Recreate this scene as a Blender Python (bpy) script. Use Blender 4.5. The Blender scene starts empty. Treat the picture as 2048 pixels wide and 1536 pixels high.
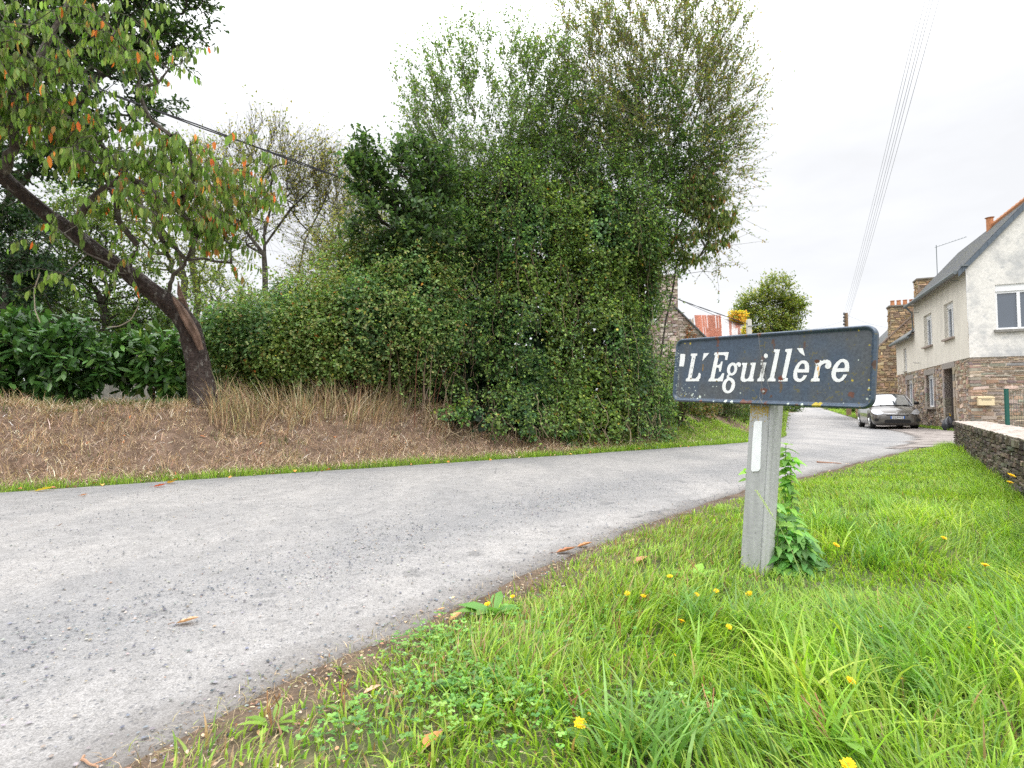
import bpy, math, random
import numpy as np
from mathutils import Vector, geometry

# ------------------------------------------------------------------ camera, sky, sun, exposure
SC = bpy.context.scene
COL = SC.collection
F = 1100.0; CZ = 0.78; PIT = math.atan(52/1100)
cam_d = bpy.data.cameras.new('camera'); cam = bpy.data.objects.new('camera', cam_d); COL.objects.link(cam)
cam_d.sensor_width = 36; cam_d.lens = 36*F/2048; cam_d.clip_start = 0.05; cam_d.clip_end = 3000
cam.location = (0, 0, CZ); cam.rotation_euler = (math.pi/2+PIT, 0, 0)
SC.camera = cam
SUN_EL, SUN_AZ = math.radians(52), math.radians(150)      # azimuth clockwise from +Y
wd = bpy.data.worlds.new('World'); SC.world = wd; wd.use_nodes = True
nt = wd.node_tree; nt.nodes.clear()
def N(t, typ, **kw):
    n = t.nodes.new(typ)
    for k, v in kw.items(): setattr(n, k, v)
    return n
def mathn(t, op, a=None, b=None, clamp=False):
    n = N(t, 'ShaderNodeMath', operation=op, use_clamp=clamp)
    for i, v in enumerate((a, b)):
        if v is None: continue
        if isinstance(v, (int, float)): n.inputs[i].default_value = v
        else: t.links.new(v, n.inputs[i])
    return n.outputs[0]
sky = N(nt, 'ShaderNodeTexSky', sky_type='NISHITA', sun_disc=False)
sky.sun_elevation = SUN_EL; sky.sun_rotation = SUN_AZ
tc = N(nt, 'ShaderNodeTexCoord'); sp = N(nt, 'ShaderNodeSeparateXYZ'); nt.links.new(tc.outputs['Generated'], sp.inputs[0])
zz = mathn(nt, 'MAXIMUM', sp.outputs[2], 0.0)
zr0 = N(nt, 'ShaderNodeMapRange', interpolation_type='SMOOTHSTEP'); nt.links.new(zz, zr0.inputs[0])
for k_, v_ in zip((1, 2, 3, 4), (.38, .85, 9.0, 39.0)): zr0.inputs[k_].default_value = v_
cie = zr0.outputs[0]      # overcast sky brightens towards the zenith
mp = N(nt, 'ShaderNodeMapping'); mp.inputs['Scale'].default_value = (1.2, 1.2, 3.6); nt.links.new(tc.outputs['Generated'], mp.inputs[0])
cn = N(nt, 'ShaderNodeTexNoise'); cn.inputs['Scale'].default_value = 1.7; cn.inputs['Detail'].default_value = 5; cn.inputs['Roughness'].default_value = .55
nt.links.new(mp.outputs[0], cn.inputs['Vector'])
cr = N(nt, 'ShaderNodeMapRange'); cr.inputs[1].default_value = .35; cr.inputs[2].default_value = .68; cr.inputs[3].default_value = 0.89; cr.inputs[4].default_value = 1.05
nt.links.new(cn.outputs[0], cr.inputs[0])
cv = mathn(nt, 'MULTIPLY', cie, cr.outputs[0])
cc = N(nt, 'ShaderNodeCombineColor')
nt.links.new(mathn(nt, 'MULTIPLY', cv, .985), cc.inputs[0]); nt.links.new(mathn(nt, 'MULTIPLY', cv, .995), cc.inputs[1]); nt.links.new(mathn(nt, 'MULTIPLY', cv, 1.02), cc.inputs[2])
mx = N(nt, 'ShaderNodeMix', data_type='RGBA'); mx.inputs[0].default_value = .94
nt.links.new(sky.outputs[0], mx.inputs[6]); nt.links.new(cc.outputs[0], mx.inputs[7])
bg = N(nt, 'ShaderNodeBackground'); bg.inputs[1].default_value = 0.1; nt.links.new(mx.outputs[2], bg.inputs[0])
wo = N(nt, 'ShaderNodeOutputWorld'); nt.links.new(bg.outputs[0], wo.inputs[0])
sl = bpy.data.lights.new('sun', 'SUN'); sl.energy = 1.3; sl.angle = math.radians(14); sl.color = (1, .96, .9)
so = bpy.data.objects.new('sun', sl); COL.objects.link(so)
sd = Vector((math.sin(SUN_AZ)*math.cos(SUN_EL), math.cos(SUN_AZ)*math.cos(SUN_EL), math.sin(SUN_EL)))
so.rotation_euler = sd.to_track_quat('Z', 'Y').to_euler()
SC.view_settings.view_transform = 'Standard'; SC.view_settings.look = 'None'; SC.view_settings.exposure = 0.3; SC.view_settings.gamma = 1
SC.cycles.max_bounces = 6; SC.cycles.transparent_max_bounces = 8; SC.cycles.diffuse_bounces = 4; SC.cycles.glossy_bounces = 3
SC.cycles.use_denoising = False
SC.cycles.sample_clamp_indirect = 6

# ------------------------------------------------------------------ helpers
rs = np.random.RandomState(7); random.seed(5)
def ray(px, py):
    u = (px-1024)/F; v = (768-py)/F
    return np.array([u, math.cos(PIT)-v*math.sin(PIT), math.sin(PIT)+v*math.cos(PIT)])
def at(px, py, Y):
    r = ray(px, py); return np.array([0, 0, CZ])+r*(Y/r[1])
def G(px, py, z=0.0):
    r = ray(px, py); return np.array([0, 0, CZ])+r*((z-CZ)/r[2])
def unit(a): return a/np.maximum(np.linalg.norm(a, axis=-1, keepdims=True), 1e-9)
def ss(a, b, x):
    t = np.clip((x-a)/(b-a), 0, 1); return t*t*(3-2*t)
def vnoise(p, s=0.0):
    p = np.asarray(p, float); i = np.floor(p); f = p-i; f = f*f*(3-2*f); out = 0
    for dx in (0, 1):
        for dy in (0, 1):
            for dz in (0, 1):
                q = i+np.array([dx, dy, dz])
                h = np.sin(q[..., 0]*127.1+q[..., 1]*311.7+q[..., 2]*74.7+s*53.1)*43758.5453
                h = h-np.floor(h)
                w = (f[..., 0] if dx else 1-f[..., 0])*(f[..., 1] if dy else 1-f[..., 1])*(f[..., 2] if dz else 1-f[..., 2])
                out = out+h*w
    return out
def vn2(x, y, sc, s=0.0):
    return vnoise(np.stack([x*sc, y*sc, np.zeros_like(x)+.5], -1), s)

class M:      # collects geometry, links ONE mesh object
    def __init__(s): s.V = []; s.Q = []; s.T = []; s.QC = []; s.TC = []; s.n = 0
    def add(s, V, Q=None, T=None, c=None):
        V = np.asarray(V, float).reshape(-1, 3)
        for A, L, C in ((Q, s.Q, s.QC), (T, s.T, s.TC)):
            if A is None or len(A) == 0: continue
            A = np.asarray(A, int); L.append(A+s.n)
            cc_ = np.ones((len(A), 3))*.5 if c is None else np.asarray(c, float)
            if cc_.ndim == 1: cc_ = np.tile(cc_, (len(A), 1))
            C.append(cc_)
        s.V.append(V); s.n += len(V); return s
    def box(s, x0, x1, y0, y1, z0, z1, c=None):
        V = [(x, y, z) for z in (z0, z1) for (x, y) in ((x0, y0), (x1, y0), (x1, y1), (x0, y1))]
        return s.add(V, [(3, 2, 1, 0), (4, 5, 6, 7), (0, 1, 5, 4), (1, 2, 6, 5), (2, 3, 7, 6), (3, 0, 4, 7)], c=c)
    def tube(s, pts, r, n=8, c=None, cap=True, rad=None):
        pts = np.asarray(pts, float); K = len(pts)
        r = np.ones(K)*r if np.ndim(r) == 0 else np.asarray(r, float)
        t = unit(np.gradient(pts, axis=0)); up = np.array([0, 0, 1.]) if abs(t[0, 2]) < .9 else np.array([1., 0, 0])
        a = unit(np.cross(t, up)); b = np.cross(t, a)
        th = np.arange(n)*2*math.pi/n
        ring = (np.cos(th)[None, :, None]*a[:, None]+np.sin(th)[None, :, None]*b[:, None])*r[:, None, None]
        if rad is not None: ring = ring*rad[:, :, None]
        V = (pts[:, None]+ring).reshape(-1, 3)
        i, j = np.meshgrid(np.arange(K-1), np.arange(n), indexing='ij'); j2 = (j+1) % n
        Q = np.stack([i*n+j, i*n+j2, (i+1)*n+j2, (i+1)*n+j], -1).reshape(-1, 4)
        if not cap: return s.add(V, Q, c=c)
        j = np.arange(n); T = np.concatenate([np.stack([j, (j+1) % n, np.full(n, K*n)], -1), np.stack([(K-1)*n+j, (K-1)*n+(j+1) % n, np.full(n, K*n+1)], -1)])
        s.add(np.vstack([V, pts[0], pts[-1]]), Q, T, c=c)
        return s
    def poly(s, outline, hole=None, f=None, c=None):     # filled 2D outline mapped by f to 3D
        ls = [[Vector((p[0], p[1], 0)) for p in outline]]
        if hole is not None: ls.append([Vector((p[0], p[1], 0)) for p in hole])
        tri = geometry.tessellate_polygon(ls)
        P = [p for l in ls for p in l]
        return s.add([f(p.x, p.y) for p in P], T=[tuple(t) for t in tri], c=c)
    def build(s, name, mat, parent=None, off=None, smooth=False):
        V = np.vstack(s.V)
        if off is not None: V = V-np.asarray(off)
        Q = np.vstack(s.Q) if s.Q else np.zeros((0, 4), int); T = np.vstack(s.T) if s.T else np.zeros((0, 3), int)
        me = bpy.data.meshes.new(name); nl = len(Q)*4+len(T)*3
        me.vertices.add(len(V)); me.vertices.foreach_set('co', V.astype(np.float32).ravel())
        me.loops.add(nl); me.loops.foreach_set('vertex_index', np.concatenate([Q.ravel(), T.ravel()]).astype(np.int32))
        me.polygons.add(len(Q)+len(T))
        st = np.concatenate([np.arange(len(Q))*4, len(Q)*4+np.arange(len(T))*3]).astype(np.int32)
        me.polygons.foreach_set('loop_start', st)
        me.polygons.foreach_set('use_smooth', np.full(len(st), bool(smooth)))
        C = np.vstack(s.QC+s.TC) if (s.QC or s.TC) else np.zeros((0, 3))
        at_ = me.attributes.new('col', 'FLOAT_COLOR', 'FACE')
        at_.data.foreach_set('color', np.hstack([np.clip(C, 0, 1), np.ones((len(C), 1))]).astype(np.float32).ravel())
        me.update(calc_edges=True); me.validate()
        me.materials.append(mat)
        o = bpy.data.objects.new(name, me); COL.objects.link(o)
        if parent is not None: o.parent = parent
        return o
def tag(o, label=None, cat=None, group=None, kind=None):
    for k, v in (('label', label), ('category', cat), ('group', group), ('kind', kind)):
        if v: o[k] = v
    return o
def thing(name, label, cat, loc=(0, 0, 0), rz=0.0, group=None):
    o = bpy.data.objects.new(name, None); COL.objects.link(o); o.empty_display_size = .1
    o.location = tuple(float(v) for v in loc); o.rotation_euler = (0, 0, rz)
    return tag(o, label, cat, group)

# ---- materials
def mat(name, base=(.5, .5, .5), rough=.7, spec=.4, metal=0.0, attr=False, noise=None, bump=None, trans=0.0, coat=0.0, ior=None):
    m = bpy.data.materials.new(name); m.use_nodes = True; t = m.node_tree; b = t.nodes['Principled BSDF']
    b.inputs['Roughness'].default_value = rough; b.inputs['Specular IOR Level'].default_value = spec; b.inputs['Metallic'].default_value = metal
    b.inputs['Coat Weight'].default_value = coat
    if ior: b.inputs['IOR'].default_value = ior
    tcn = N(t, 'ShaderNodeTexCoord'); src = None
    if attr:
        a = N(t, 'ShaderNodeAttribute', attribute_name='col'); src = a.outputs['Color']
    else:
        b.inputs['Base Color'].default_value = (*base, 1)
        rg = N(t, 'ShaderNodeRGB'); rg.outputs[0].default_value = (*base, 1); src = rg.outputs[0]
    for nz in (noise or []):       # (scale, detail, lo, hi, colour or None, stretch)
        sc, det, lo, hi, colr = nz[:5]; st = nz[5] if len(nz) > 5 else (1, 1, 1)
        mpn = N(t, 'ShaderNodeMapping'); mpn.inputs['Scale'].default_value = st; t.links.new(tcn.outputs['Object'], mpn.inputs[0])
        n = N(t, 'ShaderNodeTexNoise'); n.inputs['Scale'].default_value = sc; n.inputs['Detail'].default_value = det; n.inputs['Roughness'].default_value = .6
        t.links.new(mpn.outputs[0], n.inputs['Vector'])
        r = N(t, 'ShaderNodeMapRange'); t.links.new(n.outputs[0], r.inputs[0])
        mxn = N(t, 'ShaderNodeMix', data_type='RGBA')
        if colr is None:           # multiply brightness lo..hi
            r.inputs[1].default_value = .3; r.inputs[2].default_value = .7; r.inputs[3].default_value = lo; r.inputs[4].default_value = hi
            mxn.blend_type = 'MULTIPLY'; mxn.inputs[0].default_value = 1
            t.links.new(src, mxn.inputs[6]); t.links.new(r.outputs[0], mxn.inputs[7])
        else:                      # blend towards a colour where the noise is between lo and hi
            r.inputs[1].default_value = lo; r.inputs[2].default_value = hi
            t.links.new(r.outputs[0], mxn.inputs[0]); t.links.new(src, mxn.inputs[6]); mxn.inputs[7].default_value = (*colr, 1)
        src = mxn.outputs[2]
    t.links.new(src, b.inputs['Base Color'])
    if bump:
        n = N(t, 'ShaderNodeTexNoise'); n.inputs['Scale'].default_value = bump[0]; n.inputs['Detail'].default_value = 6
        t.links.new(tcn.outputs['Object'], n.inputs['Vector'])
        bp = N(t, 'ShaderNodeBump'); bp.inputs['Strength'].default_value = bump[1]; bp.inputs['Distance'].default_value = bump[2]
        t.links.new(n.outputs[0], bp.inputs['Height']); t.links.new(bp.outputs[0], b.inputs['Normal'])
    if trans > 0:
        tr = N(t, 'ShaderNodeBsdfTranslucent'); ml = N(t, 'ShaderNodeMix', data_type='RGBA', blend_type='MULTIPLY'); ml.inputs[0].default_value = 1
        ml.inputs[7].default_value = (1.25, 1.3, .7, 1); t.links.new(src, ml.inputs[6]); t.links.new(ml.outputs[2], tr.inputs[0])
        ms = N(t, 'ShaderNodeMixShader'); ms.inputs[0].default_value = trans
        t.links.new(b.outputs[0], ms.inputs[1]); t.links.new(tr.outputs[0], ms.inputs[2])
        t.links.new(ms.outputs[0], t.nodes['Material Output'].inputs[0])
    return m
LEAF = mat('leaf', attr=True, rough=.5, spec=.35, trans=.46)
GLOSSLEAF = mat('glossy_leaf', attr=True, rough=.32, spec=.5, trans=.2)
GRASS = mat('grass_blade', attr=True, rough=.42, spec=.4, trans=.48)
STRAW = mat('straw', attr=True, rough=.8, spec=.2, trans=.15)
BARK = mat('bark', (.085, .07, .06), rough=.9, spec=.15, noise=[(9, 5, .45, .62, (.16, .15, .13)), (30, 4, .6, 1.25, None)], bump=(40, .6, .01))
CHERRYBARK = mat('cherry_bark', (.04, .028, .024), rough=.8, spec=.3, noise=[(9, 7, .56, .68, (.15, .14, .125), (1.6, 1.6, .8)), (22, 5, .45, 1.6, None, (1.5, 1.5, .5))], bump=(24, 1.0, .04))
PALEBARK = mat('grey_bark', (.15, .13, .11), rough=.9, spec=.15, noise=[(8, 5, .45, .65, (.16, .17, .10)), (30, 4, .7, 1.2, None)])
TWIG = mat('twig', attr=True, rough=.85, spec=.15)
STONE = mat('stone', attr=True, rough=.9, spec=.2, noise=[(14, 5, .72, 1.25, None), (60, 3, .85, 1.12, None)], bump=(30, .5, .01))

# ------------------------------------------------------------------ layout curves (world metres)
def smoothline(P, step=.25, it=3):
    P = np.asarray(P, float)
    for _ in range(it):
        Q = [P[0]]
        for a, b in zip(P[:-1], P[1:]): Q += [a*.75+b*.25, a*.25+b*.75]
        Q.append(P[-1]); P = np.array(Q)
    d = np.r_[0, np.cumsum(np.linalg.norm(np.diff(P, axis=0), axis=1))]
    s_ = np.arange(0, d[-1], step); return np.stack([np.interp(s_, d, P[:, k]) for k in (0, 1)], -1)
LEFT = smoothline([(-17, -4.1), (-10.5, .9), (-4.76, 5.2), (-1.16, 7.9), (2.4, 10.55), (5.72, 13.27), (8.4, 16.8), (10.5, 21.2), (15.6, 31.3), (27.6, 55), (39.8, 79), (60, 119)])
RIGHT = smoothline([(-6.5, -7.2), (-3.0, -2.1), (-1.5, .25), (-.85, 1.25), (-.66, 1.62), (-.24, 2.19), (.53, 3.34), (2.16, 5.25), (3.34, 6.41), (5.17, 8.23), (7.91, 10.92), (9.6, 12.6), (12.0, 15.6), (14.5, 19.4), (16.6, 23.6), (19.4, 29.2), (31.4, 53), (43.6, 77), (63.8, 117)], .12)
def sd_exact(P, L):
    out = np.empty(len(P)); step = np.linalg.norm(np.diff(L, axis=0), axis=1).max(); midp = (L[:-1]+L[1:])/2
    for k in range(0, len(P), 600):
        p = P[k:k+600]; c = p.mean(0); rad = np.sqrt(((p-c)**2).sum(1).max()); dm = np.sqrt(((midp-c)**2).sum(1)); ix = np.where(dm <= dm.min()+2*rad+step)[0]
        a = L[ix]; ab = L[ix+1]-a; l2 = (ab**2).sum(1); q = p[:, None]; t = np.clip(((q-a)*ab).sum(-1)/l2, 0, 1); dv = q-(a+t[..., None]*ab)
        d2 = (dv**2).sum(-1); i = d2.argmin(1); r = np.arange(len(i)); cr_ = ab[i, 0]*dv[r, i, 1]-ab[i, 1]*dv[r, i, 0]; out[k:k+600] = np.sqrt(d2[r, i])*np.sign(cr_)
    return out
TABS = {}
def sdist(P, L):
    P = np.asarray(P, float).reshape(-1, 2); key = id(L)
    if key not in TABS:
        T = []
        for (x0, x1, y0, y1, st) in ((-13, 13, -1, 17, .06), (-70, 120, -70, 140, .8)):
            nx_ = int((x1-x0)/st)//20*20+20; ny_ = int((y1-y0)/st)//20*20+20; X_, Y_ = np.meshgrid(x0+np.arange(nx_)*st, y0+np.arange(ny_)*st, indexing='ij')
            B = np.stack([X_, Y_], -1).reshape(nx_//20, 20, ny_//20, 20, 2).transpose(0, 2, 1, 3, 4).reshape(-1, 400, 2)
            v = np.concatenate([sd_exact(b, L) for b in B]).reshape(nx_//20, ny_//20, 20, 20).transpose(0, 2, 1, 3).reshape(nx_, ny_); T.append((x0, y0, st, nx_, ny_, v))
        TABS[key] = T
    out = np.empty(len(P)); left = np.ones(len(P), bool)
    for (x0, y0, st, nx_, ny_, v) in TABS[key]:
        fx = (P[:, 0]-x0)/st; fy = (P[:, 1]-y0)/st; ok = left & (fx >= 0) & (fy >= 0) & (fx < nx_-1) & (fy < ny_-1)
        ix = fx[ok].astype(int); iy = fy[ok].astype(int); a = fx[ok]-ix; b = fy[ok]-iy
        out[ok] = v[ix, iy]*(1-a)*(1-b)+v[ix+1, iy]*a*(1-b)+v[ix, iy+1]*(1-a)*b+v[ix+1, iy+1]*a*b; left &= ~ok
    if left.any(): out[left] = sd_exact(P[left], L)
    return out
def lz(P):      # slow land shape
    Y = P[:, 1]; X = P[:, 0]
    return -.08*ss(11, 20, Y)*(1-ss(26, 36, Y))+.0205*np.clip(Y-31, 0, 55)*1.0
def gz(P, full=False):
    P = np.asarray(P, float).reshape(-1, 2)
    n = sdist(P, LEFT); m = -sdist(P, RIGHT)
    z = lz(P)
    far = 1-ss(16, 26, P[:, 1])*.55
    bank = ss(.30, 2.25, n)*.80*far
    nz = vn2(P[:, 0], P[:, 1], 1.6, 3)-.5; n2 = vn2(P[:, 0], P[:, 1], 3.7, 9)-.5
    z = z+bank+(nz*.20+n2*.14+(vn2(P[:, 0], P[:, 1], 7.5, 19)-.5)*.05)*ss(.3, 1.0, n)+ss(2.3, 12, n)*.25*far
    z = z+ss(0.03, .5, m)*.03+ss(0.1, .6, m)*(nz*.06+n2*.03)*(1-ss(10, 12, P[:, 1]))
    return (z, n, m) if full else z
def gp(x, y): return float(gz([(x, y)])[0])
def visible(P, pad=90):       # keep only what the camera or a nearby viewpoint could see
    u = P[:, 0]/np.maximum(P[:, 1], .05)*F+1024
    return (P[:, 1] > .6) & (u > -pad-60) & (u < 2048+pad+60)

# ------------------------------------------------------------------ ground sheet
def axis(neg, pos, fine):
    a = list(np.arange(-fine[0], fine[1]+1e-6, .085)); s_ = .085; x = a[-1]
    while x < pos: s_ *= 1.12; x += s_; a.append(x)
    s_ = .085; x = a[0]
    while x > -neg: s_ *= 1.12; x -= s_; a.insert(0, x)
    return np.array(a)
gx = axis(420, 420, (9, 11)); gy = axis(60, 700, (0, 14))
GX, GY = np.meshgrid(gx, gy, indexing='xy'); PP = np.stack([GX.ravel(), GY.ravel()], -1)
z, n, m = gz(PP, True)
onroad = (n < -.35) & (m < -.35)
z = np.where(onroad, z-.03, z)
nx, ny = len(gx), len(gy)
i, j = np.meshgrid(np.arange(nx-1), np.arange(ny-1), indexing='xy')
Q = np.stack([j*nx+i, j*nx+i+1, (j+1)*nx+i+1, (j+1)*nx+i], -1).reshape(-1, 4)
fc = PP[Q].mean(1); fn = n[Q].mean(1); fm = m[Q].mean(1)
soil = np.array([.115, .085, .062]); green = np.array([.045, .075, .022]); strawc = np.array([.15, .105, .078]); garden = np.array([.06, .085, .03])
c = np.tile(green, (len(Q), 1))*.75+soil*.4
k = (ss(.2, .5, fn)*(1-ss(2.2, 3.2, fn)))[:, None]; c = c*(1-k)+strawc*k
k = ss(2.2, 3.2, fn)[:, None]; c = c*(1-k)+garden*k
k = ((1-ss(.03, .5, fm))*(fm > -.3))[:, None]; c = c*(1-k)+soil*k
k = ((1-ss(1.4, 2.3, fc[:, 1]+fm*1.4))*(fm > -.3))[:, None]; c = c*(1-k*.4)+soil*k*.4
g = M().add(np.column_stack([PP, z]), Q, c=c)
GROUND = mat('ground_soil', attr=True, rough=.95, spec=.1, noise=[(5, 6, .6, 1.35, None), (60, 4, .65, 1.3, None)], bump=(45, .7, .02))
tag(g.build('ground', GROUND, smooth=True), kind='structure')

# ------------------------------------------------------------------ road and driveway
def resample(L, K):
    d = np.r_[0, np.cumsum(np.linalg.norm(np.diff(L, axis=0), axis=1))]
    s_ = d[-1]*np.linspace(0, 1, K); return np.stack([np.interp(s_, d, L[:, k]) for k in (0, 1)], -1)
def matched(K=420):
    # for each point on the right edge find the nearest left edge point, made monotonic
    R = RIGHT[::2]; idx = []
    for p in R: idx.append(int(((LEFT-p)**2).sum(1).argmin()))
    idx = np.maximum.accumulate(idx); t = np.convolve(np.pad(idx.astype(float), 12, mode='edge'), np.ones(25)/25, 'valid')
    Lp = np.stack([np.interp(t, np.arange(len(LEFT)), LEFT[:, k]) for k in (0, 1)], -1); return Lp, R
Lp, Rp = matched()
K = len(Lp); W_ = 16; tt = np.linspace(0, 1, W_)
edge_j = (vn2(Rp[:, 0], Rp[:, 1], 3.0, 4)-.5)*.14+(vn2(Rp[:, 0], Rp[:, 1], 11.0, 5)-.5)*.06
edge_l = (vn2(Lp[:, 0], Lp[:, 1], 2.0, 14)-.5)*.10
dv = unit(Rp-Lp); Rj = Rp+dv*edge_j[:, None]; Lj = Lp+dv*edge_l[:, None]
RP = Lj[:, None]*(1-tt)[None, :, None]+Rj[:, None]*tt[None, :, None]
rp = RP.reshape(-1, 2)
rz_ = lz(rp)+.009+ (np.tile(np.sin(tt*math.pi), K))*.025*0
V = np.column_stack([rp, rz_])
i, j = np.meshgrid(np.arange(K-1), np.arange(W_-1), indexing='ij')
Q = np.stack([i*W_+j, i*W_+j+1, (i+1)*W_+j+1, (i+1)*W_+j], -1).reshape(-1, 4)
def road_mat():
    m = bpy.data.materials.new('asphalt'); m.use_nodes = True; t = m.node_tree; b = t.nodes['Principled BSDF']
    b.inputs['Roughness'].default_value = .85; b.inputs['Specular IOR Level'].default_value = .3
    tc = N(t, 'ShaderNodeTexCoord')
    def noise(sc, det=4, st=(1, 1, 1), rot=0):
        mpn = N(t, 'ShaderNodeMapping'); mpn.inputs['Scale'].default_value = st; mpn.inputs['Rotation'].default_value = (0, 0, rot)
        t.links.new(tc.outputs['Object'], mpn.inputs[0])
        n = N(t, 'ShaderNodeTexNoise'); n.inputs['Scale'].default_value = sc; n.inputs['Detail'].default_value = det; n.inputs['Roughness'].default_value = .6
        t.links.new(mpn.outputs[0], n.inputs['Vector']); return n.outputs[0]
    def rng(x, a, b_, lo, hi):
        r = N(t, 'ShaderNodeMapRange'); t.links.new(x, r.inputs[0])
        for k, v in zip((1, 2, 3, 4), (a, b_, lo, hi)): r.inputs[k].default_value = v
        return r.outputs[0]
    def mix(f, a, b_, mode='MIX'):
        x = N(t, 'ShaderNodeMix', data_type='RGBA', blend_type=mode)
        for s_, v in ((0, f), (6, a), (7, b_)):
            if isinstance(v, tuple): x.inputs[s_].default_value = (*v, 1)
            elif isinstance(v, (int, float)): x.inputs[s_].default_value = v
            else: t.links.new(v, x.inputs[s_])
        return x.outputs[2]
    dr = N(t, 'ShaderNodeAttribute', attribute_name='dr').outputs['Fac']
    dl = N(t, 'ShaderNodeAttribute', attribute_name='dl').outputs['Fac']
    base = mix(rng(noise(1.1, 5, (1, .35, 1), -.93), .3, .7, 0, 1), (.20, .196, .194), (.31, .295, .28))
    base = mix(1.0, base, rng(noise(7, 5), .3, .7, .86, 1.13), 'MULTIPLY')
    base = mix(1.0, base, rng(noise(190, 3), .3, .7, .62, 1.36), 'MULTIPLY')
    base = mix(1.0, base, rng(noise(38, 4), .35, .65, .88, 1.1), 'MULTIPLY')
    # smooth dark strip near the far edge
    far = mathn(t, 'MULTIPLY', rng(dl, .15, .75, 1, 0), rng(noise(2.5, 3), .35, .6, .3, .8))
    base = mix(far, base, (.15, .15, .155))
    # exposed dark stone chips: voronoi cells, denser in the loose band and close to the edge
    band = N(t, 'ShaderNodeMath', operation='ABSOLUTE'); t.links.new(mathn(t, 'SUBTRACT', dr, 1.0), band.inputs[0])
    bandm = rng(mathn(t, 'ADD', band.outputs[0], mathn(t, 'MULTIPLY', noise(2.2, 4), .9)), .45, 1.15, 1, 0)
    v = N(t, 'ShaderNodeTexVoronoi'); v.inputs['Scale'].default_value = 110; t.links.new(tc.outputs['Object'], v.inputs['Vector'])
    sepc = N(t, 'ShaderNodeSeparateColor'); t.links.new(v.outputs['Color'], sepc.inputs[0])
    th = mathn(t, 'ADD', mathn(t, 'MULTIPLY', bandm, .42), .24)
    isch = mathn(t, 'LESS_THAN', sepc.outputs[0], th)
    inside = rng(v.outputs['Distance'], .38, .56, 1, 0)
    chip = mathn(t, 'MULTIPLY', isch, inside)
    chipcol = mix(sepc.outputs[1], (.075, .082, .098), (.36, .34, .31))
    base = mix(mathn(t, 'MULTIPLY', chip, .68), base, chipcol)
    base = mix(mathn(t, 'MULTIPLY', bandm, .35), base, (.15, .155, .165))
    # damp patches
    dampm = mathn(t, 'MULTIPLY', rng(noise(3.1, 4), .60, .66, 0, .6), rng(dr, .25, 1.3, 1, 0))
    base = mix(dampm, base, (.07, .07, .072))
    edge = rng(mathn(t, 'ADD', dr, mathn(t, 'MULTIPLY', noise(6, 4), .24)), .12, .32, .65, 0)
    base = mix(edge, base, (.105, .092, .082))
    # tar seams: long thin wandering cracks
    ck = N(t, 'ShaderNodeTexVoronoi', feature='DISTANCE_TO_EDGE'); ck.inputs['Scale'].default_value = .42; mpk = N(t, 'ShaderNodeMapping'); t.links.new(tc.outputs['Object'], mpk.inputs[0])
    addn = N(t, 'ShaderNodeMix', data_type='RGBA'); addn.inputs[0].default_value = .25; nzc = N(t, 'ShaderNodeTexNoise'); nzc.inputs['Scale'].default_value = 2.4; nzc.inputs['Detail'].default_value = 6; t.links.new(mpk.outputs[0], addn.inputs[6]); t.links.new(nzc.outputs['Color'], addn.inputs[7]); t.links.new(addn.outputs[2], ck.inputs['Vector'])
    crk = mathn(t, 'MULTIPLY', rng(ck.outputs['Distance'], .0015, .004, .45, 0), rng(noise(.9, 3), .5, .6, 0, 1)); base = mix(crk, base, (.06, .06, .062))
    t.links.new(base, b.inputs['Base Color'])
    h = mathn(t, 'ADD', mathn(t, 'MULTIPLY', chip, 1.0), mathn(t, 'MULTIPLY', noise(170, 3), .8))
    bp = N(t, 'ShaderNodeBump'); bp.inputs['Strength'].default_value = .55; bp.inputs['Distance'].default_value = .006
    t.links.new(h, bp.inputs['Height']); t.links.new(bp.outputs[0], b.inputs['Normal'])
    return m
Vg = V.reshape(K, W_, 3); o0 = unit(np.r_[(Lj-Rj)])*.05; sk = lambda e, sg: np.column_stack([e[:, :2]+o0*sg, e[:, 2]-.05])
rmesh = M().add(V, Q)
for e, sg in ((Vg[:, 0], 1), (Vg[:, -1], -1)):
    rmesh.add(np.vstack([e, sk(e, sg)]), [(a, a+1, K+a+1, K+a) if sg > 0 else (a, K+a, K+a+1, a+1) for a in range(K-1)])
rp = np.vstack(rmesh.V)[:, :2]
road = rmesh.build('road', road_mat(), smooth=True); tag(road, kind='structure')
for nm, arr in (('dr', -(-sdist(rp, RIGHT))), ('dl', -sdist(rp, LEFT))):
    a_ = road.data.attributes.new(nm, 'FLOAT', 'POINT'); a_.data.foreach_set('value', arr.astype(np.float32))
# driveway in front of the house
DRV = mat('driveway_gravel', (.27, .24, .22), rough=.95, spec=.15, noise=[(.9, 5, .50, .60, (.11, .095, .085), (1, 3, 1)), (5, 5, .75, 1.2, None), (70, 3, .7, 1.3, None)], bump=(60, .6, .02))
xs = np.arange(6.5, 24, .35); ys = np.arange(10.2, 36, .35); X_, Y_ = np.meshgrid(xs, ys); dp = np.stack([X_.ravel(), Y_.ravel()], -1)
zz_ = lz(dp)+.008; nx = len(xs); i, j = np.meshgrid(np.arange(nx-1), np.arange(len(ys)-1), indexing='xy')
Q = np.stack([j*nx+i, j*nx+i+1, (j+1)*nx+i+1, (j+1)*nx+i], -1).reshape(-1, 4); mm = -sdist(dp, RIGHT)[Q].mean(1); cc_ = dp[Q].mean(1)
limit = 11.05+(cc_[:, 0]-8)*.32+(vn2(cc_[:, 0], cc_[:, 1], 1.5, 2)-.5)*.5
keep = (mm > -.4) & (cc_[:, 1] > limit) & (mm < 8) & (cc_[:, 1] < 34)
zlift = gz(dp)+.02
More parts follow.
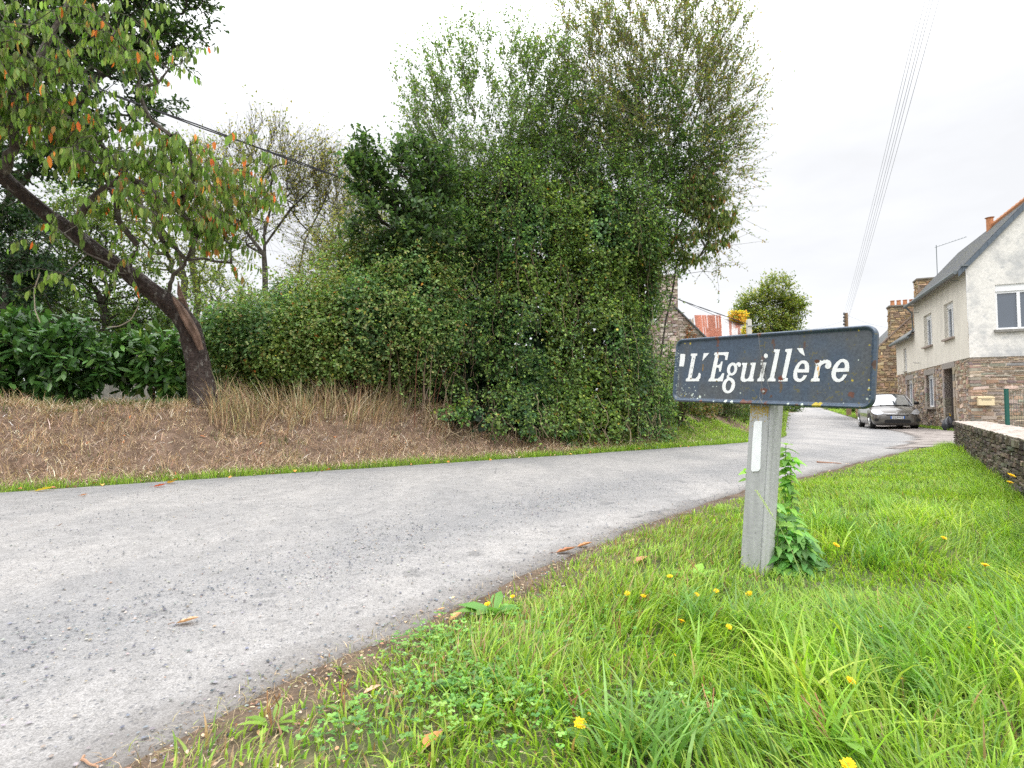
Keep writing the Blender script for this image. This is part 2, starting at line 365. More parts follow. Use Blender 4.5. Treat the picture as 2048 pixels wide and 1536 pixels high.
M().add(np.column_stack([dp, np.maximum(zz_, zlift)]), Q[keep]).build('driveway', DRV, smooth=True)['kind'] = 'structure'
bpy.data.objects['driveway']['kind'] = 'structure'

# ------------------------------------------------------------------ foliage tools
GAIN = [1.5]
RHOMB = ([0, .5, 1], [0, 1, 0])
OVAL = ([0, .3, .68, 1], [0, .9, .85, 0])
LOBED = ([0, .18, .32, .48, .62, .8, 1], [.1, .55, .3, .95, .5, .9, .2])
TOOTH = ([0, .15, .22, .36, .43, .57, .64, .8, 1], [.1, .95, .8, 1.0, .78, .82, .55, .42, 0])
def leaves(m, P, D, Nn, L, W, C, tpl=RHOMB, fold=.22, curl=0.0):
    P = np.asarray(P); k = len(P)
    if k == 0: return
    D = unit(D); S = unit(np.cross(D, Nn)+1e-6); U = np.cross(S, D)
    t, w = tpl; K_ = len(t); L = np.broadcast_to(L, (k,)); W = np.broadcast_to(W, (k,))
    V = np.empty((k, K_, 3, 3))
    for a in range(K_):
        mid = P+D*(L*t[a])[:, None]-U*(curl*L*t[a]**2)[:, None]
        off = S*(W*.5*w[a])[:, None]; up = U*(W*.5*w[a]*fold)[:, None]
        V[:, a, 0] = mid; V[:, a, 1] = mid+off+up; V[:, a, 2] = mid-off+up
    base = (np.arange(k)*K_*3)[:, None, None]; F_ = []
    for a in range(K_-1):
        b0, b1 = a*3, (a+1)*3
        F_.append([b0, b1, b1+1, b0+1]); F_.append([b0, b0+2, b1+2, b1])
    if K_ == 3: F_ = [[0, 4, 6, 5]]          # simple rhombus
    F_ = np.array(F_)[None]; Q = (base+F_).reshape(-1, 4); C = np.clip(np.asarray(C)*GAIN[0], 0, .9)
    m.add(V.reshape(-1, 3), Q, c=np.repeat(C, F_.shape[1], axis=0))
def pal(rs_, k, cols, w=None, jit=.18):
    cols = np.asarray(cols, float); w = None if w is None else np.asarray(w)/np.sum(w)
    i = rs_.choice(len(cols), k, p=w); b = np.exp(rs_.randn(k, 1)*jit); return np.clip(cols[i]*b*(1+rs_.randn(k, 3)*.05), 0, 1)
def randdir(rs_, k): return unit(rs_.randn(k, 3))
def segs(m, A, B, ra, rb, n, c):
    A = np.asarray(A); B = np.asarray(B); k = len(A)
    if k == 0: return
    t = unit(B-A); ref = np.where(np.abs(t[:, 2:3]) < .9, np.array([[0, 0, 1.]]), np.array([[1., 0, 0]]))
    a = unit(np.cross(t, ref)); b = np.cross(t, a); th = np.arange(n)*2*math.pi/n
    ring = np.cos(th)[None, :, None]*a[:, None]+np.sin(th)[None, :, None]*b[:, None]
    ra = np.broadcast_to(ra, (k,)); rb = np.broadcast_to(rb, (k,))
    V = np.concatenate([A[:, None]+ring*ra[:, None, None], B[:, None]+ring*rb[:, None, None]], 1)
    j = np.arange(n); q = np.stack([j, (j+1) % n, n+(j+1) % n, n+j], -1)
    Q = (np.arange(k)*2*n)[:, None, None]+q[None]
    m.add(V.reshape(-1, 3), Q.reshape(-1, 4), c=c)
def blobpts(rs_, blobs, k, shell=.28):
    B = np.array([b[:6] for b in blobs]); w = np.array([b[6] if len(b) > 6 else 1 for b in blobs])*B[:, 3]*B[:, 4]*B[:, 5]
    i = rs_.choice(len(B), k, p=w/w.sum()); r = rs_.rand(k)**shell
    return B[i, :3]+randdir(rs_, k)*B[i, 3:6]*r[:, None], i
def PB(L): return [(*at(px, py, Y), rx, ry, rz, *w) for (px, py, Y, rx, ry, rz, *w) in L]
def grow(rs_, trunks, attr_pts, step=.35, up=.15, wander=.25, bias=.35):
    P = []; par = []; pl = []
    for tr in trunks:
        prev = -1 if not P else int(np.argmin([np.linalg.norm(q-np.array(tr[0])) for q in P]))
        for p in tr:
            P.append(np.array(p, float)); par.append(prev); pl.append(0 if prev < 0 else pl[prev]+np.linalg.norm(P[-1]-P[prev])); prev = len(P)-1
    nt_ = len(P); root = P[0]
    attr_pts = attr_pts[np.argsort(np.linalg.norm(attr_pts-P[nt_-1 if len(trunks) == 1 else 0], axis=1))]
    tips = []
    arr = np.zeros((nt_+len(attr_pts)*14, 3)); arr[:nt_] = P; pla = np.zeros(len(arr)); pla[:nt_] = pl; par = list(par); n_ = nt_
    for a in attr_pts:
        d = np.linalg.norm(arr[:n_]-a, axis=1); cost = d+bias*pla[:n_]+np.where(arr[:n_, 2] > a[2]+.3, 1.0, 0)
        i = int(cost.argmin()); s_ = arr[i]; dist = d[i]; k = int(min(12, max(1, round(dist/step))))
        pv = i; side = rs_.randn(3)*wander*dist*.35
        for q in range(1, k+1):
            f_ = q/k; p = s_*(1-f_)+a*f_+side*math.sin(f_*math.pi)*.6+np.array([0, 0, up*dist*math.sin(f_*math.pi)])
            if q < k: p = p+rs_.randn(3)*.03*min(1, dist)
            arr[n_] = p; par.append(pv); pla[n_] = pla[pv]+np.linalg.norm(p-arr[pv]); pv = n_; n_ += 1
        tips.append(n_-1)
    return arr[:n_], np.array(par), np.array(tips), nt_
def branches(m, arr, par, tips, r_tip, r_max, c, nt_=0, pw=.5, trunk_r=None, skip=0):
    w = np.zeros(len(arr)); w[tips] += 1
    for i in range(len(arr)-1, 0, -1):
        if par[i] >= 0: w[par[i]] += w[i]
    r = np.minimum(r_tip*np.maximum(w, 1)**pw, r_max)
    if trunk_r is not None: r[:len(trunk_r)] = trunk_r
    ix = np.where(par >= 0)[0]; ix = ix[ix >= skip]
    A = arr[par[ix]]; B = arr[ix]; rb = r[ix]; ra = np.minimum(r[par[ix]], rb*1.35)
    if trunk_r is not None:
        tk = ix < len(trunk_r); ra = np.where(tk, r[par[ix]], ra)
    for lo, hi, n_ in ((0, .012, 3), (.012, .05, 5), (.05, 9, 10)):
        s_ = (rb >= lo) & (rb < hi); segs(m, A[s_], B[s_], ra[s_], rb[s_], n_, c)
    return r
def spray(rs_, mL, mT, starts, out, nt, length, nl, L, W, cols, wts=None, outw=.6, upw=.3, rnd=.7, droop=.0, leafdown=.2, tpl=RHOMB, twigc=(.07, .055, .04), jit=.2, tw=.0022, fold=.22, curl=0.0, bare=0.0, hang=0.0):
    k = len(starts); S = np.repeat(starts, nt, 0); O = np.repeat(out, nt, 0); n_ = len(S)
    d = unit(O*outw+np.array([0, 0, upw])+randdir(rs_, n_)*rnd); ln = length*(.5+rs_.rand(n_))
    mid = S+d*(ln*.5)[:, None]; d2 = unit(d+np.array([0, 0, -droop])+rs_.randn(n_, 3)*.15); end = mid+d2*(ln*.5)[:, None]
    if mT is not None:
        segs(mT, S, mid, tw*1.5, tw*1.1, 3, twigc); segs(mT, mid, end, tw*1.1, tw*.6, 3, twigc)
    t = np.tile(np.linspace(.15, 1, nl), n_)+rs_.randn(n_*nl)*.04; t = np.clip(t, .02, 1)
    I = np.repeat(np.arange(n_), nl)
    if bare > 0: kp = rs_.rand(len(I)) > bare; I = I[kp]; t = t[kp]
    P = np.where((t < .5)[:, None], S[I]+(mid[I]-S[I])*(t*2)[:, None], mid[I]+(end[I]-mid[I])*(t*2-1)[:, None])
    D = unit(d2[I]*.5+randdir(rs_, len(I))*.8+np.array([0, 0, -leafdown]))
    if hang > 0: D = unit(D*(1-hang)+np.array([0, 0, -1.])*hang)
    Nn = unit(np.array([0, 0, 1.])*(1-hang)+randdir(rs_, len(I))*.6+O[I]*.4)
    sc = .65+rs_.rand(len(I))*.6
    leaves(mL, P, D, Nn, L*sc, W*sc*(.8+rs_.rand(len(I))*.4), pal(rs_, len(I), cols, wts, jit), tpl, fold, curl)
def shellmass(rs_, m, blobs, k, L, W, cols, wts=None, tpl=RHOMB, depth=.22, lump=.22, lsc=1.3, seed=0, down=.5, zmin=None, jit=.22, holes=.0, back=.35, fold=.2):
    B = np.array([b[:6] for b in blobs]); ar = (B[:, 3]*B[:, 4]+B[:, 3]*B[:, 5]+B[:, 4]*B[:, 5])*np.array([b[6] if len(b) > 6 else 1 for b in blobs])
    i = rs_.choice(len(B), k, p=ar/ar.sum()); d = randdir(rs_, k)
    P0 = B[i, :3]+d*B[i, 3:6]
    lumpv = vnoise(P0*lsc*np.array([1.15, 1, .6]), seed)-.5; fine = vnoise(P0*lsc*np.array([3.2, 2.9, 1.5]), seed+4)-.5; f3 = vnoise(P0*lsc*7, seed+6)-.5; rm = B[i, 3:6].mean(1)
    r = 1+lump*lumpv*2+(fine*.62+f3*.22)/np.maximum(rm, .6)-rs_.rand(k)**1.1*depth*2
    P = B[i, :3]+d*B[i, 3:6]*r[:, None]
    tocam = unit(np.array([0, 0, 1.])-P); face = (d*tocam).sum(1)
    keep = (face > -.15) | (rs_.rand(k) < back)
    for b in B:                       # drop leaves buried deep inside a neighbour
        q = np.sqrt((((P-b[:3])/b[3:6])**2).sum(1)); keep &= q > .42
    if holes > 0: keep &= vnoise(P*2.3, seed+8)+rs_.rand(k)*.3 > holes
    P = P[keep]; out = unit(d/B[i, 3:6])[keep]
    if zmin is not None: kk = P[:, 2] > zmin(P); P = P[kk]; out = out[kk]
    n_ = len(P)
    D = unit(out*.35+np.array([0, 0, -down])+randdir(rs_, n_)*.75)
    Nn = unit(out+np.array([0, 0, .6])+randdir(rs_, n_)*.55)
    sc = .6+rs_.rand(n_)*.7
    hue = (vnoise(P*1.3, seed+20)*.9+.55)[:, None]*np.where((vnoise(P*.9, seed+30) > .5)[:, None], np.array([[1.25, 1.08, .8]]), np.array([[.85, .95, 1.1]]))
    leaves(m, P, D, Nn, L*sc, W*sc, np.clip(pal(rs_, n_, cols, wts, jit)*hue, 0, 1), tpl, fold)
def shoots(rs_, mL, mT, blobs, k, lump=.26, lsc=1.1, seed=2, zmin=None, **kw):
    B = np.array([b[:6] for b in blobs]); ar = B[:, 3]*B[:, 5]; i = rs_.choice(len(B), k, p=ar/ar.sum()); d = randdir(rs_, k); d[:, 1] = -np.abs(d[:, 1]); P0 = B[i, :3]+d*B[i, 3:6]
    r = 1+lump*(vnoise(P0*lsc, seed)-.5)*2-.05; P = B[i, :3]+d*B[i, 3:6]*r[:, None]; kp = np.ones(k, bool)
    for b in B: kp &= np.sqrt((((P-b[:3])/b[3:6])**2).sum(1)) > .7
    if zmin is not None: kp &= P[:, 2] > zmin(P)+.1
    spray(rs_, mL, mT, P[kp], unit(d/B[i, 3:6])[kp], **kw)
def outdir(P, c): return unit(P-np.asarray(c))

GREENS_DARK = [(.026, .055, .018), (.040, .080, .022), (.058, .108, .028), (.034, .068, .036)]
GREENS_MID = [(.055, .10, .022), (.07, .125, .028), (.038, .075, .02), (.10, .15, .035)]
GREENS_YEL = [(.12, .17, .03), (.17, .20, .035), (.08, .13, .025), (.22, .22, .05)]
OLIVE = [(.13, .17, .045), (.20, .19, .055), (.25, .19, .06), (.09, .14, .035), (.15, .10, .045)]

def make_tree(name, label, cat, trunks, blobs, nattr, seed, spr, r_tip=.006, r_max=.2, barkm=BARK, barkc=(.1, .085, .07), group=None, extra=None, leafm=LEAF, every=1.0, trunk_r=None, cap=None, shell=.28, step=.35, wander=.25, up=.12, leafpart='foliage', bias=.35):
    r_ = np.random.RandomState(seed); base = np.array(trunks[0][0], float)
    root = thing(name, label, cat, base, group=group)
    A, bi = blobpts(r_, blobs, nattr, shell); A = A[A[:, 2] > base[2]+.25]
    arr, par, tips, nt_ = grow(r_, trunks, A, step=step, wander=wander, up=up, bias=bias)
    mB = M(); branches(mB, arr, par, tips, r_tip, r_max, barkc, nt_, trunk_r=trunk_r)
    mL = M(); cen = np.mean([b[:3] for b in blobs], 0)
    # twigs on the outer nodes
    cand = np.arange(nt_, len(arr)); depth = np.zeros(len(arr)); ch = np.zeros(len(arr)); ch[tips] = 1
    sel = np.unique(np.r_[tips, cand[r_.rand(len(cand)) < .35*every]])
    for s_ in spr: spray(r_, mL, mB, arr[sel], outdir(arr[sel], cen+np.array([0, 0, -.5])), **s_)
    if extra: extra(r_, mL, mB, arr, tips)
    mB.build('trunk', barkm, root, base); mL.build(leafpart, leafm, root, base)
    return root, arr, par, tips

def dense(rr, mL, mT, arr, tips): shellmass(rr, mL, DENSE[0], 16000, .20, .15, GREENS_DARK+GREENS_MID, depth=.15, lump=.3, lsc=.8, seed=3, down=.3)
DENSE = [None]
def grd(px, Y): p = at(px, 800, Y); return (p[0], p[1], gp(p[0], p[1]))

# ------------------------------------------------------------------ tall hedge of trees across the road
ivy_blobs = PB([(820, 640, 10.8, .7, .6, 1.2), (935, 690, 11.2, .9, .85, 1.9), (1050, 690, 11.4, 1.1, 1.0, 2.1), (1170, 700, 11.9, 1.1, 1.0, 2.1), (1250, 720, 12.5, .68, .9, 1.6), (1290, 810, 12.7, .5, .6, .7),
                (900, 850, 9.75, .3, .45, .3), (960, 850, 9.85, .5, .5, .5), (1035, 848, 10.2, .6, .5, .7), (1120, 850, 10.8, .7, .5, .8), (1205, 850, 11.4, .75, .5, .85), (1285, 850, 12.3, .6, .5, .7),
                (880, 500, 11.3, 1.0, .9, 1.3), (1030, 480, 11.6, 1.2, 1.0, 1.5), (1190, 480, 12.1, 1.25, 1.1, 1.6), (1272, 545, 12.6, .62, .9, 1.2)])
r1 = np.random.RandomState(21)
root = thing('ivy_hedge', 'dense dark green wall of ivy and climbers on the roadside bank under tall trees', 'hedge', grd(1080, 11.6)); off = root.location[:]
m1 = M()
zlow = lambda P: gz(P[:, :2])+.02+.35*(vn2(P[:, 0], P[:, 1], 2.7, 5))*ss(.8, -.4, P[:, 0])+.12*vn2(P[:, 0], P[:, 1], 5, 6)
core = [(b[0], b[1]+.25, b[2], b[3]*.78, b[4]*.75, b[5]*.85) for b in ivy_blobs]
shellmass(r1, m1, core, 26000, .15, .13, [(.015, .03, .012), (.02, .04, .015)], depth=.1, lump=.2, lsc=1.1, seed=2, down=.6, zmin=lambda P: gz(P[:, :2])+.05, back=.5)  # inner leaves in near-black green: shade of the hollows put into colour
shellmass(r1, m1, ivy_blobs, 190000, .062, .052, [(.05, .09, .03), (.075, .135, .038), (.10, .175, .045), (.055, .10, .05), (.13, .21, .05), (.19, .24, .06)], (3, 4, 3, 2, 2.4, 1.2), tpl=RHOMB, depth=.2, lump=.30, lsc=1.1, seed=2, down=.6, zmin=zlow, holes=.47)
shellmass(r1, m1, ivy_blobs, 26000, .075, .065, [(.07, .13, .03), (.10, .17, .04), (.15, .20, .05), (.05, .09, .03)], (3, 3, 1, 3), tpl=OVAL, depth=.06, lump=.26, lsc=1.1, seed=2, down=.8, zmin=zlow, holes=.55)
shellmass(r1, m1, ivy_blobs, 2600, .06, .045, [(.30, .24, .04), (.22, .12, .04), (.30, .30, .07)], tpl=OVAL, depth=.05, lump=.27, lsc=1.1, seed=2, down=.8, zmin=zlow)
mt1 = M()
HC = [(.095, .165, .04), (.13, .21, .05), (.07, .125, .034), (.18, .25, .065), (.06, .12, .05)]
shoots(r1, m1, mt1, ivy_blobs, 2600, zmin=zlow, nt=2, length=.42, nl=9, L=.06, W=.042, cols=HC, outw=.6, upw=.05, rnd=.7, droop=.3, leafdown=.4, jit=.25)
shoots(r1, m1, mt1, [b for b in ivy_blobs if b[2] > 2.5], 900, nt=2, length=.55, nl=9, L=.06, W=.04, cols=HC, outw=.4, upw=.8, rnd=.5, leafdown=.2, jit=.25)
mt1.build('twig', TWIG, root, off)
m1.build('foliage', LEAF, root, off)
m2 = M()
for k in range(330):        # hanging vine stems and woody stalks
    b = ivy_blobs[r1.randint(len(ivy_blobs))]; a = r1.uniform(-2.9, -.2); rr = r1.uniform(.86, 1.08)
    x = b[0]+math.cos(a)*b[3]*rr; y = b[1]+math.sin(a)*b[4]*rr; z0 = b[2]+r1.uniform(-.5, .8)*b[5]; ln = r1.uniform(.4, 1.6)
    zb = max(gp(x, y), z0-ln); tpts = np.linspace(0, 1, 7)
    P = np.stack([x+np.cumsum(r1.randn(7)*.05), y+np.cumsum(r1.randn(7)*.03), z0+(zb-z0)*tpts], -1)
    m2.tube(P, r1.uniform(.003, .009), 4, c=np.array([(.16, .12, .08), (.30, .24, .16), (.09, .065, .045)][r1.randint(3)]), cap=False)
for k in range(9):
    px = r1.uniform(880, 1300); Y = r1.uniform(11.4, 12.6); b = np.array(grd(px, Y)); h = r1.uniform(2.5, 5)
    P = b+np.stack([np.cumsum(r1.randn(7)*.09), np.cumsum(r1.randn(7)*.05), np.linspace(-.1, h, 7)], -1)
    m2.tube(P, np.linspace(.035, .015, 7)*r1.uniform(.6, 1.3), 7, c=(.075, .06, .05), cap=False)
m2.build('stem', TWIG, root, off)

b0 = grd(1240, 12.4)
def uptrunk(b, tops, k=6, seed=0):
    r_ = np.random.RandomState(seed); out = []
    for t in tops:
        b_ = np.array(b); t = np.array(t); f_ = np.linspace(0, 1, k)[:, None]
        out.append(b_*(1-f_)+t*f_+np.vstack([np.zeros(3), r_.randn(k-1, 3)*.08])+np.array([[0, 0, 0]]))
    return out
make_tree('willow_tree', 'tallest airy willow right of the hedge, thin upright branches, olive and browning leaves', 'tree',
          uptrunk(b0, [at(1180, 330, 12.5), at(1290, 300, 12.6), at(1370, 380, 12.8)], seed=1),
          PB([(1180, 110, 12.2, 1.0, 1.1, 1.3), (1290, 90, 12.6, 1.1, 1.2, 1.5), (1400, 100, 12.6, 1.0, 1.1, 1.4), (1350, 250, 12.8, 1.5, 1.3, 1.6), (1440, 210, 12.6, .75, 1.0, 1.3), (1200, 270, 12.3, 1.2, 1.1, 1.2), (1425, 360, 12.7, .75, .8, 1.4, 1.2), (1430, 500, 12.8, .45, .5, .7, 1.3)]),
          900, 31, [dict(nt=4, length=.5, nl=8, L=.066, W=.031, tw=.003, cols=OLIVE, wts=(3.5, 1.4, 1.0, 4, .4), outw=.5, upw=.55, rnd=.55, droop=.1, leafdown=.05),
                    dict(nt=2, length=.65, nl=11, L=.064, W=.031, tw=.0026, cols=OLIVE, wts=(2.5, 2.4, 1.6, 2.5, .8), outw=.9, upw=.5, rnd=.4, droop=.05, leafdown=.0, bare=.08)],
          r_tip=.0019, r_max=.06, barkm=PALEBARK, shell=.4, bias=.5, up=.03, wander=.07)
make_tree('ash_tree', 'slender green tree on the left of the hedge top with a feathery see-through crown', 'tree',
          uptrunk(grd(960, 11.9), [at(930, 330, 11.8), at(1040, 300, 12.0)], seed=3),
          PB([(850, 230, 11.3, .7, .8, 1.1), (930, 170, 11.6, .75, .8, 1.2), (1030, 150, 11.8, .75, .8, 1.1, .7), (1090, 190, 12, .8, .9, 1.3), (1060, 300, 12, .9, .9, 1.0), (900, 330, 11.4, 1.1, .9, 1.0), (1000, 310, 11.7, 1.1, .9, 1.1)]),
          650, 32, [dict(nt=4, length=.45, nl=8, L=.066, W=.038, cols=[(.085, .15, .04), (.11, .18, .05), (.065, .12, .035), (.14, .20, .055), (.18, .22, .05)], wts=(3, 3, 3, 1.5, 1), outw=.5, upw=.5, rnd=.6, leafdown=.25),
                    dict(nt=2, length=.6, nl=10, L=.06, W=.035, cols=[(.085, .15, .04), (.11, .18, .05), (.15, .20, .05)], outw=.6, upw=.8, rnd=.35, leafdown=.25, bare=.2)],
          r_tip=.0018, r_max=.05, barkm=PALEBARK, shell=.4, bias=.5, up=.03, wander=.08)
make_tree('elm_tree', 'broad leafy elm mid hedge, mid green and denser than the willow above it', 'tree',
          uptrunk(grd(1180, 12.3), [at(1150, 450, 12.2), at(1270, 430, 12.5)], seed=5),
          PB([(1250, 400, 12.3, 1.25, 1.0, 1.25), (1350, 440, 12.5, .75, .8, 1.0), (1120, 370, 11.9, 1.1, .9, 1.1), (1000, 400, 11.6, .95, .8, .9), (1290, 270, 12.6, 1.1, 1, 1.2, .9), (1380, 340, 12.7, .75, .9, 1.0, .8), (1150, 260, 12.1, .9, .9, 1.0, .7)]),
          900, 33, [dict(nt=5, length=.4, nl=9, L=.07, W=.046, cols=[(.05, .095, .028), (.07, .125, .03), (.10, .165, .04), (.04, .08, .03)], outw=.6, upw=.25, rnd=.7, leafdown=.35)],
          r_tip=.0022, r_max=.06, bias=.4, wander=.12)
make_tree('young_oak', 'young oak with dark lobed leaves leaning out of the left end of the hedge', 'tree',
          uptrunk(grd(850, 10.6), [at(830, 480, 10.4)], seed=6),
          PB([(740, 350, 10.0, .38, .4, .55), (800, 370, 10.1, .5, .5, .6), (860, 350, 10.3, .55, .5, .6), (770, 450, 10.0, .6, .5, .5), (850, 470, 10.1, .7, .6, .6), (720, 330, 10, .15, .2, .5, 1.5)]),
          300, 34, [dict(nt=4, length=.28, nl=8, L=.10, W=.062, cols=[(.042, .078, .03), (.062, .11, .036), (.03, .06, .025), (.09, .13, .045)], wts=(3, 3, 2, 1), tpl=LOBED, outw=.6, upw=.35, rnd=.6, leafdown=.15)],
          r_tip=.005, r_max=.07, bias=.2)
make_tree('wild_cherry', 'slim wild cherry with drooping yellowing leaves on the right flank of the hedge', 'tree',
          uptrunk(grd(1295, 13.0), [at(1300, 620, 12.9), at(1350, 520, 12.6)][1:], seed=7),
          PB([(1400, 400, 12.2, .5, .4, .45), (1430, 450, 12.2, .4, .4, .5), (1385, 495, 12.2, .5, .4, .35)]),
          110, 35, [dict(nt=4, length=.25, nl=8, L=.10, W=.042, cols=[(.10, .14, .03), (.15, .17, .04), (.06, .10, .025), (.25, .12, .05)], wts=(3, 3, 3, .8), tpl=OVAL, outw=.6, upw=.1, rnd=.6, hang=.75, fold=.3)],
          r_tip=.003, r_max=.022, bias=.2)

# scrub continuing along the bank towards the stone house
scr = PB([(1350, 830, 13.6, .72, .6, 1.15), (1395, 838, 15.5, .7, .7, .65), (1440, 838, 17.5, .8, .8, .75), (1480, 836, 20, .9, .9, .85), (1530, 832, 25, 1.0, 1.0, 1.0)])
for i_, (b, lab) in enumerate(zip(scr, ['leafy dark green scrub bush at the right foot of the tall hedge', 'brown and green scrub bush behind the grassy verge, left of the sign post', 'thin brownish scrub bush further along the verge, just left of the post', 'green scrub bush half hidden behind the sign post', 'low bush in the gap right of the sign post, by the bend of the road'])):
    b = list(b); b[2] = gp(b[0], b[1])+b[5]*.75; r_ = np.random.RandomState(50+i_)
    rt = thing('scrub_bush', lab, 'bush', (b[0], b[1], gp(b[0], b[1])), group='scrub along the far verge'); m_ = M()
    cols = [GREENS_DARK+GREENS_MID, [(.10, .08, .04), (.07, .085, .025), (.14, .10, .06), (.05, .08, .02)], [(.12, .09, .05), (.07, .09, .025), (.05, .08, .02)], GREENS_MID, GREENS_MID+GREENS_DARK][i_]
    shellmass(r_, m_, [tuple(b)], 9000, .055, .04, cols, depth=.35, lump=.3, lsc=2.2, seed=i_, zmin=lambda P: gz(P[:, :2]), back=.6)
    m_.build('foliage', LEAF, rt, rt.location[:]); m_ = M()
    for k in range(22):
        a = r_.uniform(0, 6.28); q = np.array([b[0], b[1], gp(b[0], b[1])-.05]); e = q+np.array([math.cos(a)*b[3]*.8, math.sin(a)*b[4]*.8, b[5]*r_.uniform(.8, 1.6)])
        m_.tube(np.array([q+np.array([math.cos(a), math.sin(a), 0])*.15, (q+e)/2+r_.randn(3)*.08, e]), [.012, .008, .004], 4, c=(.12, .09, .06), cap=False)
    m_.build('stem', TWIG, rt, rt.location[:])

# bramble thicket on top of the bank
bram = PB([(465, 665, 9.4, .5, .55, .5), (545, 690, 9.5, .8, .65, .72), (640, 685, 9.7, .85, .7, .8), (735, 670, 9.8, .85, .7, 1.05), (830, 620, 10.2, .8, .7, 1.3), (730, 545, 10.6, .75, .6, .6), (640, 600, 10.4, .8, .6, .35)])
rt = thing('bramble_thicket', 'tangled bramble thicket with pale and yellow leaves between the cherry trunk and the tall hedge', 'bush', grd(640, 9.8)); m_ = M(); r_ = np.random.RandomState(61)
zl = lambda P: gz(P[:, :2])+.02+.75*np.clip(vn2(P[:, 0], P[:, 1], 1.5, 3)+.5*(vn2(P[:, 0], P[:, 1], 5, 4)-.5)-.15, 0, 1)
shellmass(r_, m_, [(b[0], b[1]+.3, b[2]-.1, b[3]*.8, b[4]*.7, b[5]*.95) for b in bram], 12000, .13, .11, [(.02, .04, .014), (.03, .045, .02)], depth=.1, lump=.2, seed=6, zmin=lambda P: gz(P[:, :2])+.05, back=.6)  # opaque core; shade inside the thicket painted into its darker leaves
shellmass(r_, m_, bram, 70000, .058, .045, [(.065, .115, .035), (.095, .16, .045), (.14, .20, .06), (.05, .09, .03), (.18, .20, .07), (.16, .12, .06)], (3, 3, 1.5, 3, .8, .5), depth=.28, lump=.38, lsc=1.5, seed=6, down=.4, zmin=zl)
shellmass(r_, m_, bram, 12000, .06, .045, [(.09, .16, .04), (.13, .19, .06), (.07, .12, .03)], depth=.05, lump=.28, lsc=1.5, seed=6, down=.3, zmin=zl, tpl=OVAL, holes=.5)
shellmass(r_, m_, bram, 900, .06, .04, [(.35, .28, .06), (.38, .14, .04), (.28, .10, .04)], depth=.04, lump=.28, lsc=1.5, seed=6, down=.3, zmin=zl, tpl=OVAL)
shoots(r_, m_, None, bram, 1300, seed=6, lsc=1.5, zmin=zl, nt=2, length=.38, nl=8, L=.055, W=.042, cols=[(.10, .17, .05), (.08, .13, .04), (.14, .20, .065), (.18, .19, .07)], outw=.6, upw=.1, rnd=.8, droop=.4, leafdown=.3, jit=.25)
shoots(r_, m_, None, [b for b in bram if b[2] > 1.9], 260, seed=6, lsc=1.5, nt=2, length=.75, nl=13, L=.055, W=.04, cols=[(.10, .17, .05), (.14, .20, .065), (.18, .17, .07)], outw=.4, upw=1.1, rnd=.5, droop=.9, leafdown=.2, jit=.25)
m_.build('foliage', LEAF, rt, rt.location[:]); m_ = M()
for k in range(110):
    px = r_.uniform(440, 900); b = np.array(grd(px, r_.uniform(9.2, 10.2))); h = r_.uniform(.5, 1.6); a = r_.randn(2)*.25
    P = np.stack([b[0]+a[0]*np.linspace(0, 1, 6)**1.5*h+r_.randn(6)*.01, b[1]-.2*np.linspace(0, 1, 6)**2*h, b[2]+np.sin(np.linspace(0, 1.9, 6))*h], -1)
    m_.tube(P, np.linspace(.007, .003, 6), 4, c=[(.16, .11, .08), (.10, .07, .05), (.25, .19, .13), (.14, .06, .04)][r_.randint(4)], cap=False)
m_.build('stem', TWIG, rt, rt.location[:])

# ------------------------------------------------------------------ left side: leaning cherry, oak, laurels, garden trees
CT = [(412, 812, 8.1, .265), (402, 770, 8.1, .235), (395, 725, 8.08, .22), (388, 690, 8.05, .215), (378, 655, 8.0, .215), (360, 628, 7.95, .21), (332, 603, 7.85, .195), (300, 578, 7.75, .19), (262, 550, 7.6, .185), (220, 520, 7.45, .18), (180, 493, 7.3, .172), (140, 462, 7.15, .165), (98, 432, 7.0, .158), (50, 392, 6.8, .15), (0, 348, 6.6, .14), (-70, 290, 6.3, .12), (-150, 220, 6.0, .10)]
cp = np.array([at(a, b, c) for a, b, c, _ in CT]); crad = np.array([q[3] for q in CT])*np.interp(range(len(CT)), [0, 5, 9, 16], [.76, .66, .54, .54]); cp[0, 2] -= .05
cb = cp[0].copy(); cb[2] = gp(cb[0], cb[1]); cherry = thing('cherry_tree', 'old leaning cherry tree with dark split trunk and drooping green and orange leaves', 'tree', cb)
f_ = np.linspace(0, len(cp)-1, 90); P = np.stack([np.interp(f_, np.arange(len(cp)), cp[:, k]) for k in range(3)], -1); R = np.interp(f_, np.arange(len(cp)), crad)
R[:6] *= np.linspace(1.22, 1, 6)
th = np.arange(28)*2*math.pi/28
ridge = 1+.11*(vnoise(np.stack(np.broadcast_arrays(np.cos(th)[None]*2.6, np.sin(th)[None]*2.6, (f_*.35)[:, None]), -1), 2)-.5)*2+.13*(vnoise(np.stack(np.broadcast_arrays(np.cos(th)[None]*6, np.sin(th)[None]*6, (f_*1.3)[:, None]), -1), 5)-.5)*2
mt = M(); mt.tube(P, R, 28, rad=ridge)
r_ = np.random.RandomState(71)
trk = mt.build('trunk', CHERRYBARK, cherry, cb, smooth=True)
ms = M()          # broken limb stub, pale torn wood
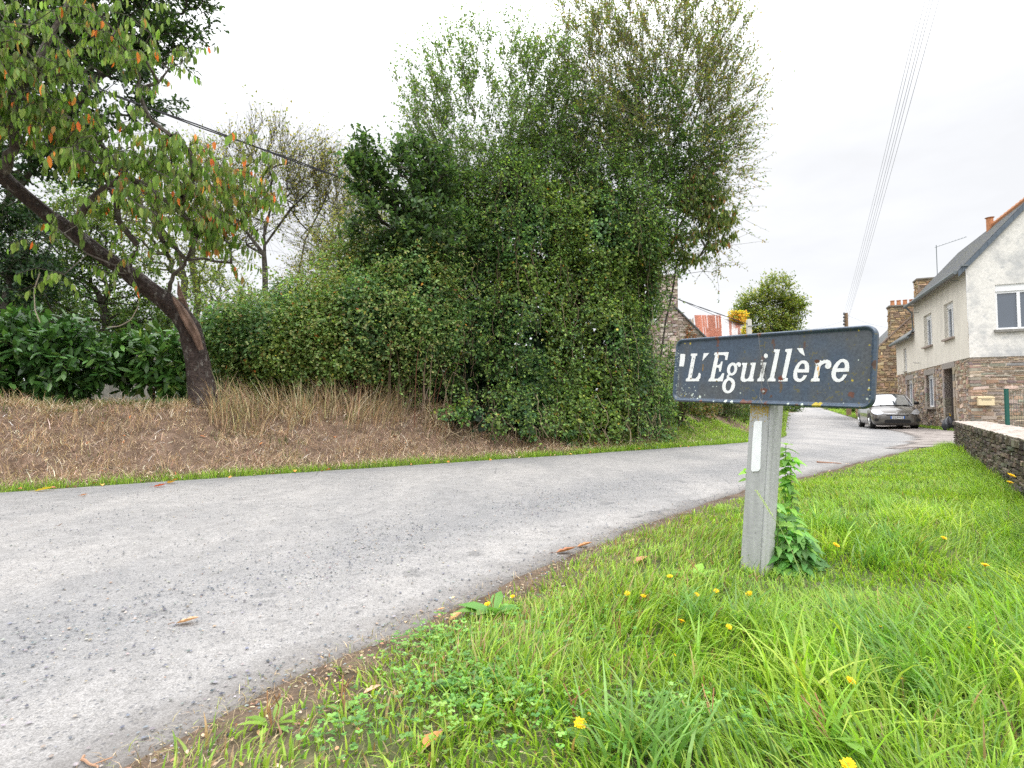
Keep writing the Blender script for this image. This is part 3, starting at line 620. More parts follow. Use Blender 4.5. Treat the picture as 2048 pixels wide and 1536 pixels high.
for q in ([(402, 700, 7.90, .035), (392, 672, 7.86, .055), (374, 640, 7.80, .062), (360, 615, 7.77, .045), (350, 600, 7.77, .03), (346, 594, 7.77, .012)], [(378, 650, 8.0, .075), (372, 625, 7.98, .06), (364, 600, 7.97, .045), (359, 582, 7.96, .028), (356, 562, 7.96, .006)]):
    pp = np.array([at(a, b, c) for a, b, c, _ in q]); rr = [x[3] for x in q]
    K_ = len(pp); ff = np.linspace(0, K_-1, 16); ms.tube(np.stack([np.interp(ff, range(K_), pp[:, k]) for k in range(3)], -1), np.interp(ff, range(K_), rr), 12, rad=1+(np.ones((16, 1))*r_.randn(1, 12)*.18)+r_.randn(16, 12)*.08)
ms.build('broken_stub', mat('torn_wood', (.17, .105, .075), rough=.9, noise=[(9, 5, .4, 1.3, None, (1, 1, .3))], bump=(30, .8, .02)), cherry, cb)
ch_blobs = PB([(60, 120, 6.0, .6, .7, .55), (200, 60, 6.3, .55, .6, .35), (290, 130, 6.6, .45, .5, .5), (120, 270, 6.5, .8, .7, .45), (250, 310, 6.9, .85, .7, .45), (370, 340, 7.1, .8, .6, .4), (330, 430, 7.1, .85, .6, .42), (440, 420, 7.3, .45, .5, .55), (490, 305, 7.3, .45, .4, .2), (150, 400, 6.7, .5, .4, .2, .7), (430, 500, 7.4, .3, .3, .25), (300, 500, 7.2, .3, .3, .12, .6), (-60, 150, 5.8, .8, .8, .8), (130, 545, 6.7, .08, .1, .12, 14), (520, 400, 7.5, .15, .2, .3, 3), (580, 330, 7.6, .3, .2, .12, 1.5), (225, 535, 7.1, .3, .2, .12, 1.5), (120, 470, 6.7, .35, .2, .2, 1.3), (170, 430, 6.6, .3, .2, .2)])
limbs = [cp]
def limb(pts): return np.array([at(*q) for q in pts])
A, _ = blobpts(r_, ch_blobs, 400, .45)
extra_l = [limb([(332, 603, 7.85), (345, 560, 7.8), (372, 520, 7.7), (395, 470, 7.5)]), limb([(262, 550, 7.6), (262, 520, 7.5), (275, 490, 7.4)]), limb([(140, 462, 7.15), (180, 400, 7.0), (255, 350, 6.9), (200, 290, 6.8)]), limb([(255, 350, 6.9), (330, 400, 7.0), (420, 470, 7.3)]), limb([(0, 348, 6.6), (30, 300, 6.4), (20, 230, 6.2), (60, 150, 6.1), (120, 40, 6.2), (160, -60, 6.3)])]
arr, par, tips, nt_ = grow(r_, [cp]+extra_l, A, step=.25, wander=.5, up=.25, bias=.1)
mb = M(); lim_r = []
for e, r0 in zip(extra_l, (.035, .02, .05, .04, .06)):
    K_ = len(e); ff = np.linspace(0, K_-1, 16); mb.tube(np.stack([np.interp(ff, range(K_), e[:, k]) for k in range(3)], -1)+r_.randn(16, 3)*.012, np.linspace(r0, r0*.45, 16), 8, c=(.075, .062, .055), cap=False)
branches(mb, arr, par, tips, .0042, .04, (.10, .085, .075), skip=nt_)
ml = M(); sel = np.unique(np.r_[tips, np.arange(nt_, len(arr))[r_.rand(len(arr)-nt_) < .4]])
CHC = [(.10, .17, .03), (.14, .21, .045), (.07, .125, .025), (.19, .25, .07), (.12, .14, .05), (.55, .13, .03), (.60, .20, .04), (.28, .16, .05)]
spray(r_, ml, mb, arr[sel], outdir(arr[sel], cp[7]), nt=2, length=.36, nl=9, L=.115, W=.043, cols=CHC, wts=(5, 5, 4, 3, 1.5, .2, .16, .4), tpl=OVAL, outw=.5, upw=-.15, rnd=.7, droop=.7, hang=.82, fold=.45, curl=.12, tw=.003, twigc=(.12, .10, .085), jit=.25)
# redder tips on the right-hand sprays
rt_sel = sel[(arr[sel, 0]/arr[sel, 1]*F+1024) > 360]
spray(r_, ml, None, arr[rt_sel], outdir(arr[rt_sel], cp[7]), nt=1, length=.28, nl=5, L=.105, W=.042, cols=[(.60, .14, .04), (.42, .15, .05), (.13, .16, .04), (.25, .15, .05)], wts=(.5, .7, 3.4, 1.3), tpl=OVAL, outw=.5, upw=-.1, rnd=.7, droop=.7, hang=.85, fold=.45, curl=.12, jit=.25)
mb.build('branch', BARK, cherry, cb); ml.build('foliage', LEAF, cherry, cb)
# dry hanging vine from the trunk
mv = M()
for q in ([(275, 575, 7.4), (278, 610, 7.4), (262, 640, 7.4), (240, 652, 7.4), (215, 655, 7.4)], [(80, 545, 6.8), (68, 580, 6.8), (70, 620, 6.8), (80, 645, 6.8)]):
    pp = limb(q); K_ = len(pp); ff = np.linspace(0, K_-1, 14); mv.tube(np.stack([np.interp(ff, range(K_), pp[:, k]) for k in range(3)], -1), .007, 5, c=(.3, .26, .2))
mv.build('vine', TWIG, cherry, cb)

OAKG = [(.022, .045, .016), (.035, .065, .018), (.05, .09, .022), (.028, .05, .028)]
make_tree('oak_tree', 'big dark oak whose branches fill the top left corner behind the cherry leaves', 'tree',
          [np.array([(-11.2, 10.2, gp(-11.2, 10.2)), (-11.1, 10.2, 2.5), (-11, 10.3, 4), (-10.6, 10.4, 5.5)]), limb([(-80, 560, 10.3), (20, 400, 10.3), (120, 260, 10.3), (260, 140, 10.3)])],
          PB([(80, 60, 10.2, 1.3, 1.0, 1.0), (200, 30, 10.4, 1.2, 1, .8), (310, 60, 10.6, .9, .7, .7), (390, 30, 10.8, .5, .5, .45), (60, 240, 10, 1.0, .8, .9), (200, 180, 10.3, .9, .7, .7), (300, 190, 10.4, .45, .5, .45), (160, 300, 10.2, .7, .6, .6), (-50, 100, 10, 1.0, 1, 1.6), (310, -60, 10.6, 1.2, 1, .6), (35, 400, 9.8, .45, .5, .7)]),
          700, 36, [dict(nt=5, length=.36, nl=8, L=.105, W=.062, cols=OAKG, tpl=LOBED, outw=.6, upw=.2, rnd=.7, leafdown=.3)], r_tip=.006, r_max=.14, bias=.15)
make_tree('holm_oak', 'dense blackish green evergreen at the left edge above the laurel', 'tree',
          uptrunk(grd(20, 9.6), [at(20, 520, 9.6)], seed=9), PB([(20, 500, 9.5, .75, .6, .95), (70, 560, 9.4, .5, .5, .55), (-40, 560, 9.4, .6, .5, .9)]),
          170, 37, [dict(nt=5, length=.26, nl=9, L=.08, W=.05, cols=[(.012, .028, .014), (.02, .042, .018), (.03, .055, .025)], tpl=LOBED, outw=.5, upw=.2, rnd=.7, leafdown=.3)], r_tip=.005, r_max=.07)
for i_, (bl, lab, sd_, cols) in enumerate([
    ([(60, 720, 8.1, .85, .55, .52), (150, 715, 8.2, .65, .5, .5), (10, 690, 8.0, .6, .5, .5), (215, 735, 8.4, .35, .4, .42)], 'large glossy laurel bush spreading across the left edge of the bank', 3, [(.04, .10, .024), (.06, .135, .03), (.03, .07, .02), (.09, .17, .04)]),
    ([(310, 712, 8.6, .42, .38, .36), (345, 735, 8.6, .26, .3, .32), (270, 750, 8.6, .3, .3, .25)], 'smaller, brighter laurel bush just left of the cherry trunk', 4, [(.05, .12, .025), (.07, .15, .03), (.035, .08, .02), (.12, .18, .04)])]):
    bb = PB(bl); gx_, gy_ = bb[0][0], bb[0][1]; rt = thing('laurel_bush', lab, 'bush', (gx_, gy_, gp(gx_, gy_)), group='laurels on the bank'); r_ = np.random.RandomState(80+i_)
    A, _ = blobpts(r_, bb, 260 if i_ == 0 else 90, .4); base = [np.array([(gx_+dx, gy_, gp(gx_, gy_)-.03), (gx_+dx*1.2, gy_, gp(gx_, gy_)+.3)]) for dx in ((-.4, 0, .5) if i_ == 0 else (0,))]
    arr, par, tips, nt_ = grow(r_, base, A, step=.25, wander=.3, up=.05); mb = M(); branches(mb, arr, par, tips, .004, .02, (.07, .055, .04)); ml = M()
    sel = np.r_[tips, np.arange(nt_, len(arr))]
    spray(r_, ml, mb, arr[sel], unit(outdir(arr[sel], bb[0][:3])+np.array([0, -.6, 0])), nt=2, length=.18, nl=5, L=.165, W=.062, cols=cols, wts=(3, 3, 2, .7), tpl=OVAL, outw=.7, upw=.2, rnd=.6, leafdown=.25, fold=.15, jit=.22)
    ml.build('foliage', GLOSSLEAF, rt, rt.location[:]); mb.build('stem', TWIG, rt, rt.location[:])

gt = 'garden trees behind the bank'
make_tree('garden_tree', 'leafy green garden tree seen through the gap under the leaning cherry trunk', 'tree', uptrunk(grd(215, 14.5), [at(215, 560, 14.5)], seed=11),
          PB([(130, 480, 14, 1.4, 1, 1.3), (230, 560, 14.5, 1.2, .9, .9), (60, 600, 14, 1.2, .9, .9), (300, 640, 14.5, .9, .8, .6), (170, 650, 14.2, 1.2, .7, .5)]), 480, 41,
          [dict(nt=5, length=.45, nl=8, L=.085, W=.055, cols=GREENS_MID+[(.15, .2, .04)], outw=.5, upw=.2, rnd=.7, leafdown=.3)], r_tip=.006, r_max=.1, group=gt)
make_tree('garden_tree', 'taller garden tree behind the cherry crown, pale green against the sky', 'tree', uptrunk(grd(385, 17), [at(350, 500, 17), at(400, 450, 17)], seed=12),
          PB([(330, 450, 17, 1.4, 1, 1.6), (400, 380, 17, 1.0, 1, 1.5), (250, 400, 17, 1.4, 1, 1.3), (420, 500, 17, .9, .8, .9)]), 420, 42,
          [dict(nt=4, length=.5, nl=8, L=.085, W=.055, cols=GREENS_YEL, outw=.5, upw=.3, rnd=.7, leafdown=.3, bare=.1)], r_tip=.007, r_max=.1, group=gt, barkm=PALEBARK)
make_tree('garden_shrub', 'bright yellow green shrub right of the cherry trunk, above the brambles', 'bush', uptrunk(grd(450, 12.5), [at(450, 640, 12.5)], seed=13),
          PB([(440, 600, 12.3, .7, .6, .5), (520, 620, 12.5, .6, .6, .35), (410, 560, 12.5, .4, .5, .3), (480, 665, 12, .8, .6, .4)]), 190, 43,
          [dict(nt=4, length=.3, nl=8, L=.055, W=.036, cols=GREENS_YEL, wts=(4, 2, 3, 1), outw=.5, upw=.3, rnd=.7, leafdown=.2)], r_tip=.004, r_max=.05)
make_tree('garden_tree', 'loose olive yellow tree between the half bare trees and the young oak', 'tree', uptrunk(grd(720, 13.2), [at(700, 560, 13.2), at(740, 500, 13.2)], seed=17),
          PB([(700, 500, 13.2, .9, .7, .9), (650, 560, 13.2, .8, .6, .6), (740, 430, 13.4, .6, .6, .7), (600, 590, 13, .6, .5, .35)]), 300, 49,
          [dict(nt=4, length=.4, nl=8, L=.055, W=.036, cols=[(.15, .17, .05), (.20, .20, .06), (.10, .13, .04), (.24, .21, .07)], outw=.5, upw=.4, rnd=.7, leafdown=.2)], r_tip=.003, r_max=.05, group=gt)
BT = 'half bare trees behind the brambles'
BC = [(.20, .19, .05), (.14, .16, .04), (.27, .23, .07), (.10, .12, .03)]
btree = [dict(nt=3, length=.65, nl=6, L=.075, W=.05, cols=BC, outw=.55, upw=.35, rnd=.6, leafdown=.1, bare=.25, tw=.0035, twigc=(.13, .11, .09)), dict(nt=2, length=.8, nl=4, L=.07, W=.045, cols=BC, outw=.7, upw=.6, rnd=.5, bare=.6, tw=.003, twigc=(.13, .11, .09))]
make_tree('bare_tree', 'half bare tree with a single straight dark trunk and small yellow leaves', 'tree', [limb([(532, 800, 15), (531, 620, 15), (530, 540, 15), (528, 470, 15), (545, 400, 15)]), limb([(528, 510, 15), (490, 460, 15), (455, 420, 15)]), limb([(530, 490, 15), (580, 420, 15), (640, 360, 15)])],
          PB([(440, 350, 15, .9, .8, 1.0), (530, 310, 15, 1.0, .9, .9), (610, 340, 15, .8, .8, .9), (520, 420, 15, 1.2, .9, .8), (460, 470, 15, .7, .6, .7)]), 330, 44, btree, r_tip=.004, r_max=.085, group=BT, wander=.4, bias=.1, shell=.4)
make_tree('bare_tree', 'spreading half bare tree with several mossy stems leaning right beside the tall hedge', 'tree', [limb([(615, 800, 15.5), (610, 620, 15.5), (650, 540, 15.5), (680, 440, 15.5), (720, 350, 15.5)]), limb([(612, 640, 15.5), (595, 560, 15.4), (610, 480, 15.4), (650, 400, 15.4)]), limb([(618, 660, 15.5), (680, 590, 15.4), (760, 545, 15.3)])],
          PB([(640, 380, 15.5, 1.0, .8, 1.2), (700, 420, 15.5, .9, .8, 1.3), (730, 500, 15.4, .8, .7, .9), (640, 500, 15.5, .8, .7, .9), (690, 580, 15.3, 1.0, .7, .6)]), 360, 45, btree, r_tip=.004, r_max=.085, group=BT, wander=.4, bias=.1, shell=.4, barkm=PALEBARK)
DENSE[0] = PB([(-60, 660, 20.3, 2.5, 1.3, 2.4), (130, 690, 20.3, 2.6, 1.3, 2.0), (330, 720, 21, 2.4, 1.3, 1.7), (420, 760, 21, 2, 1.2, 1.2)])
make_tree('garden_shrub', 'dense green shrub deep in the garden behind the laurels', 'bush', uptrunk(grd(100, 20), [at(100, 700, 20)], seed=15),
          PB([(-60, 640, 20, 2.5, 1.5, 2.2), (130, 660, 20, 2.5, 1.5, 1.9), (330, 680, 21, 2.2, 1.5, 1.6)]), 420, 46,
          [dict(nt=4, length=.6, nl=8, L=.12, W=.085, cols=GREENS_MID+GREENS_DARK, outw=.5, upw=.2, rnd=.7, leafdown=.3)], r_tip=.006, r_max=.06, extra=dense)
DENSE[0] = PB([(500, 760, 20, 2.2, 1.3, 1.5), (600, 740, 20, 2.2, 1.3, 1.6), (720, 720, 20, 2.2, 1.3, 1.8), (860, 680, 20, 2.2, 1.3, 2.6), (1000, 720, 21, 2.2, 1.3, 2.2), (1120, 740, 21, 1.6, 1.3, 1.6)])
make_tree('garden_shrub', 'dark shrub row behind the brambles closing the garden from the tall hedge', 'bush', uptrunk(grd(700, 20), [at(700, 720, 20)], seed=16),
          PB([(520, 710, 20, 2.2, 1.3, 1.4), (700, 690, 20, 2.2, 1.3, 1.6), (860, 640, 20, 2.2, 1.3, 2.2)]), 380, 47,
          [dict(nt=4, length=.6, nl=8, L=.12, W=.085, cols=GREENS_MID+GREENS_DARK, outw=.5, upw=.2, rnd=.7, leafdown=.3)], r_tip=.006, r_max=.06, extra=dense)
DB = [(x, 31+.05*abs(x), 1.6, 3.2, 1.6, 1.5+.5*math.sin(x*1.7)) for x in np.arange(-34, 7, 3.2)]
m_ = M(); shellmass(np.random.RandomState(62), m_, DB, 60000, .26, .2, GREENS_MID+GREENS_DARK, depth=.2, lump=.35, lsc=.5, seed=12, down=.3, back=.1, zmin=lambda P: gz(P[:, :2]))
tag(m_.build('hedgerow', LEAF), 'far green hedgerow closing the fields behind the garden', 'hedgerow', kind='stuff')
# grey board fence of the garden
fz = thing('board_fence', 'weathered grey board fence glimpsed between the laurels', 'fence', grd(240, 12.5)); o_ = np.array(fz.location); mf = M(); r_ = np.random.RandomState(90)
for k in range(11):
    x = -.75+k*.13; mf.box(x, x+.122, -.01-r_.rand()*.006, .012, -.1, 1.25+r_.rand()*.05, c=np.array([.30, .28, .25])*r_.uniform(.7, 1.15))
fb = mf.build('board', mat('grey_wood', attr=True, rough=.9, noise=[(12, 5, .6, 1.2, None, (4, 1, .4))]), fz)
mf = M(); mf.box(-.8, .75, .014, .06, .3, .38, c=(.25, .23, .2)); mf.box(-.8, .75, .014, .06, .95, 1.03, c=(.25, .23, .2)); mf.build('rail', STONE, fz)

# ------------------------------------------------------------------ grass, straw, clover, gravel, litter
def blades(m, r_, P, H, W, C, lean=.35, dirbias=None, K=4, curl=1.0):
    k = len(P); a = r_.rand(k)*6.283; dd = np.stack([np.cos(a), np.sin(a), np.zeros(k)], -1)
    if dirbias is not None: dd = unit(dd+dirbias)*np.array([1, 1, 0])
    dd = unit(dd); side = np.stack([-dd[:, 1], dd[:, 0], np.zeros(k)], -1)
    side = unit(side+dd*(r_.randn(k)*.6)[:, None]); ln = np.abs(r_.randn(k)*lean*.6)+lean*.5; ln = np.minimum(ln, 1.6)
    V = np.empty((k, K, 2, 3))
    for q in range(K):
        t = q/(K-1); hor = ln*t**(1+curl)*.9; ver = np.sqrt(np.maximum(1-(ln*.62)**2, .15))*t-(ln*.22*t**3)
        c_ = P+dd*(hor*H)[:, None]+np.array([0, 0, 1.])*(ver*H)[:, None]; w = W*(1-t**2.2)*.5+W*.03
        V[:, q, 0] = c_-side*w[:, None]; V[:, q, 1] = c_+side*w[:, None]
    b = (np.arange(k)*K*2)[:, None, None]; f = np.array([[2*q, 2*q+1, 2*q+3, 2*q+2] for q in range(K-1)])[None]
    m.add(V.reshape(-1, 3), (b+f).reshape(-1, 4), c=np.repeat(C, K-1, 0))
def scatter(r_, n_, x0, x1, y0, y1, wfun):
    P = np.stack([r_.uniform(x0, x1, n_), r_.uniform(y0, y1, n_)], -1); P = P[visible(P)]
    z, nn, mm = gz(P, True); w = wfun(P, nn, mm); k = r_.rand(len(P)) < w; return np.column_stack([P[k], z[k]]), nn[k], mm[k]
WA = np.array([9.0, 11.2]); WB = np.array([2.33, 2.0]); wdir = (WB-WA)/np.linalg.norm(WB-WA); wn = np.array([-wdir[1], wdir[0]])   # wn points away from the grass
if wn[0] < 0: wn = -wn
def wallside(P): return (P-WA)@wn     # >0 behind the wall front
GR = [(.25, .40, .045), (.33, .49, .06), (.18, .32, .035), (.40, .52, .10), (.12, .24, .045)]
GW = (4, 4, 3, 1.6, 1.5)
rg = np.random.RandomState(101); mg = M()
bare = lambda P, mm: ss(.02, .22, mm)*(1-.62*(1-ss(.05, .5, mm+.35*(P[:, 1]-1.9)+.6*(vn2(P[:, 0], P[:, 1], 3.2, 6)-.5)))*(1-ss(2.4, 3.6, P[:, 1])))
def verge_w(P, nn, mm):
    e = mm+(vn2(P[:, 0], P[:, 1], 3.0, 4)-.5)*.14
    back = 11.1+(P[:, 0]-8)*.32+(vn2(P[:, 0], P[:, 1], 1.5, 2)-.5)*.5
    return bare(P, e)*(wallside(P) < -.01)*(P[:, 1] < back)*(.5+.5*ss(.3, .6, vn2(P[:, 0], P[:, 1], 3.3, 8)+.12))
for (y0, y1, n_, h, w, K_) in ((.9, 2.2, 95000, .075, .0056, 5), (2.2, 3.6, 62000, .07, .0056, 4), (3.6, 6.2, 100000, .065, .006, 4), (6.2, 13, 150000, .06, .009, 3)):
    P, nn, mm = scatter(rg, n_, -1.2, 10.5, y0, y1, verge_w); k = len(P)
    tuft = vn2(P[:, 0], P[:, 1], 2.6, 30); t2 = vn2(P[:, 0], P[:, 1], 7.5, 31)
    lush = ss(.5, .75, tuft)+ss(2.3, 1.2, np.hypot(P[:, 0]-1.9, P[:, 1]-2.2))*.35
    H = h*(.45+.75*t2+.9*lush*(.4+.6*t2))*(.5+rg.rand(k))*(.55+.45*ss(.1, 1.0, mm))
    H *= 1-.45*ss(.55, .25, np.hypot(P[:, 0]-1.3, P[:, 1]-2.45)); H *= 1+.9*ss(-.45, -.05, wallside(P[:, :2]))*(P[:, 1] > 2.5)
    Cc = pal(rg, k, GR, GW, .16)*(1.12-.32*t2)[:, None]
    db = np.stack([vn2(P[:, 0], P[:, 1], 1.7, 40)-.5, vn2(P[:, 0], P[:, 1], 1.7, 41)-.5, np.zeros(k)], -1)*3.5
    dry = rg.rand(k) < .035+.2*(1-ss(.1, 1.1, mm))*(P[:, 1] < 4); Cc[dry] = pal(rg, dry.sum(), [(.38, .30, .14), (.30, .20, .10)], None, .2)
    blades(mg, rg, P, H, w*(.6+.8*rg.rand(k)), Cc, lean=.75, dirbias=db, K=K_)
# long lush blades: foreground right and along the wall foot
tc_ = []
for k in range(150):
    p = np.array([rg.uniform(.2, 3.4), rg.uniform(1.15, 4.2)])
    mm = -sdist(p[None], RIGHT)[0]
    if mm > .75 and wallside(p[None])[0] < -.1 and np.hypot(p[0]-1.25, p[1]-2.3) > .45: tc_.append(p)
tc_ += [np.array(q) for q in ((1.25, 1.55), (1.45, 1.75), (1.7, 1.9), (1.35, 1.35), (1.6, 1.6), (1.9, 2.05), (1.15, 1.75), (1.05, 1.45), (2.1, 2.2), (.75, 1.4), (1.55, 1.42), (.85, 1.6))]
for q, p in enumerate(tc_):
    n_ = rg.randint(25, 60) if q < len(tc_)-12 else 110
    P2 = p+rg.randn(n_, 2)*(.045 if q < len(tc_)-12 else .07); P2 = P2[wallside(P2) < -.02]; n_ = len(P2)
    P = np.column_stack([P2, gz(P2)]); a = rg.uniform(0, 6.28) if q < len(tc_)-12 else rg.uniform(2.6, 3.6)
    tone = rg.choice(3); cols = [[(.22, .38, .04), (.28, .46, .06)], [(.33, .48, .06), (.40, .52, .09)], [(.16, .31, .06), (.22, .38, .10)]][tone]
    blades(mg, rg, P, (.10+.11*rg.rand(n_))*(1 if q < len(tc_)-12 else 1.25), .0075*(.6+.8*rg.rand(n_)), pal(rg, n_, cols, None, .15), lean=.85, dirbias=np.array([math.cos(a), math.sin(a), 0])*rg.uniform(.2, 1.1), K=6)
wl = rg.uniform(0, 1, 260)
for t in wl:
    p = WA+(WB-WA)*t-wn*rg.uniform(.03, .3)
    if p[1] < 1.5: continue
    n_ = 30; P2 = p+rg.randn(n_, 2)*.06; P2 = P2[wallside(P2) < -.02]; P = np.column_stack([P2, gz(P2)]); n_ = len(P)
    blades(mg, rg, P, .09+.11*rg.rand(n_), .005*(.6+.8*rg.rand(n_)), pal(rg, n_, GR[:3], None, .15), lean=.8, dirbias=np.array([-wn[0], -wn[1], 0])*.6, K=4)
tag(mg.build('grass', GRASS), 'bright green grass of the verge around the sign', 'grass', kind='stuff')
# far verge strip and grassy places along the road
ms_ = M()
for (x0, x1, y0, y1, n_, wd_) in ((-8, 0, 2, 9.5, 110000, .006), (0, 7, 9, 16, 110000, .008), (4, 40, 14, 75, 230000, .016)):
    def strip(P, nn, mm):
        wv = .20+.42*vn2(P[:, 0], P[:, 1], 1.3, 12)*(.4+1.2*vn2(P[:, 0], P[:, 1], 5, 17))+ss(10.3, 12.3, P[:, 1])*1.0+ss(17, 30, P[:, 1])*3
        a = (nn > -.03+.08*vn2(P[:, 0], P[:, 1], 6, 2))*(nn < wv)
        b = (P[:, 1] > 36)*(mm > 0)*(mm < 6)
        return np.clip(a+b, 0, 1)*(.35+.65*ss(.25, .5, vn2(P[:, 0], P[:, 1], 4, 13)))
    P, nn, mm = scatter(rg, n_, x0, x1, y0, y1, strip); k = len(P)
    blades(ms_, rg, P, (.045+.10*rg.rand(k)**1.4)*(.5+1.1*vn2(P[:, 0], P[:, 1], 3, 14))*(1+ss(14, 20, P[:, 1])*.8), wd_*(.6+.8*rg.rand(k)), pal(rg, k, GR, GW, .2)*.9, lean=.6, K=3)
tag(ms_.build('grass', GRASS), 'strip of green grass along the far edge of the road', 'grass', kind='stuff')
# matted dry straw on the bank
mst = M(); SC_ = [(.58, .43, .31), (.68, .53, .39), (.45, .31, .22), (.27, .175, .125), (.72, .62, .48)]
P, nn, mm = scatter(rg, 330000, -9, 7, 1.5, 15.5, lambda P, nn, mm: (nn > .22)*(nn < 3.2)*(1-ss(11, 12.8, P[:, 1])*.85)*(1-.55*ss(2.2, 3.2, nn))); k = len(P)
P[:, 2] += rg.rand(k)**2*.09; tone = (.55+.7*vn2(P[:, 0], P[:, 1], 2.2, 50)+.7*(vn2(P[:, 0], P[:, 1], 7, 51)-.5))[:, None]
down = np.array([.6, -.8, 0.])*.8
blades(mst, rg, P, .05+.13*rg.rand(k)**1.4, .0042*(.5+.9*rg.rand(k)), pal(rg, k, SC_, (3, 2.6, 2.4, 2, 1.4), .32)*tone*1.12, lean=1.35, dirbias=down*.7, K=3, curl=.3)
P, nn, mm = scatter(rg, 60000, -9, 5, 1.5, 13, lambda P, nn, mm: (nn > .3)*(nn < 2.6)*ss(.42, .62, vn2(P[:, 0], P[:, 1], 1.9, 90))); k = len(P); P[:, 2] += rg.rand(k)*.05
blades(mst, rg, P, .10+.18*rg.rand(k), .0052*(.5+.9*rg.rand(k)), pal(rg, k, SC_, (2, 2, 2, 2, 2), .3), lean=1.15, dirbias=down*.8, K=4, curl=.5)
for _ in range(900):
    p = np.array([rg.uniform(-8.5, 3.5), rg.uniform(2, 12.5)]); nn_ = sdist(p[None], LEFT)[0]
    if not (.45 < nn_ < 2.5): continue
    n_ = rg.randint(14, 40); P2 = p+rg.randn(n_, 2)*.07; P = np.column_stack([P2, gz(P2)+.01]); a = rg.uniform(-.6, .6)
    blades(mst, rg, P, .10+.22*rg.rand(n_), .0048*(.5+.9*rg.rand(n_)), pal(rg, n_, SC_, (3, 3, 2, 1.2, 2), .22)*rg.uniform(.75, 1.2), lean=.95, dirbias=np.array([.6+a, -.8, 0])*1.6, K=4, curl=.8)
# standing pale dead stems under the brambles
k = 9000; px = rg.uniform(420, 1010, k); Y = rg.uniform(7.6, 10.0, k); P = np.array([at(a, 800, b) for a, b in zip(px, Y)]); zz_, nn, mm = gz(P[:, :2], True)
kp = (nn > 1.15+.5*vn2(px*.03, Y, 1, 8)) & (nn < 2.6) & (rg.rand(k) < ss(1000, 700, px)*.9+.15) & (vn2(px*.035, Y*1.5, 1, 3) > .30); P = P[kp]; P[:, 2] = zz_[kp]-.02; k = len(P)
blades(mst, rg, P, .18+.55*rg.rand(k)**1.3, .010*(.5+.9*rg.rand(k)), pal(rg, k, [(.42, .31, .21), (.34, .24, .16), (.52, .43, .30), (.22, .15, .10), (.30, .30, .17)], None, .28)*1.15, lean=.6, dirbias=np.column_stack([(vn2(P[:, 0], P[:, 1], 1.4, 77)-.5)*4, np.full(k, -.8), np.zeros(k)]), K=5, curl=.6)
tag(mst.build('dry_grass', STRAW), 'matted dry brown grass covering the bank', 'dry grass', kind='stuff')
mbk = M()       # green tufts that push through the straw and the garden grass behind
P, nn, mm = scatter(rg, 110000, -10, 7, 1.5, 16, lambda P, nn, mm: (nn > .3)*(nn < 7)*np.clip(ss(.56, .70, vn2(P[:, 0], P[:, 1], 2.7, 60)*.7+.3*vn2(P[:, 0], P[:, 1], 8, 61))*.9+ss(1.6, 2.4, nn)*.8, 0, 1)); k = len(P)
blades(mbk, rg, P, .05+.10*rg.rand(k), .006*(.6+.8*rg.rand(k)), pal(rg, k, [(.07, .14, .025), (.11, .19, .03), (.05, .10, .02), (.16, .16, .06)], None, .2), lean=.7, K=3)
tag(mbk.build('grass', GRASS), 'darker green grass tufts on the bank and behind it', 'grass', kind='stuff')
# clover and other low leaves
mc = M(); rc = np.random.RandomState(111)
def leaflets(P, n3, L, cols, h):
    k = len(P); a0 = rc.rand(k)*6.28; hh = h*(.5+rc.rand(k))
    tilt = randdir(rc, k)*.3
    for q in range(n3):
        a = a0+q*2*math.pi/n3; D = np.stack([np.cos(a), np.sin(a), np.full(k, .12)], -1)+tilt
        leaves(mc, P+np.array([0, 0, 1.])*hh[:, None], D, np.tile([0, 0, 1.], (k, 1))+tilt, L, L*.92, cols, ([0, .35, .75, 1], [.15, .75, .95, .25]), .12)
for (cx, cy, sx, sy, n_) in [(*G(960, 1410)[:2], .15, .13, 480), (*G(1060, 1290)[:2], .16, .12, 120), (*G(1230, 1270)[:2], .25, .2, 90), (*G(860, 1300)[:2], .12, .15, 200), (*G(1330, 1480)[:2], .15, .1, 120), (*G(700, 1500)[:2], .1, .07, 60), (*G(1500, 1500)[:2], .15, .1, 90), (*G(1000, 1500)[:2], .2, .1, 120)]:
    P2 = np.array([cx, cy])+rc.randn(n_, 2)*np.array([sx, sy])*.7; mmm = -sdist(P2, RIGHT); P2 = P2[mmm > .06]; P = np.column_stack([P2, gz(P2)])
    leaflets(P, 3, .0105*(.7+.5*rc.rand(len(P))), pal(rc, len(P), [(.10, .22, .05), (.14, .28, .06), (.08, .17, .05), (.19, .33, .08)], None, .12), .035)
tag(mc.build('clover', GRASS), 'low clover patches at the near edge of the verge', 'clover', kind='stuff')
# loose chippings
mgv = M(); rv = np.random.RandomState(121); ico = np.array([(0, 0, 1), (.9, 0, .1), (.28, .86, 0), (-.72, .53, .1), (-.72, -.53, 0), (.28, -.86, .1), (0, 0, -.8)]); itri = np.array([(0, a, a % 5+1) for a in range(1, 6)]+[(6, a % 5+1, a) for a in range(1, 6)])
P, nn, mm = [], [], []
P2 = np.stack([rv.uniform(-5, 6, 190000), rv.uniform(.9, 8.5, 190000)], -1); P2 = P2[visible(P2, 30)]; dR = sdist(P2, RIGHT); dL = -sdist(P2, LEFT)
w = (dR > -.25)*(dL > .05)*np.clip(.09+.5*np.exp(-((dR-1.0+.5*(vn2(P2[:, 0], P2[:, 1], 1.3, 7)-.5))/.33)**2)*ss(.3, .6, vn2(P2[:, 0], P2[:, 1], 2.5, 9)+.15)+.5*np.exp(-((dR-.02)/.12)**2), 0, 1)*ss(8, 3, P2[:, 1])
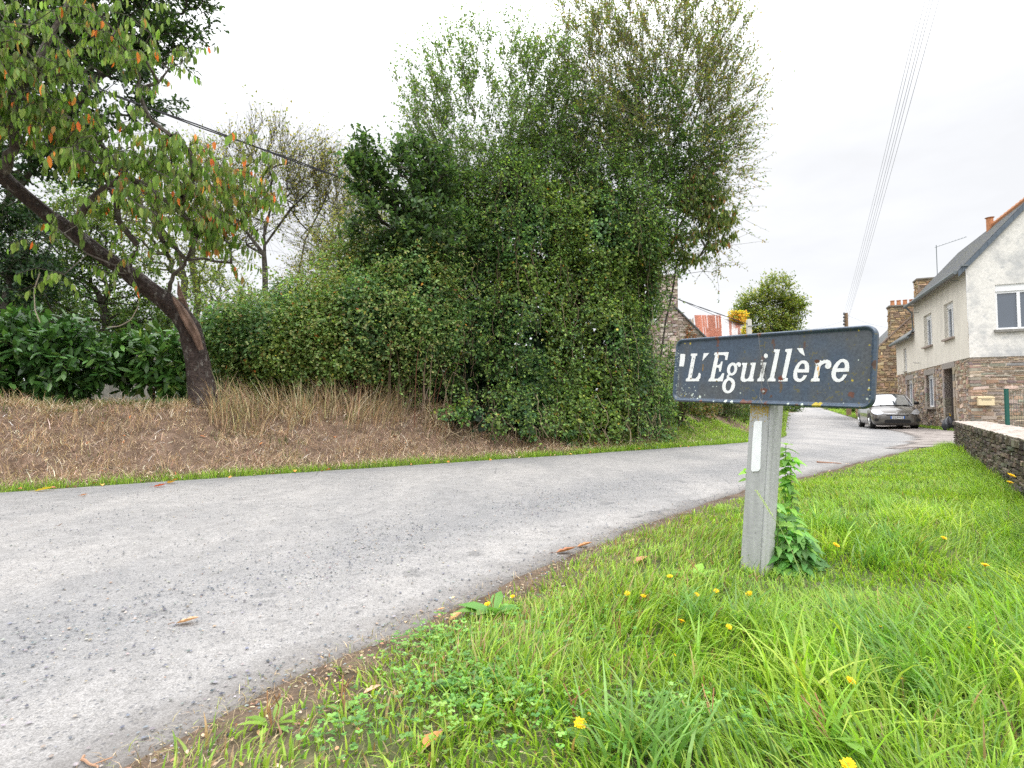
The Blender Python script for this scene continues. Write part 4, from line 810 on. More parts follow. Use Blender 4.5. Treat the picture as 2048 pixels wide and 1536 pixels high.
P2 = P2[rv.rand(len(P2)) < w]; k = len(P2); sz = .0026+.0042*rv.rand(k)**2.2
zr = np.where(sdist(P2, RIGHT) > 0, lz(P2)+.013, gz(P2)); V = ico[None]*(1+rv.randn(k, 7, 3)*.2)*sz[:, None, None]*np.array([1.2, 1.0, .6]); aa = rv.rand(k)*6.28
V = np.stack([V[..., 0]*np.cos(aa)[:, None]-V[..., 1]*np.sin(aa)[:, None], V[..., 0]*np.sin(aa)[:, None]+V[..., 1]*np.cos(aa)[:, None], V[..., 2]], -1)+np.column_stack([P2, zr+sz*.3])[:, None]
mgv.add(V.reshape(-1, 3), T=((np.arange(k)*7)[:, None, None]+itri[None]).reshape(-1, 3), c=np.repeat(pal(rv, k, [(.16, .17, .19), (.24, .24, .24), (.10, .11, .13), (.34, .31, .27), (.28, .22, .17)], (3, 3, 2, 1.5, .6), .15), 10, 0))
tag(mgv.build('gravel', STONE), 'loose grey chippings on the asphalt', 'gravel', kind='stuff')
# litter: fallen leaves and wood chips
mlt = M(); rl = np.random.RandomState(131)
LIT = [(.50, .17, .05), (.38, .14, .06), (.25, .12, .07), (.55, .30, .10), (.33, .22, .14)]
P, nn, mm = scatter(rl, 5200, -9, 6, 1.5, 14, lambda P, nn, mm: (nn > -.12)*(nn < 2.6)*(.05+.10*(P[:, 0] < -1)+.35*(np.abs(nn-.05) < .1))); k = len(P)
P[:, 2] += .025; leaves(mlt, P, randdir(rl, k)*np.array([1, 1, .35]), np.array([0, 0, 1.])+randdir(rl, k)*.7, .07*(.5+rl.rand(k)*.8), .034*(.5+rl.rand(k)), pal(rl, k, LIT, (2, 2, 3, 1.3, 2), .25), OVAL, .5, .2)
P, nn, mm = scatter(rl, 9000, -1.5, 3, .9, 3.4, lambda P, nn, mm: (mm > -.02)*(1-ss(.3, 1.1, mm+.4*(P[:, 1]-1.5)))*.55); k = len(P)
P[:, 2] += .008; leaves(mlt, P, randdir(rl, k)*np.array([1, 1, .25]), np.array([0, 0, 1.])+randdir(rl, k)*.5, .013*(.4+rl.rand(k)*1.3), .006*(.5+rl.rand(k)), pal(rl, k, [(.30, .23, .15), (.24, .14, .09), (.38, .32, .24), (.17, .10, .07), (.32, .18, .10)], None, .25), OVAL, .3, .1)
P, nn, mm = scatter(rl, 3000, -2, 9, 1.0, 12, lambda P, nn, mm: (np.abs(mm-.05) < .12)*(.45)); k = len(P)
P[:, 2] += .012; leaves(mlt, P, randdir(rl, k)*np.array([1, 1, .25]), np.array([0, 0, 1.])+randdir(rl, k)*.5, .03*(.4+rl.rand(k)*1.2), .014*(.5+rl.rand(k)), pal(rl, k, [(.30, .17, .10), (.20, .12, .08), (.36, .25, .16)], None, .25), OVAL, .3, .1)
P, nn, mm = scatter(rl, 60000, -1.6, 2.6, .9, 4.2, lambda P, nn, mm: (mm > -.06)*(1-ss(.25, 1.2, mm+.25*(P[:, 1]-1.5)))*(.35+.65*ss(.4, .6, vn2(P[:, 0], P[:, 1], 5, 71)))); k = len(P)
P[:, 2] += .004; blades(mlt, rl, P, .012+.030*rl.rand(k), .0016*(.6+rl.rand(k)), pal(rl, k, [(.42, .33, .20), (.30, .22, .13), (.20, .13, .08), (.22, .26, .07), (.50, .42, .28)], (3, 3, 2, 2, 1), .25), lean=1.3, K=3)
tag(mlt.build('leaf_litter', STRAW), 'small fallen leaves and wood chips along the road edges', 'leaf litter', kind='stuff')
# single fallen leaves and bits one can point to
def fallen(px, py, size, colr, lab, rot=0., cat='leaf', name='fallen_leaf', zt=.02, curl=.5):
    p = G(px, py, zt); z0 = max(gp(p[0], p[1]), float(lz(p[None, :2])[0])+.012); p = np.array([p[0], p[1], z0+.006]); r_ = np.random.RandomState(int(px+py)); m_ = M()
    D = np.array([[math.cos(rot), math.sin(rot), .05]]); q = p-D[0]*size*.5
    leaves(m_, q[None], D, np.array([[0., .15, 1]]), size, size*.55, np.array([colr]), ([0, .12, .25, .38, .52, .66, .8, .92, 1], [.05, .45, .85, .7, 1.0, .75, .6, .25, 0]), .55, -curl*.35)
    m_.tube(np.array([q-D[0]*size*.35, q-D[0]*size*.15+np.array([0, 0, .004]), q]), .0012, 4, c=np.array(colr)*.6)
    o = m_.build(name, STRAW, None, p); o.location = p; return tag(o, lab, cat, 'single fallen leaves' if cat == 'leaf' else None)
FL = [(375, 1243, .075, (.42, .24, .15), 'curled tan leaf lying in the middle of the asphalt', .2), (168, 990, .06, (.55, .24, .12), 'small pale orange leaf on the asphalt near the far verge at the left', .1),
      (320, 972, .11, (.50, .10, .03), 'deep orange leaf on the asphalt edge, beside a yellow leaf on the grass', .3), (342, 966, .12, (.55, .30, .05), 'yellow orange leaf resting on the far grass strip above an orange leaf', -.5),
      (88, 980, .14, (.60, .45, .05), 'yellow leaf on the far grass strip at the left edge', .6), (860, 1508, .075, (.36, .17, .07), 'broad brown curled leaf at the bottom of the verge', .8), (1282, 1130, .10, (.32, .16, .09), 'brown curled leaf in the short grass left of the post', .6),
      (913, 1233, .06, (.45, .24, .13), 'folded light brown leaf on the soil edge below the dock plant', .9), (882, 1218, .03, (.50, .28, .14), 'tiny tan leaf on the asphalt just off the verge', .0), (1170, 1091, .09, (.34, .16, .08), 'reddish brown leaf on the road edge, upper of two', .2),
      (1132, 1103, .11, (.26, .12, .07), 'flat dark brown leaf on the road edge, lower of two', .1), (880, 1330, .05, (.30, .12, .08), 'small red brown leaf in the bare soil near a clover patch', 1.2), (745, 1385, .05, (.42, .26, .18), 'pinkish brown leaf on the bare soil at the road edge', .5),
      (1108, 1325, .035, (.40, .06, .03), 'small dark red leaf in the grass', .3)]
for q in FL: fallen(*q)
fallen(120, 1051, .03, (.16, .08, .05), 'small round brown husk lying alone on the asphalt', .4, cat='husk', name='nut_husk', curl=1.8)
def twig_thing(a, b, r0, colr, lab):
    p0 = G(*a, .03); p1 = G(*b, .03); f_ = np.linspace(0, 1, 9)[:, None]; P = p0*(1-f_)+p1*f_; P[:, 2] = [max(gp(x, y), float(lz(np.array([[x, y]]))[0])+.013)+r0 for x, y, _ in P]
    P[:, :2] += np.random.RandomState(3).randn(9, 2)*r0*.8; o_ = P[0].copy(); m_ = M(); m_.tube(P, np.linspace(r0, r0*.5, 9), 6, c=colr)
    m_.tube(np.array([P[5], P[5]+np.array([.03, .02, .004])]), r0*.5, 4, c=colr); o = m_.build('fallen_twig', TWIG, None, o_); o.location = o_; tag(o, lab, 'twig')
twig_thing((163, 1500), (200, 1530), .0035, (.33, .2, .13), 'short split stick on the asphalt at the bottom left'); twig_thing((1632, 923), (1682, 926), .012, (.32, .17, .11), 'thin reddish stick on the road beyond the post')
twig_thing((850, 1492), (885, 1470), .006, (.33, .24, .18), 'short brown stick beside the curled leaf at the bottom of the verge')

# yellow flowers
YEL = mat('yellow_petal', (.82, .56, .015), rough=.6, spec=.2, trans=.25); CEN = mat('flower_centre', (.62, .33, .01), rough=.8); STEM = mat('stem_green', (.13, .20, .05), rough=.6, trans=.1)
def flower(px, py, h, size, lab, full=True):
    p = G(px, py, h+.02); z0 = gp(p[0], p[1]); top = G(px, py, z0+h); b = np.array([top[0]+random.uniform(-.02, .02), top[1]+random.uniform(-.02, .02), 0]); b[2] = gp(b[0], b[1]); r_ = np.random.RandomState(int(px*3+py))
    rt = thing('yellow_flower', lab, 'flower', b, group='yellow flowers in the verge'); m_ = M(); f_ = np.linspace(0, 1, 6)[:, None]
    m_.tube(b*(1-f_)+top*f_+np.hstack([np.sin(f_*3.14)*.01, np.zeros((6, 1)), np.zeros((6, 1))]), .0011, 5, c=(.1, .2, .05)); m_.build('stem', STEM, rt, b)
    ax = unit(np.array([r_.randn()*.3, -.35+r_.randn()*.25, 1.])); e1 = unit(np.cross(ax, [1, 0, 0.1])); e2 = np.cross(ax, e1); m_ = M(); n_ = 15
    for ring, (s_, el) in enumerate(((1, .15), (.75, .5)) if full else ((.6, 1.4),)):
        a = np.arange(n_)*6.283/n_+ring*.2+r_.randn(n_)*.06; D = np.cos(a)[:, None]*e1+np.sin(a)[:, None]*e2+ax*el
        leaves(m_, np.tile(top, (n_, 1)), D, np.tile(ax, (n_, 1)), size*.5*s_*(.85+.3*r_.rand(n_)), size*.16, np.ones((n_, 3))*.5, ([0, .5, .92, 1], [.4, .9, .9, .5]), .1)
    m_.build('petals', YEL, rt, b); m_ = M(); m_.tube(np.array([top-ax*.006, top+ax*.001, top+ax*.004]), np.array([size*.12, size*.16, size*.08]), 8); m_.build('centre' if full else 'bud', CEN if full else STEM, rt, b)
FW = [(1160, 1447, .05, .027, 'largest yellow flower of the lower middle of the verge, fully open', 1), (1178, 1430, .07, .018, 'small half open yellow flower just behind the largest one', 0), (1340, 1153, .09, .024, 'open yellow flower nearest the road on the left of the post', 1),
      (1255, 1187, .06, .022, 'left one of a pair of yellow flowers in short grass left of the post', 1), (1287, 1192, .06, .02, 'right one of a pair of yellow flowers in short grass left of the post', 1), (1393, 1190, .07, .024, 'yellow flower left of the post foot beside a broad pale leaf', 1),
      (1432, 1182, .08, .022, 'tilted yellow flower close to the left of the post foot', 1), (1498, 1188, .10, .027, 'open yellow flower in front of the post foot', 1), (1363, 1242, .07, .024, 'yellow flower on its own a little in front of the row left of the post', 1),
      (1458, 1254, .06, .02, 'small yellow flower head, left one of two in front of the post', 1), (1512, 1252, .06, .018, 'small yellow flower head, right one of two in front of the post', 0), (1484, 1284, .05, .018, 'tiny orange yellow flower below the two heads in front of the post', 0),
      (1348, 1312, .06, .02, 'small round yellow flower in the clover', 0), (1702, 1362, .10, .024, 'star shaped yellow flower in the tall grass at lower right', 1), (1802, 1360, .10, .018, 'withered orange flower head in the tall grass right of the star shaped one', 0),
      (1760, 1255, .10, .018, 'orange bud above the long grass blades right of the post', 0), (1938, 1258, .10, .022, 'half closed yellow flower near the right edge of the lawn', 0), (1970, 1130, .16, .030, 'wide yellow flower seen edge on, tallest at the right', 1),
      (1967, 1153, .11, .022, 'yellow flower bud below the wide edge-on flower at the right', 0), (1645, 1283, .08, .018, 'small yellow bud in the grass between post and star shaped flower', 0), (1697, 1530, .06, .028, 'yellow flower cut by the bottom edge of the picture', 1),
      (1025, 1193, .05, .02, 'yellow flower right of the broad leaved plant on the road edge', 1), (975, 1208, .06, .022, 'yellow flower standing among the broad leaves on the road edge', 1), (1672, 1090, .10, .032, 'yellow flower in a grass tuft right of the climbing nettle', 1),
      (1888, 1076, .07, .028, 'yellow flower alone in the middle of the lawn toward the wall', 1), (2023, 951, .30, .05, 'upper yellow flower on a tall dark stem before the stone wall', 1), (2020, 965, .26, .04, 'lower yellow flower on a tall dark stem before the stone wall', 1),
      (1753, 1048, .06, .022, 'small yellow flower far out in the lawn behind the nettle', 0), (1547, 1178, .06, .016, 'tiny yellow bud at the foot of the post, beside the nettle', 0)]
for q in FW: flower(*q)
# broad leaved weeds
def rosette(px, py, n_, L, W, cols, lab, name, cat, up=.5, tpl=LOBED, a0=0, spread=6.28, grp=None):
    p = G(px, py, .03); p[2] = gp(p[0], p[1]); r_ = np.random.RandomState(int(px)); rt = thing(name, lab, cat, p, group=grp); m_ = M()
    a = a0+np.arange(n_)*spread/n_+r_.randn(n_)*.25; D = np.stack([np.cos(a), np.sin(a), np.full(n_, up)+r_.randn(n_)*.2], -1)
    leaves(m_, np.tile(p, (n_, 1))+D*.01, D, np.tile([0, 0, 1.], (n_, 1))+D*-.3, L*(.7+.5*r_.rand(n_)), W*(.8+.4*r_.rand(n_)), pal(r_, n_, cols, None, .15), tpl, .3, .45)
    m_.build('leaf', LEAF, rt, p)
    for k in range(3): m_ = M(); m_.tube(np.array([p, p+np.array([r_.randn()*.01, r_.randn()*.01, .05]), p+np.array([r_.randn()*.02, r_.randn()*.02, .09])]), .0015, 5, c=(.3, .16, .08)); m_.build('stem', TWIG, rt, p)
GL = [(.14, .26, .05), (.18, .31, .07), (.11, .21, .05)]
WG = 'broad leaved weeds in the verge'
DN = ([0, .12, .16, .28, .33, .46, .52, .66, .72, .86, 1], [.12, .3, .15, .6, .3, .8, .4, 1, .55, .7, 0])
for q in [(1640, 1500, 8, .13, .045, GL, 'big dandelion with long toothed leaves and a reddish midrib at bottom right', 'dandelion_plant', 'plant', .45, DN), (1430, 1480, 7, .12, .04, GL, 'dandelion rosette with pale toothed leaves at the bottom middle', 'dandelion_plant', 'plant', .3, DN),
          (1240, 1290, 6, .09, .03, GL, 'small dandelion rosette in short grass left of the post', 'dandelion_plant', 'plant', .4, DN), (985, 1225, 9, .12, .065, [(.10, .22, .05), (.13, .26, .06)], 'broad leaved dock plant on the very edge of the asphalt', 'dock_plant', 'plant', .8, OVAL),
          (545, 1440, 7, .055, .018, [(.16, .26, .04), (.12, .2, .04)], 'small bright weed on the bare soil at the lower left of the verge', 'dock_plant', 'plant', .8, OVAL), (690, 1420, 5, .055, .025, GL, 'pale spreading weed on the bare soil left of the clover', 'dock_plant', 'plant', .4, OVAL),
          (1390, 1165, 6, .11, .045, [(.2, .34, .06), (.15, .28, .05)], 'yellowish broad leaved plant beside the yellow flowers left of the post', 'dock_plant', 'plant', .9, OVAL), (1840, 1260, 5, .13, .06, GL, 'broad pale leaf rosette in the lawn at the right', 'dock_plant', 'plant', .3, OVAL),
          (1700, 1060, 6, .10, .05, GL, 'low broad leaved plant behind the yellow flower right of the nettle', 'dock_plant', 'plant', .3, OVAL), (1560, 1040, 6, .08, .04, [(.2, .33, .05)], 'light green weed in the lawn close behind the nettle', 'dock_plant', 'plant', .5, OVAL),
          (1150, 1460, 8, .12, .045, [(.10, .22, .05), (.14, .27, .05)], 'dandelion rosette under the largest yellow flower', 'dandelion_plant', 'plant', .35, DN), (1480, 1120, 6, .10, .05, [(.10, .19, .06)], 'small nettle seedling left of the post foot', 'nettle_plant', 'plant', .3, TOOTH)]:
    rosette(*q, grp=WG)

# ------------------------------------------------------------------ the place-name sign and its concrete post
sU0 = np.array([1.45839295, 2.18, .34103427+CZ]); sTL = np.array([.90245716, 2.99970506, .38598396+CZ]); sBR = np.array([1.43176092, 2.1761417, .0023688+CZ]); sBL = np.array([.87582513, 2.99584677, .04731849+CZ])
U = unit((sU0-sTL)+(sBR-sBL)); Wv = (sTL-sBL)+(sU0-sBR); Wv = unit(Wv-U*(Wv@U)); Nv = np.cross(U, Wv)
if Nv@(-sBL) < 0: Nv = -Nv
SW, SH = .991, .3397
def S3(u, w, n_=0.0): return sBL+U*u+Wv*w+Nv*n_
def onplane(px, py, n_=0.0):      # photo point -> sign coordinates
    r = ray(px, py); o = np.array([0, 0, CZ]); t = ((S3(0, 0, n_)-o)@Nv)/(r@Nv); q = o+r*t-sBL; return q@U, q@Wv
# post
pu0, _ = onplane(1504, 812, -.03); pb = S3(pu0+.06, 0, -.09); hgt = None
sgn = thing('name_sign', 'dark blue place-name sign lettered in white italics, bolted to a concrete post', 'sign', S3(.5, 0)); so_ = np.array(sgn.location)
pst = thing('concrete_post', 'grey concrete post in the verge carrying the blue place-name sign', 'post', (*S3(pu0+.06, -.80, -.06)[:2], 0.0)); po_ = np.array(pst.location)
prof = [(0, -.018), (0, -.085), (.122, -.085), (.122, -.045), (.113, -.036), (.113, -.024), (.106, -.018), (.100, -.018), (.097, -.022), (.093, -.018)]
mp_ = M(); L_ = []
ws = [-.98, -.8, -.6, -.4, -.2, 0, .15, .30]; k = len(prof)
taper = lambda w: 1+(.0)*(w)
V = np.array([[S3(pu0+a*taper(w), w, b) for a, b in prof] for w in ws]).reshape(-1, 3)
Q = [(i_*k+j_, i_*k+(j_+1) % k, (i_+1)*k+(j_+1) % k, (i_+1)*k+j_) for i_ in range(len(ws)-1) for j_ in range(k)]
mp_.add(V, Q); cv_ = V[-k:].mean(0); mp_.add(np.vstack([V[-k:], cv_]), T=[(a, (a+1) % k, k) for a in range(k)])
CONC = mat('concrete', (.40, .405, .40), rough=.85, spec=.25, noise=[(4, 5, .82, 1.12, None, (5, 5, .5)), (7, 4, .60, .75, (.33, .28, .21), (1, 1, .4)), (60, 4, .93, 1.06, None), (45, 2, .73, .76, (.10, .10, .10))], bump=(70, .35, .004))
mp_.build('shaft', CONC, pst, po_)
# yellow lichen under the sign and on the post head
ml_ = M(); r_ = np.random.RandomState(141)
for k in range(420):
    a = r_.uniform(0, .112); w = -.005-abs(r_.randn())*.022*(1.5 if a < .05 else 1); q = S3(pu0+a if a < .092 else pu0+.09, w, -.0165-r_.rand()*.001); s_ = .0009+.0022*r_.rand(); th_ = np.arange(6)*1.047+r_.rand()
    ml_.add([q+U*math.cos(t)*s_*r_.uniform(.6, 1.3)+Wv*math.sin(t)*s_ for t in th_]+[q], T=[(j_, (j_+1) % 6, 6) for j_ in range(6)], c=(.42, .30, .06))
ml_.build('lichen', STONE, pst, po_)['kind'] = 'stuff'
# white reflector strip
mr = M(); oc = [onplane(*q, -.014) for q in ((1508, 845), (1511, 842.5), (1521, 842), (1524, 844), (1523, 860), (1520, 937), (1517, 942), (1504.5, 943.5), (1502, 939), (1505, 880))]
mr.poly(oc, f=lambda x, y: S3(x, y, -.014)); k = len(oc); mr.add([S3(x, y, -.014) for x, y in oc]+[S3(x, y, -.0178) for x, y in oc], [(j_, (j_+1) % k, k+(j_+1) % k, k+j_) for j_ in range(k)])
mr.build('reflector', mat('white_reflector', (.80, .82, .83), rough=.45, spec=.5, noise=[(20, 4, .9, 1.05, None)]), pst, po_)
# plate: height field with raised rolled rim, painted colours per face
nu, nw = 430, 150; uu = np.linspace(0, SW, nu); ww = np.linspace(0, SH, nw); UU, WW = np.meshgrid(uu, ww, indexing='xy'); RC = .045
def rr_sd(u, w, ins=0.0):     # distance inside a rounded rectangle
    rc_ = max(RC-ins, .012); qx = np.abs(u-SW/2)-(SW/2-ins-rc_); qy = np.abs(w-SH/2)-(SH/2-ins-rc_)
    return -(np.hypot(np.maximum(qx, 0), np.maximum(qy, 0))+np.minimum(np.maximum(qx, qy), 0)-rc_)
# squeeze the grid so that it follows the rounded outline
def fit(u, w):
    x = (u-SW/2); y = (w-SH/2); d = rr_sd(u, w); ox = x.copy(); oy = y.copy()
    cx_ = SW/2-RC; cy_ = SH/2-RC; m_ = (np.abs(x) > cx_) & (np.abs(y) > cy_)
    a = (np.abs(x)-cx_)/RC; b = (np.abs(y)-cy_)/RC
    nx_ = a*np.sqrt(np.maximum(1-b*b/2, 0)); ny_ = b*np.sqrt(np.maximum(1-a*a/2, 0))
    ox = np.where(m_, np.sign(x)*(cx_+nx_*RC), x); oy = np.where(m_, np.sign(y)*(cy_+ny_*RC), y); return ox+SW/2, oy+SH/2
Uf, Wf = fit(UU, WW); D_ = rr_sd(Uf, Wf)
rim = np.clip((.021-D_)/.021, 0, 1); Hh = .0135*np.sin(np.clip(rim*1.25, 0, 1)*math.pi/2)*np.where(D_ < .006, np.sqrt(np.clip(D_/.006, 0, 1))*.75+.25, 1)
Hh = Hh*ss(.023, .013, D_)
V = S3(0, 0)[None, None]+U*Uf[..., None]+Wv*Wf[..., None]+Nv*Hh[..., None]
i, j = np.meshgrid(np.arange(nu-1), np.arange(nw-1), indexing='xy'); Q = np.stack([j*nu+i, j*nu+i+1, (j+1)*nu+i+1, (j+1)*nu+i], -1).reshape(-1, 4)
fu = Uf.ravel()[Q].mean(1); fw = Wf.ravel()[Q].mean(1); fd = rr_sd(fu, fw)
P3 = np.column_stack([fu, fw, fu*0]); blue = np.array([.052, .076, .110]); grey = np.array([.088, .088, .082])
big = vnoise(P3*6, 1); mid = vnoise(P3*28*np.array([1, .5, 1]), 2); fin = vnoise(P3*160, 3); f2 = vnoise(P3*90, 9)
tgrey = np.clip((big-.45)*1.3+(mid-.5)*.6+.1+.3*(fu/SW-.45), 0, .62)*(fd > .02)
cS = blue*(1-tgrey[:, None])+grey*tgrey[:, None]; cS = cS*(.8+.45*fin[:, None])
sp_ = (fin*.6+f2*.6 > .88) & (mid > .5) & (fu > .4); cS[sp_] = [.11, .105, .06]
def spot(px, py, r0, colr, streak=0, irr=.5, keepout=None):
    u0, w0 = onplane(px, py); du = fu-u0; dw = fw-w0
    d = np.hypot(du, np.where(dw < 0, dw/(1+streak), dw))/r0+(vnoise(P3*110, u0*100)-.5)*irr*2
    k = np.clip((1.05-d)*3, 0, 1)[:, None]; cS[:] = cS*(1-k)+np.array(colr)*(.75+.5*f2[:, None])*k
RU = (.13, .052, .034); RU2 = (.085, .048, .035); rusts = [(1527, 783, .018, RU, 0), (1524, 719, .011, RU, .3), (1530, 716, .009, RU2, 0), (1562, 757, .012, RU, 1.2), (1547, 680, .007, RU2, 3), (1548, 690, .006, RU2, 3), (1634, 724, .011, RU2, 0), (1609, 688, .007, RU2, 4), (1703, 789, .010, RU, .8), (1436, 678, .009, RU, 5), (1435, 673, .013, RU, 0), (1490, 805, .017, RU, 0), (1501, 806, .012, RU, 0), (1533, 808, .010, RU, 0), (1404, 803, .009, RU, 0),
          (1596, 812, .009, RU2, 0), (1352, 683, .012, RU, 0), (1752, 725, .010, RU2, 1), (1750, 731, .012, RU2, 0), (1510, 720, .005, RU2, 0), (1542, 792, .006, RU2, 0), (1636, 787, .004, RU2, 0), (1406, 730, .004, (.2, .12, .03), 8), (1522, 668, .012, RU, 0), (1495, 671, .007, RU2, 0), (1562, 770, .006, (.10, .07, .04), 4), (1540, 795, .006, (.10, .07, .04), 0)]
for q in rusts: spot(q[0], q[1], q[2], q[3], q[4])
LW = (.55, .62, .55); rq = np.random.RandomState(151)
for q in [(1384, 791, .006), (1400, 793.5, .007), (1453, 803, .008), (1466, 804, .009), (1430, 803, .005), (1391, 781, .004), (1386, 788, .005), (1364, 776, .004), (1579, 808, .006), (1607, 810, .006), (1481, 786, .0035), (1426, 773, .0028), (1433, 773, .0028), (1378, 775, .003), (1395, 797, .005), (1741, 792, .003), (1734, 798, .004), (1738, 776, .004), (1372, 788, .003), (1687, 806, .0025), (1717, 720, .002), (1383, 711, .002), (1377, 719, .002), (1389, 774, .0025)]: spot(*q, LW, 0, .35)
for k in range(70): spot(rq.uniform(1353, 1358), rq.uniform(698, 790), rq.uniform(.0008, .0020), LW, 0, .2)
for k in range(60): spot(1350+abs(rq.randn())*28, 797-abs(rq.randn())*12, rq.uniform(.0008, .0022), LW if rq.rand() < .75 else (.35, .30, .05), 0, .2)
for q in [(1636, 811, .014), (1632, 813, .011), (1641, 810, .011), (1737, 779, .005), (1369, 791.5, .006), (1705, 761, .0045), (1718, 661, .003), (1380, 687, .006), (1370, 687, .005), (1739, 690, .003), (1738, 760, .003)]: spot(*q, (.42, .33, .03), 0, .5)
mpl = M(); mpl.add(V.reshape(-1, 3), Q, c=cS)
# back of the plate and its edge skirt
bi_ = np.concatenate([np.arange(nu), np.arange(1, nw)*nu+nu-1, (nw-1)*nu+np.arange(nu-2, -1, -1), np.arange(nw-2, 0, -1)*nu]); k = len(bi_); E0 = V.reshape(-1, 3)[bi_]; E1 = E0-Nv*.014; E2 = E0-Nv*.0152+unit(S3(SW/2, SH/2)-E0)*.004
mpl.add(np.vstack([E0, E1]), [(j_, (j_+1) % k, k+(j_+1) % k, k+j_) for j_ in range(k)], c=(.06, .075, .10))
mpl.add(np.vstack([E1, S3(SW/2, SH/2, -.014)]), T=[(j_, (j_+1) % k, k) for j_ in range(k)], c=(.16, .16, .15))
SIGNM = mat('sign_enamel', attr=True, rough=.42, spec=.45, bump=(300, .12, .001))
mpl.build('plate', SIGNM, sgn, so_, smooth=True)
# lettering traced on the plate
def zc(ox, L): return [onplane(x/12.8+ox, y/12.8+680) for x, y in L]
def ell(cx, cy, rx, ry, k=.18, n_=30): return [(cx+rx*math.cos(t)-k*ry*math.sin(t), cy+ry*math.sin(t)) for t in np.arange(n_)*6.2832/n_]
A_, B_, C_ = 1345, 1470, 1580
LT = [(A_, [(205, 355), (330, 360), (318, 520), (290, 678), (175, 675), (190, 520)], None),
      (A_, [(480, 348), (642, 345), (632, 400), (598, 415), (490, 985), (580, 992), (645, 935), (683, 835), (730, 868), (715, 980), (690, 1000), (685, 1055), (340, 1058), (352, 992), (398, 968), (500, 420), (468, 400)], None),
      (A_, [(805, 338), (948, 335), (765, 540)], None),
      (A_, [(1085, 322), (1448, 308), (1408, 515), (1350, 512), (1358, 425), (1325, 388), (1195, 385), (1145, 640), (1190, 640), (1235, 600), (1250, 550), (1292, 552), (1245, 808), (1195, 805), (1198, 735), (1175, 708), (1130, 708), (1075, 992), (1165, 992), (1235, 930), (1280, 850), (1333, 852), (1292, 1058), (925, 1062), (938, 998), (975, 975), (1095, 400), (1070, 385)], None),
      (A_, ell(1530, 745, 130, 168, .13), ell(1530, 750, 54, 100, .13)), (A_, [(1620, 625), (1650, 590), (1700, 568), (1745, 585), (1758, 630), (1745, 675), (1710, 692), (1680, 675), (1670, 645), (1640, 660)], None),
      (A_, [(1405, 905), (1440, 870), (1490, 890), (1455, 920), (1450, 945), (1500, 965), (1480, 1000), (1400, 975), (1392, 940)], None), (A_, ell(1443, 1165, 165, 202, .12), ell(1440, 1168, 72, 133, .12)),
      (B_, [(188, 585), (320, 585), (248, 930), (250, 980), (275, 1000), (310, 1000), (352, 965), (372, 930), (432, 650), (395, 630), (405, 582), (540, 578), (462, 980), (486, 1000), (475, 1060), (345, 1060), (345, 1045), (250, 1075), (190, 1065), (145, 1020), (148, 960), (208, 650), (178, 630)], None),
      (B_, [(665, 580), (808, 575), (722, 975), (755, 1000), (745, 1060), (570, 1060), (582, 1000), (628, 965), (700, 650), (660, 635)], None), (B_, ell(795, 408, 52, 60, 0), None),
      (B_, [(1008, 240), (1160, 238), (1005, 975), (1048, 1000), (1035, 1060), (832, 1060), (848, 1000), (895, 970), (1035, 325), (998, 300)], None),
      (B_, [(1295, 235), (1472, 220), (1312, 965), (1358, 985), (1345, 1060), (1115, 1060), (1125, 1000), (1200, 965), (1335, 320), (1285, 295)], None),
      (C_, [(180, 208), (332, 208), (385, 410), (340, 385), (260, 325)], None),
      (C_, [(488, 832), (497, 690), (485, 610), (440, 550), (400, 528), (360, 522), (290, 530), (210, 585), (145, 680), (100, 800), (85, 900), (95, 980), (140, 1045), (210, 1075), (290, 1070), (370, 1020), (420, 950), (443, 905), (350, 900), (325, 950), (285, 990), (240, 998), (205, 970), (188, 910), (190, 832)], [(218, 745), (255, 660), (300, 605), (345, 600), (380, 630), (388, 745)]),
      (C_, [(640, 520), (812, 525), (808, 545), (870, 512), (960, 505), (1030, 530), (1065, 600), (1060, 680), (1020, 730), (970, 742), (915, 720), (898, 670), (920, 620), (945, 605), (885, 600), (820, 635), (785, 680), (725, 970), (768, 995), (760, 1062), (535, 1062), (552, 995), (605, 970), (670, 640), (640, 580)], None),
      (C_, [(1508, 808), (1523, 690), (1510, 590), (1460, 515), (1380, 483), (1290, 495), (1200, 560), (1130, 650), (1080, 760), (1062, 860), (1075, 960), (1120, 1035), (1190, 1075), (1270, 1078), (1360, 1035), (1430, 950), (1468, 885), (1370, 883), (1340, 940), (1290, 990), (1240, 998), (1195, 965), (1175, 900), (1185, 820)], [(1210, 728), (1250, 650), (1300, 580), (1345, 562), (1385, 580), (1410, 640), (1400, 722)])]
LETM = mat('white_lettering', (.76, .77, .76), rough=.5, spec=.4, noise=[(170, 2, .66, .72, (.22, .22, .22)), (60, 3, .64, .72, (.5, .5, .48)), (20, 3, .93, 1.05, None)])
mlt_ = M()
for q, (ox, o_, h_) in enumerate(LT):
    zn = .0010+.00025*(q % 4); pin = zc(ox, h_) if h_ else None
    mlt_.poly(zc(ox, o_), pin, f=lambda x, y: S3(x, y, zn))
mlt_.build('lettering', LETM, sgn, so_)
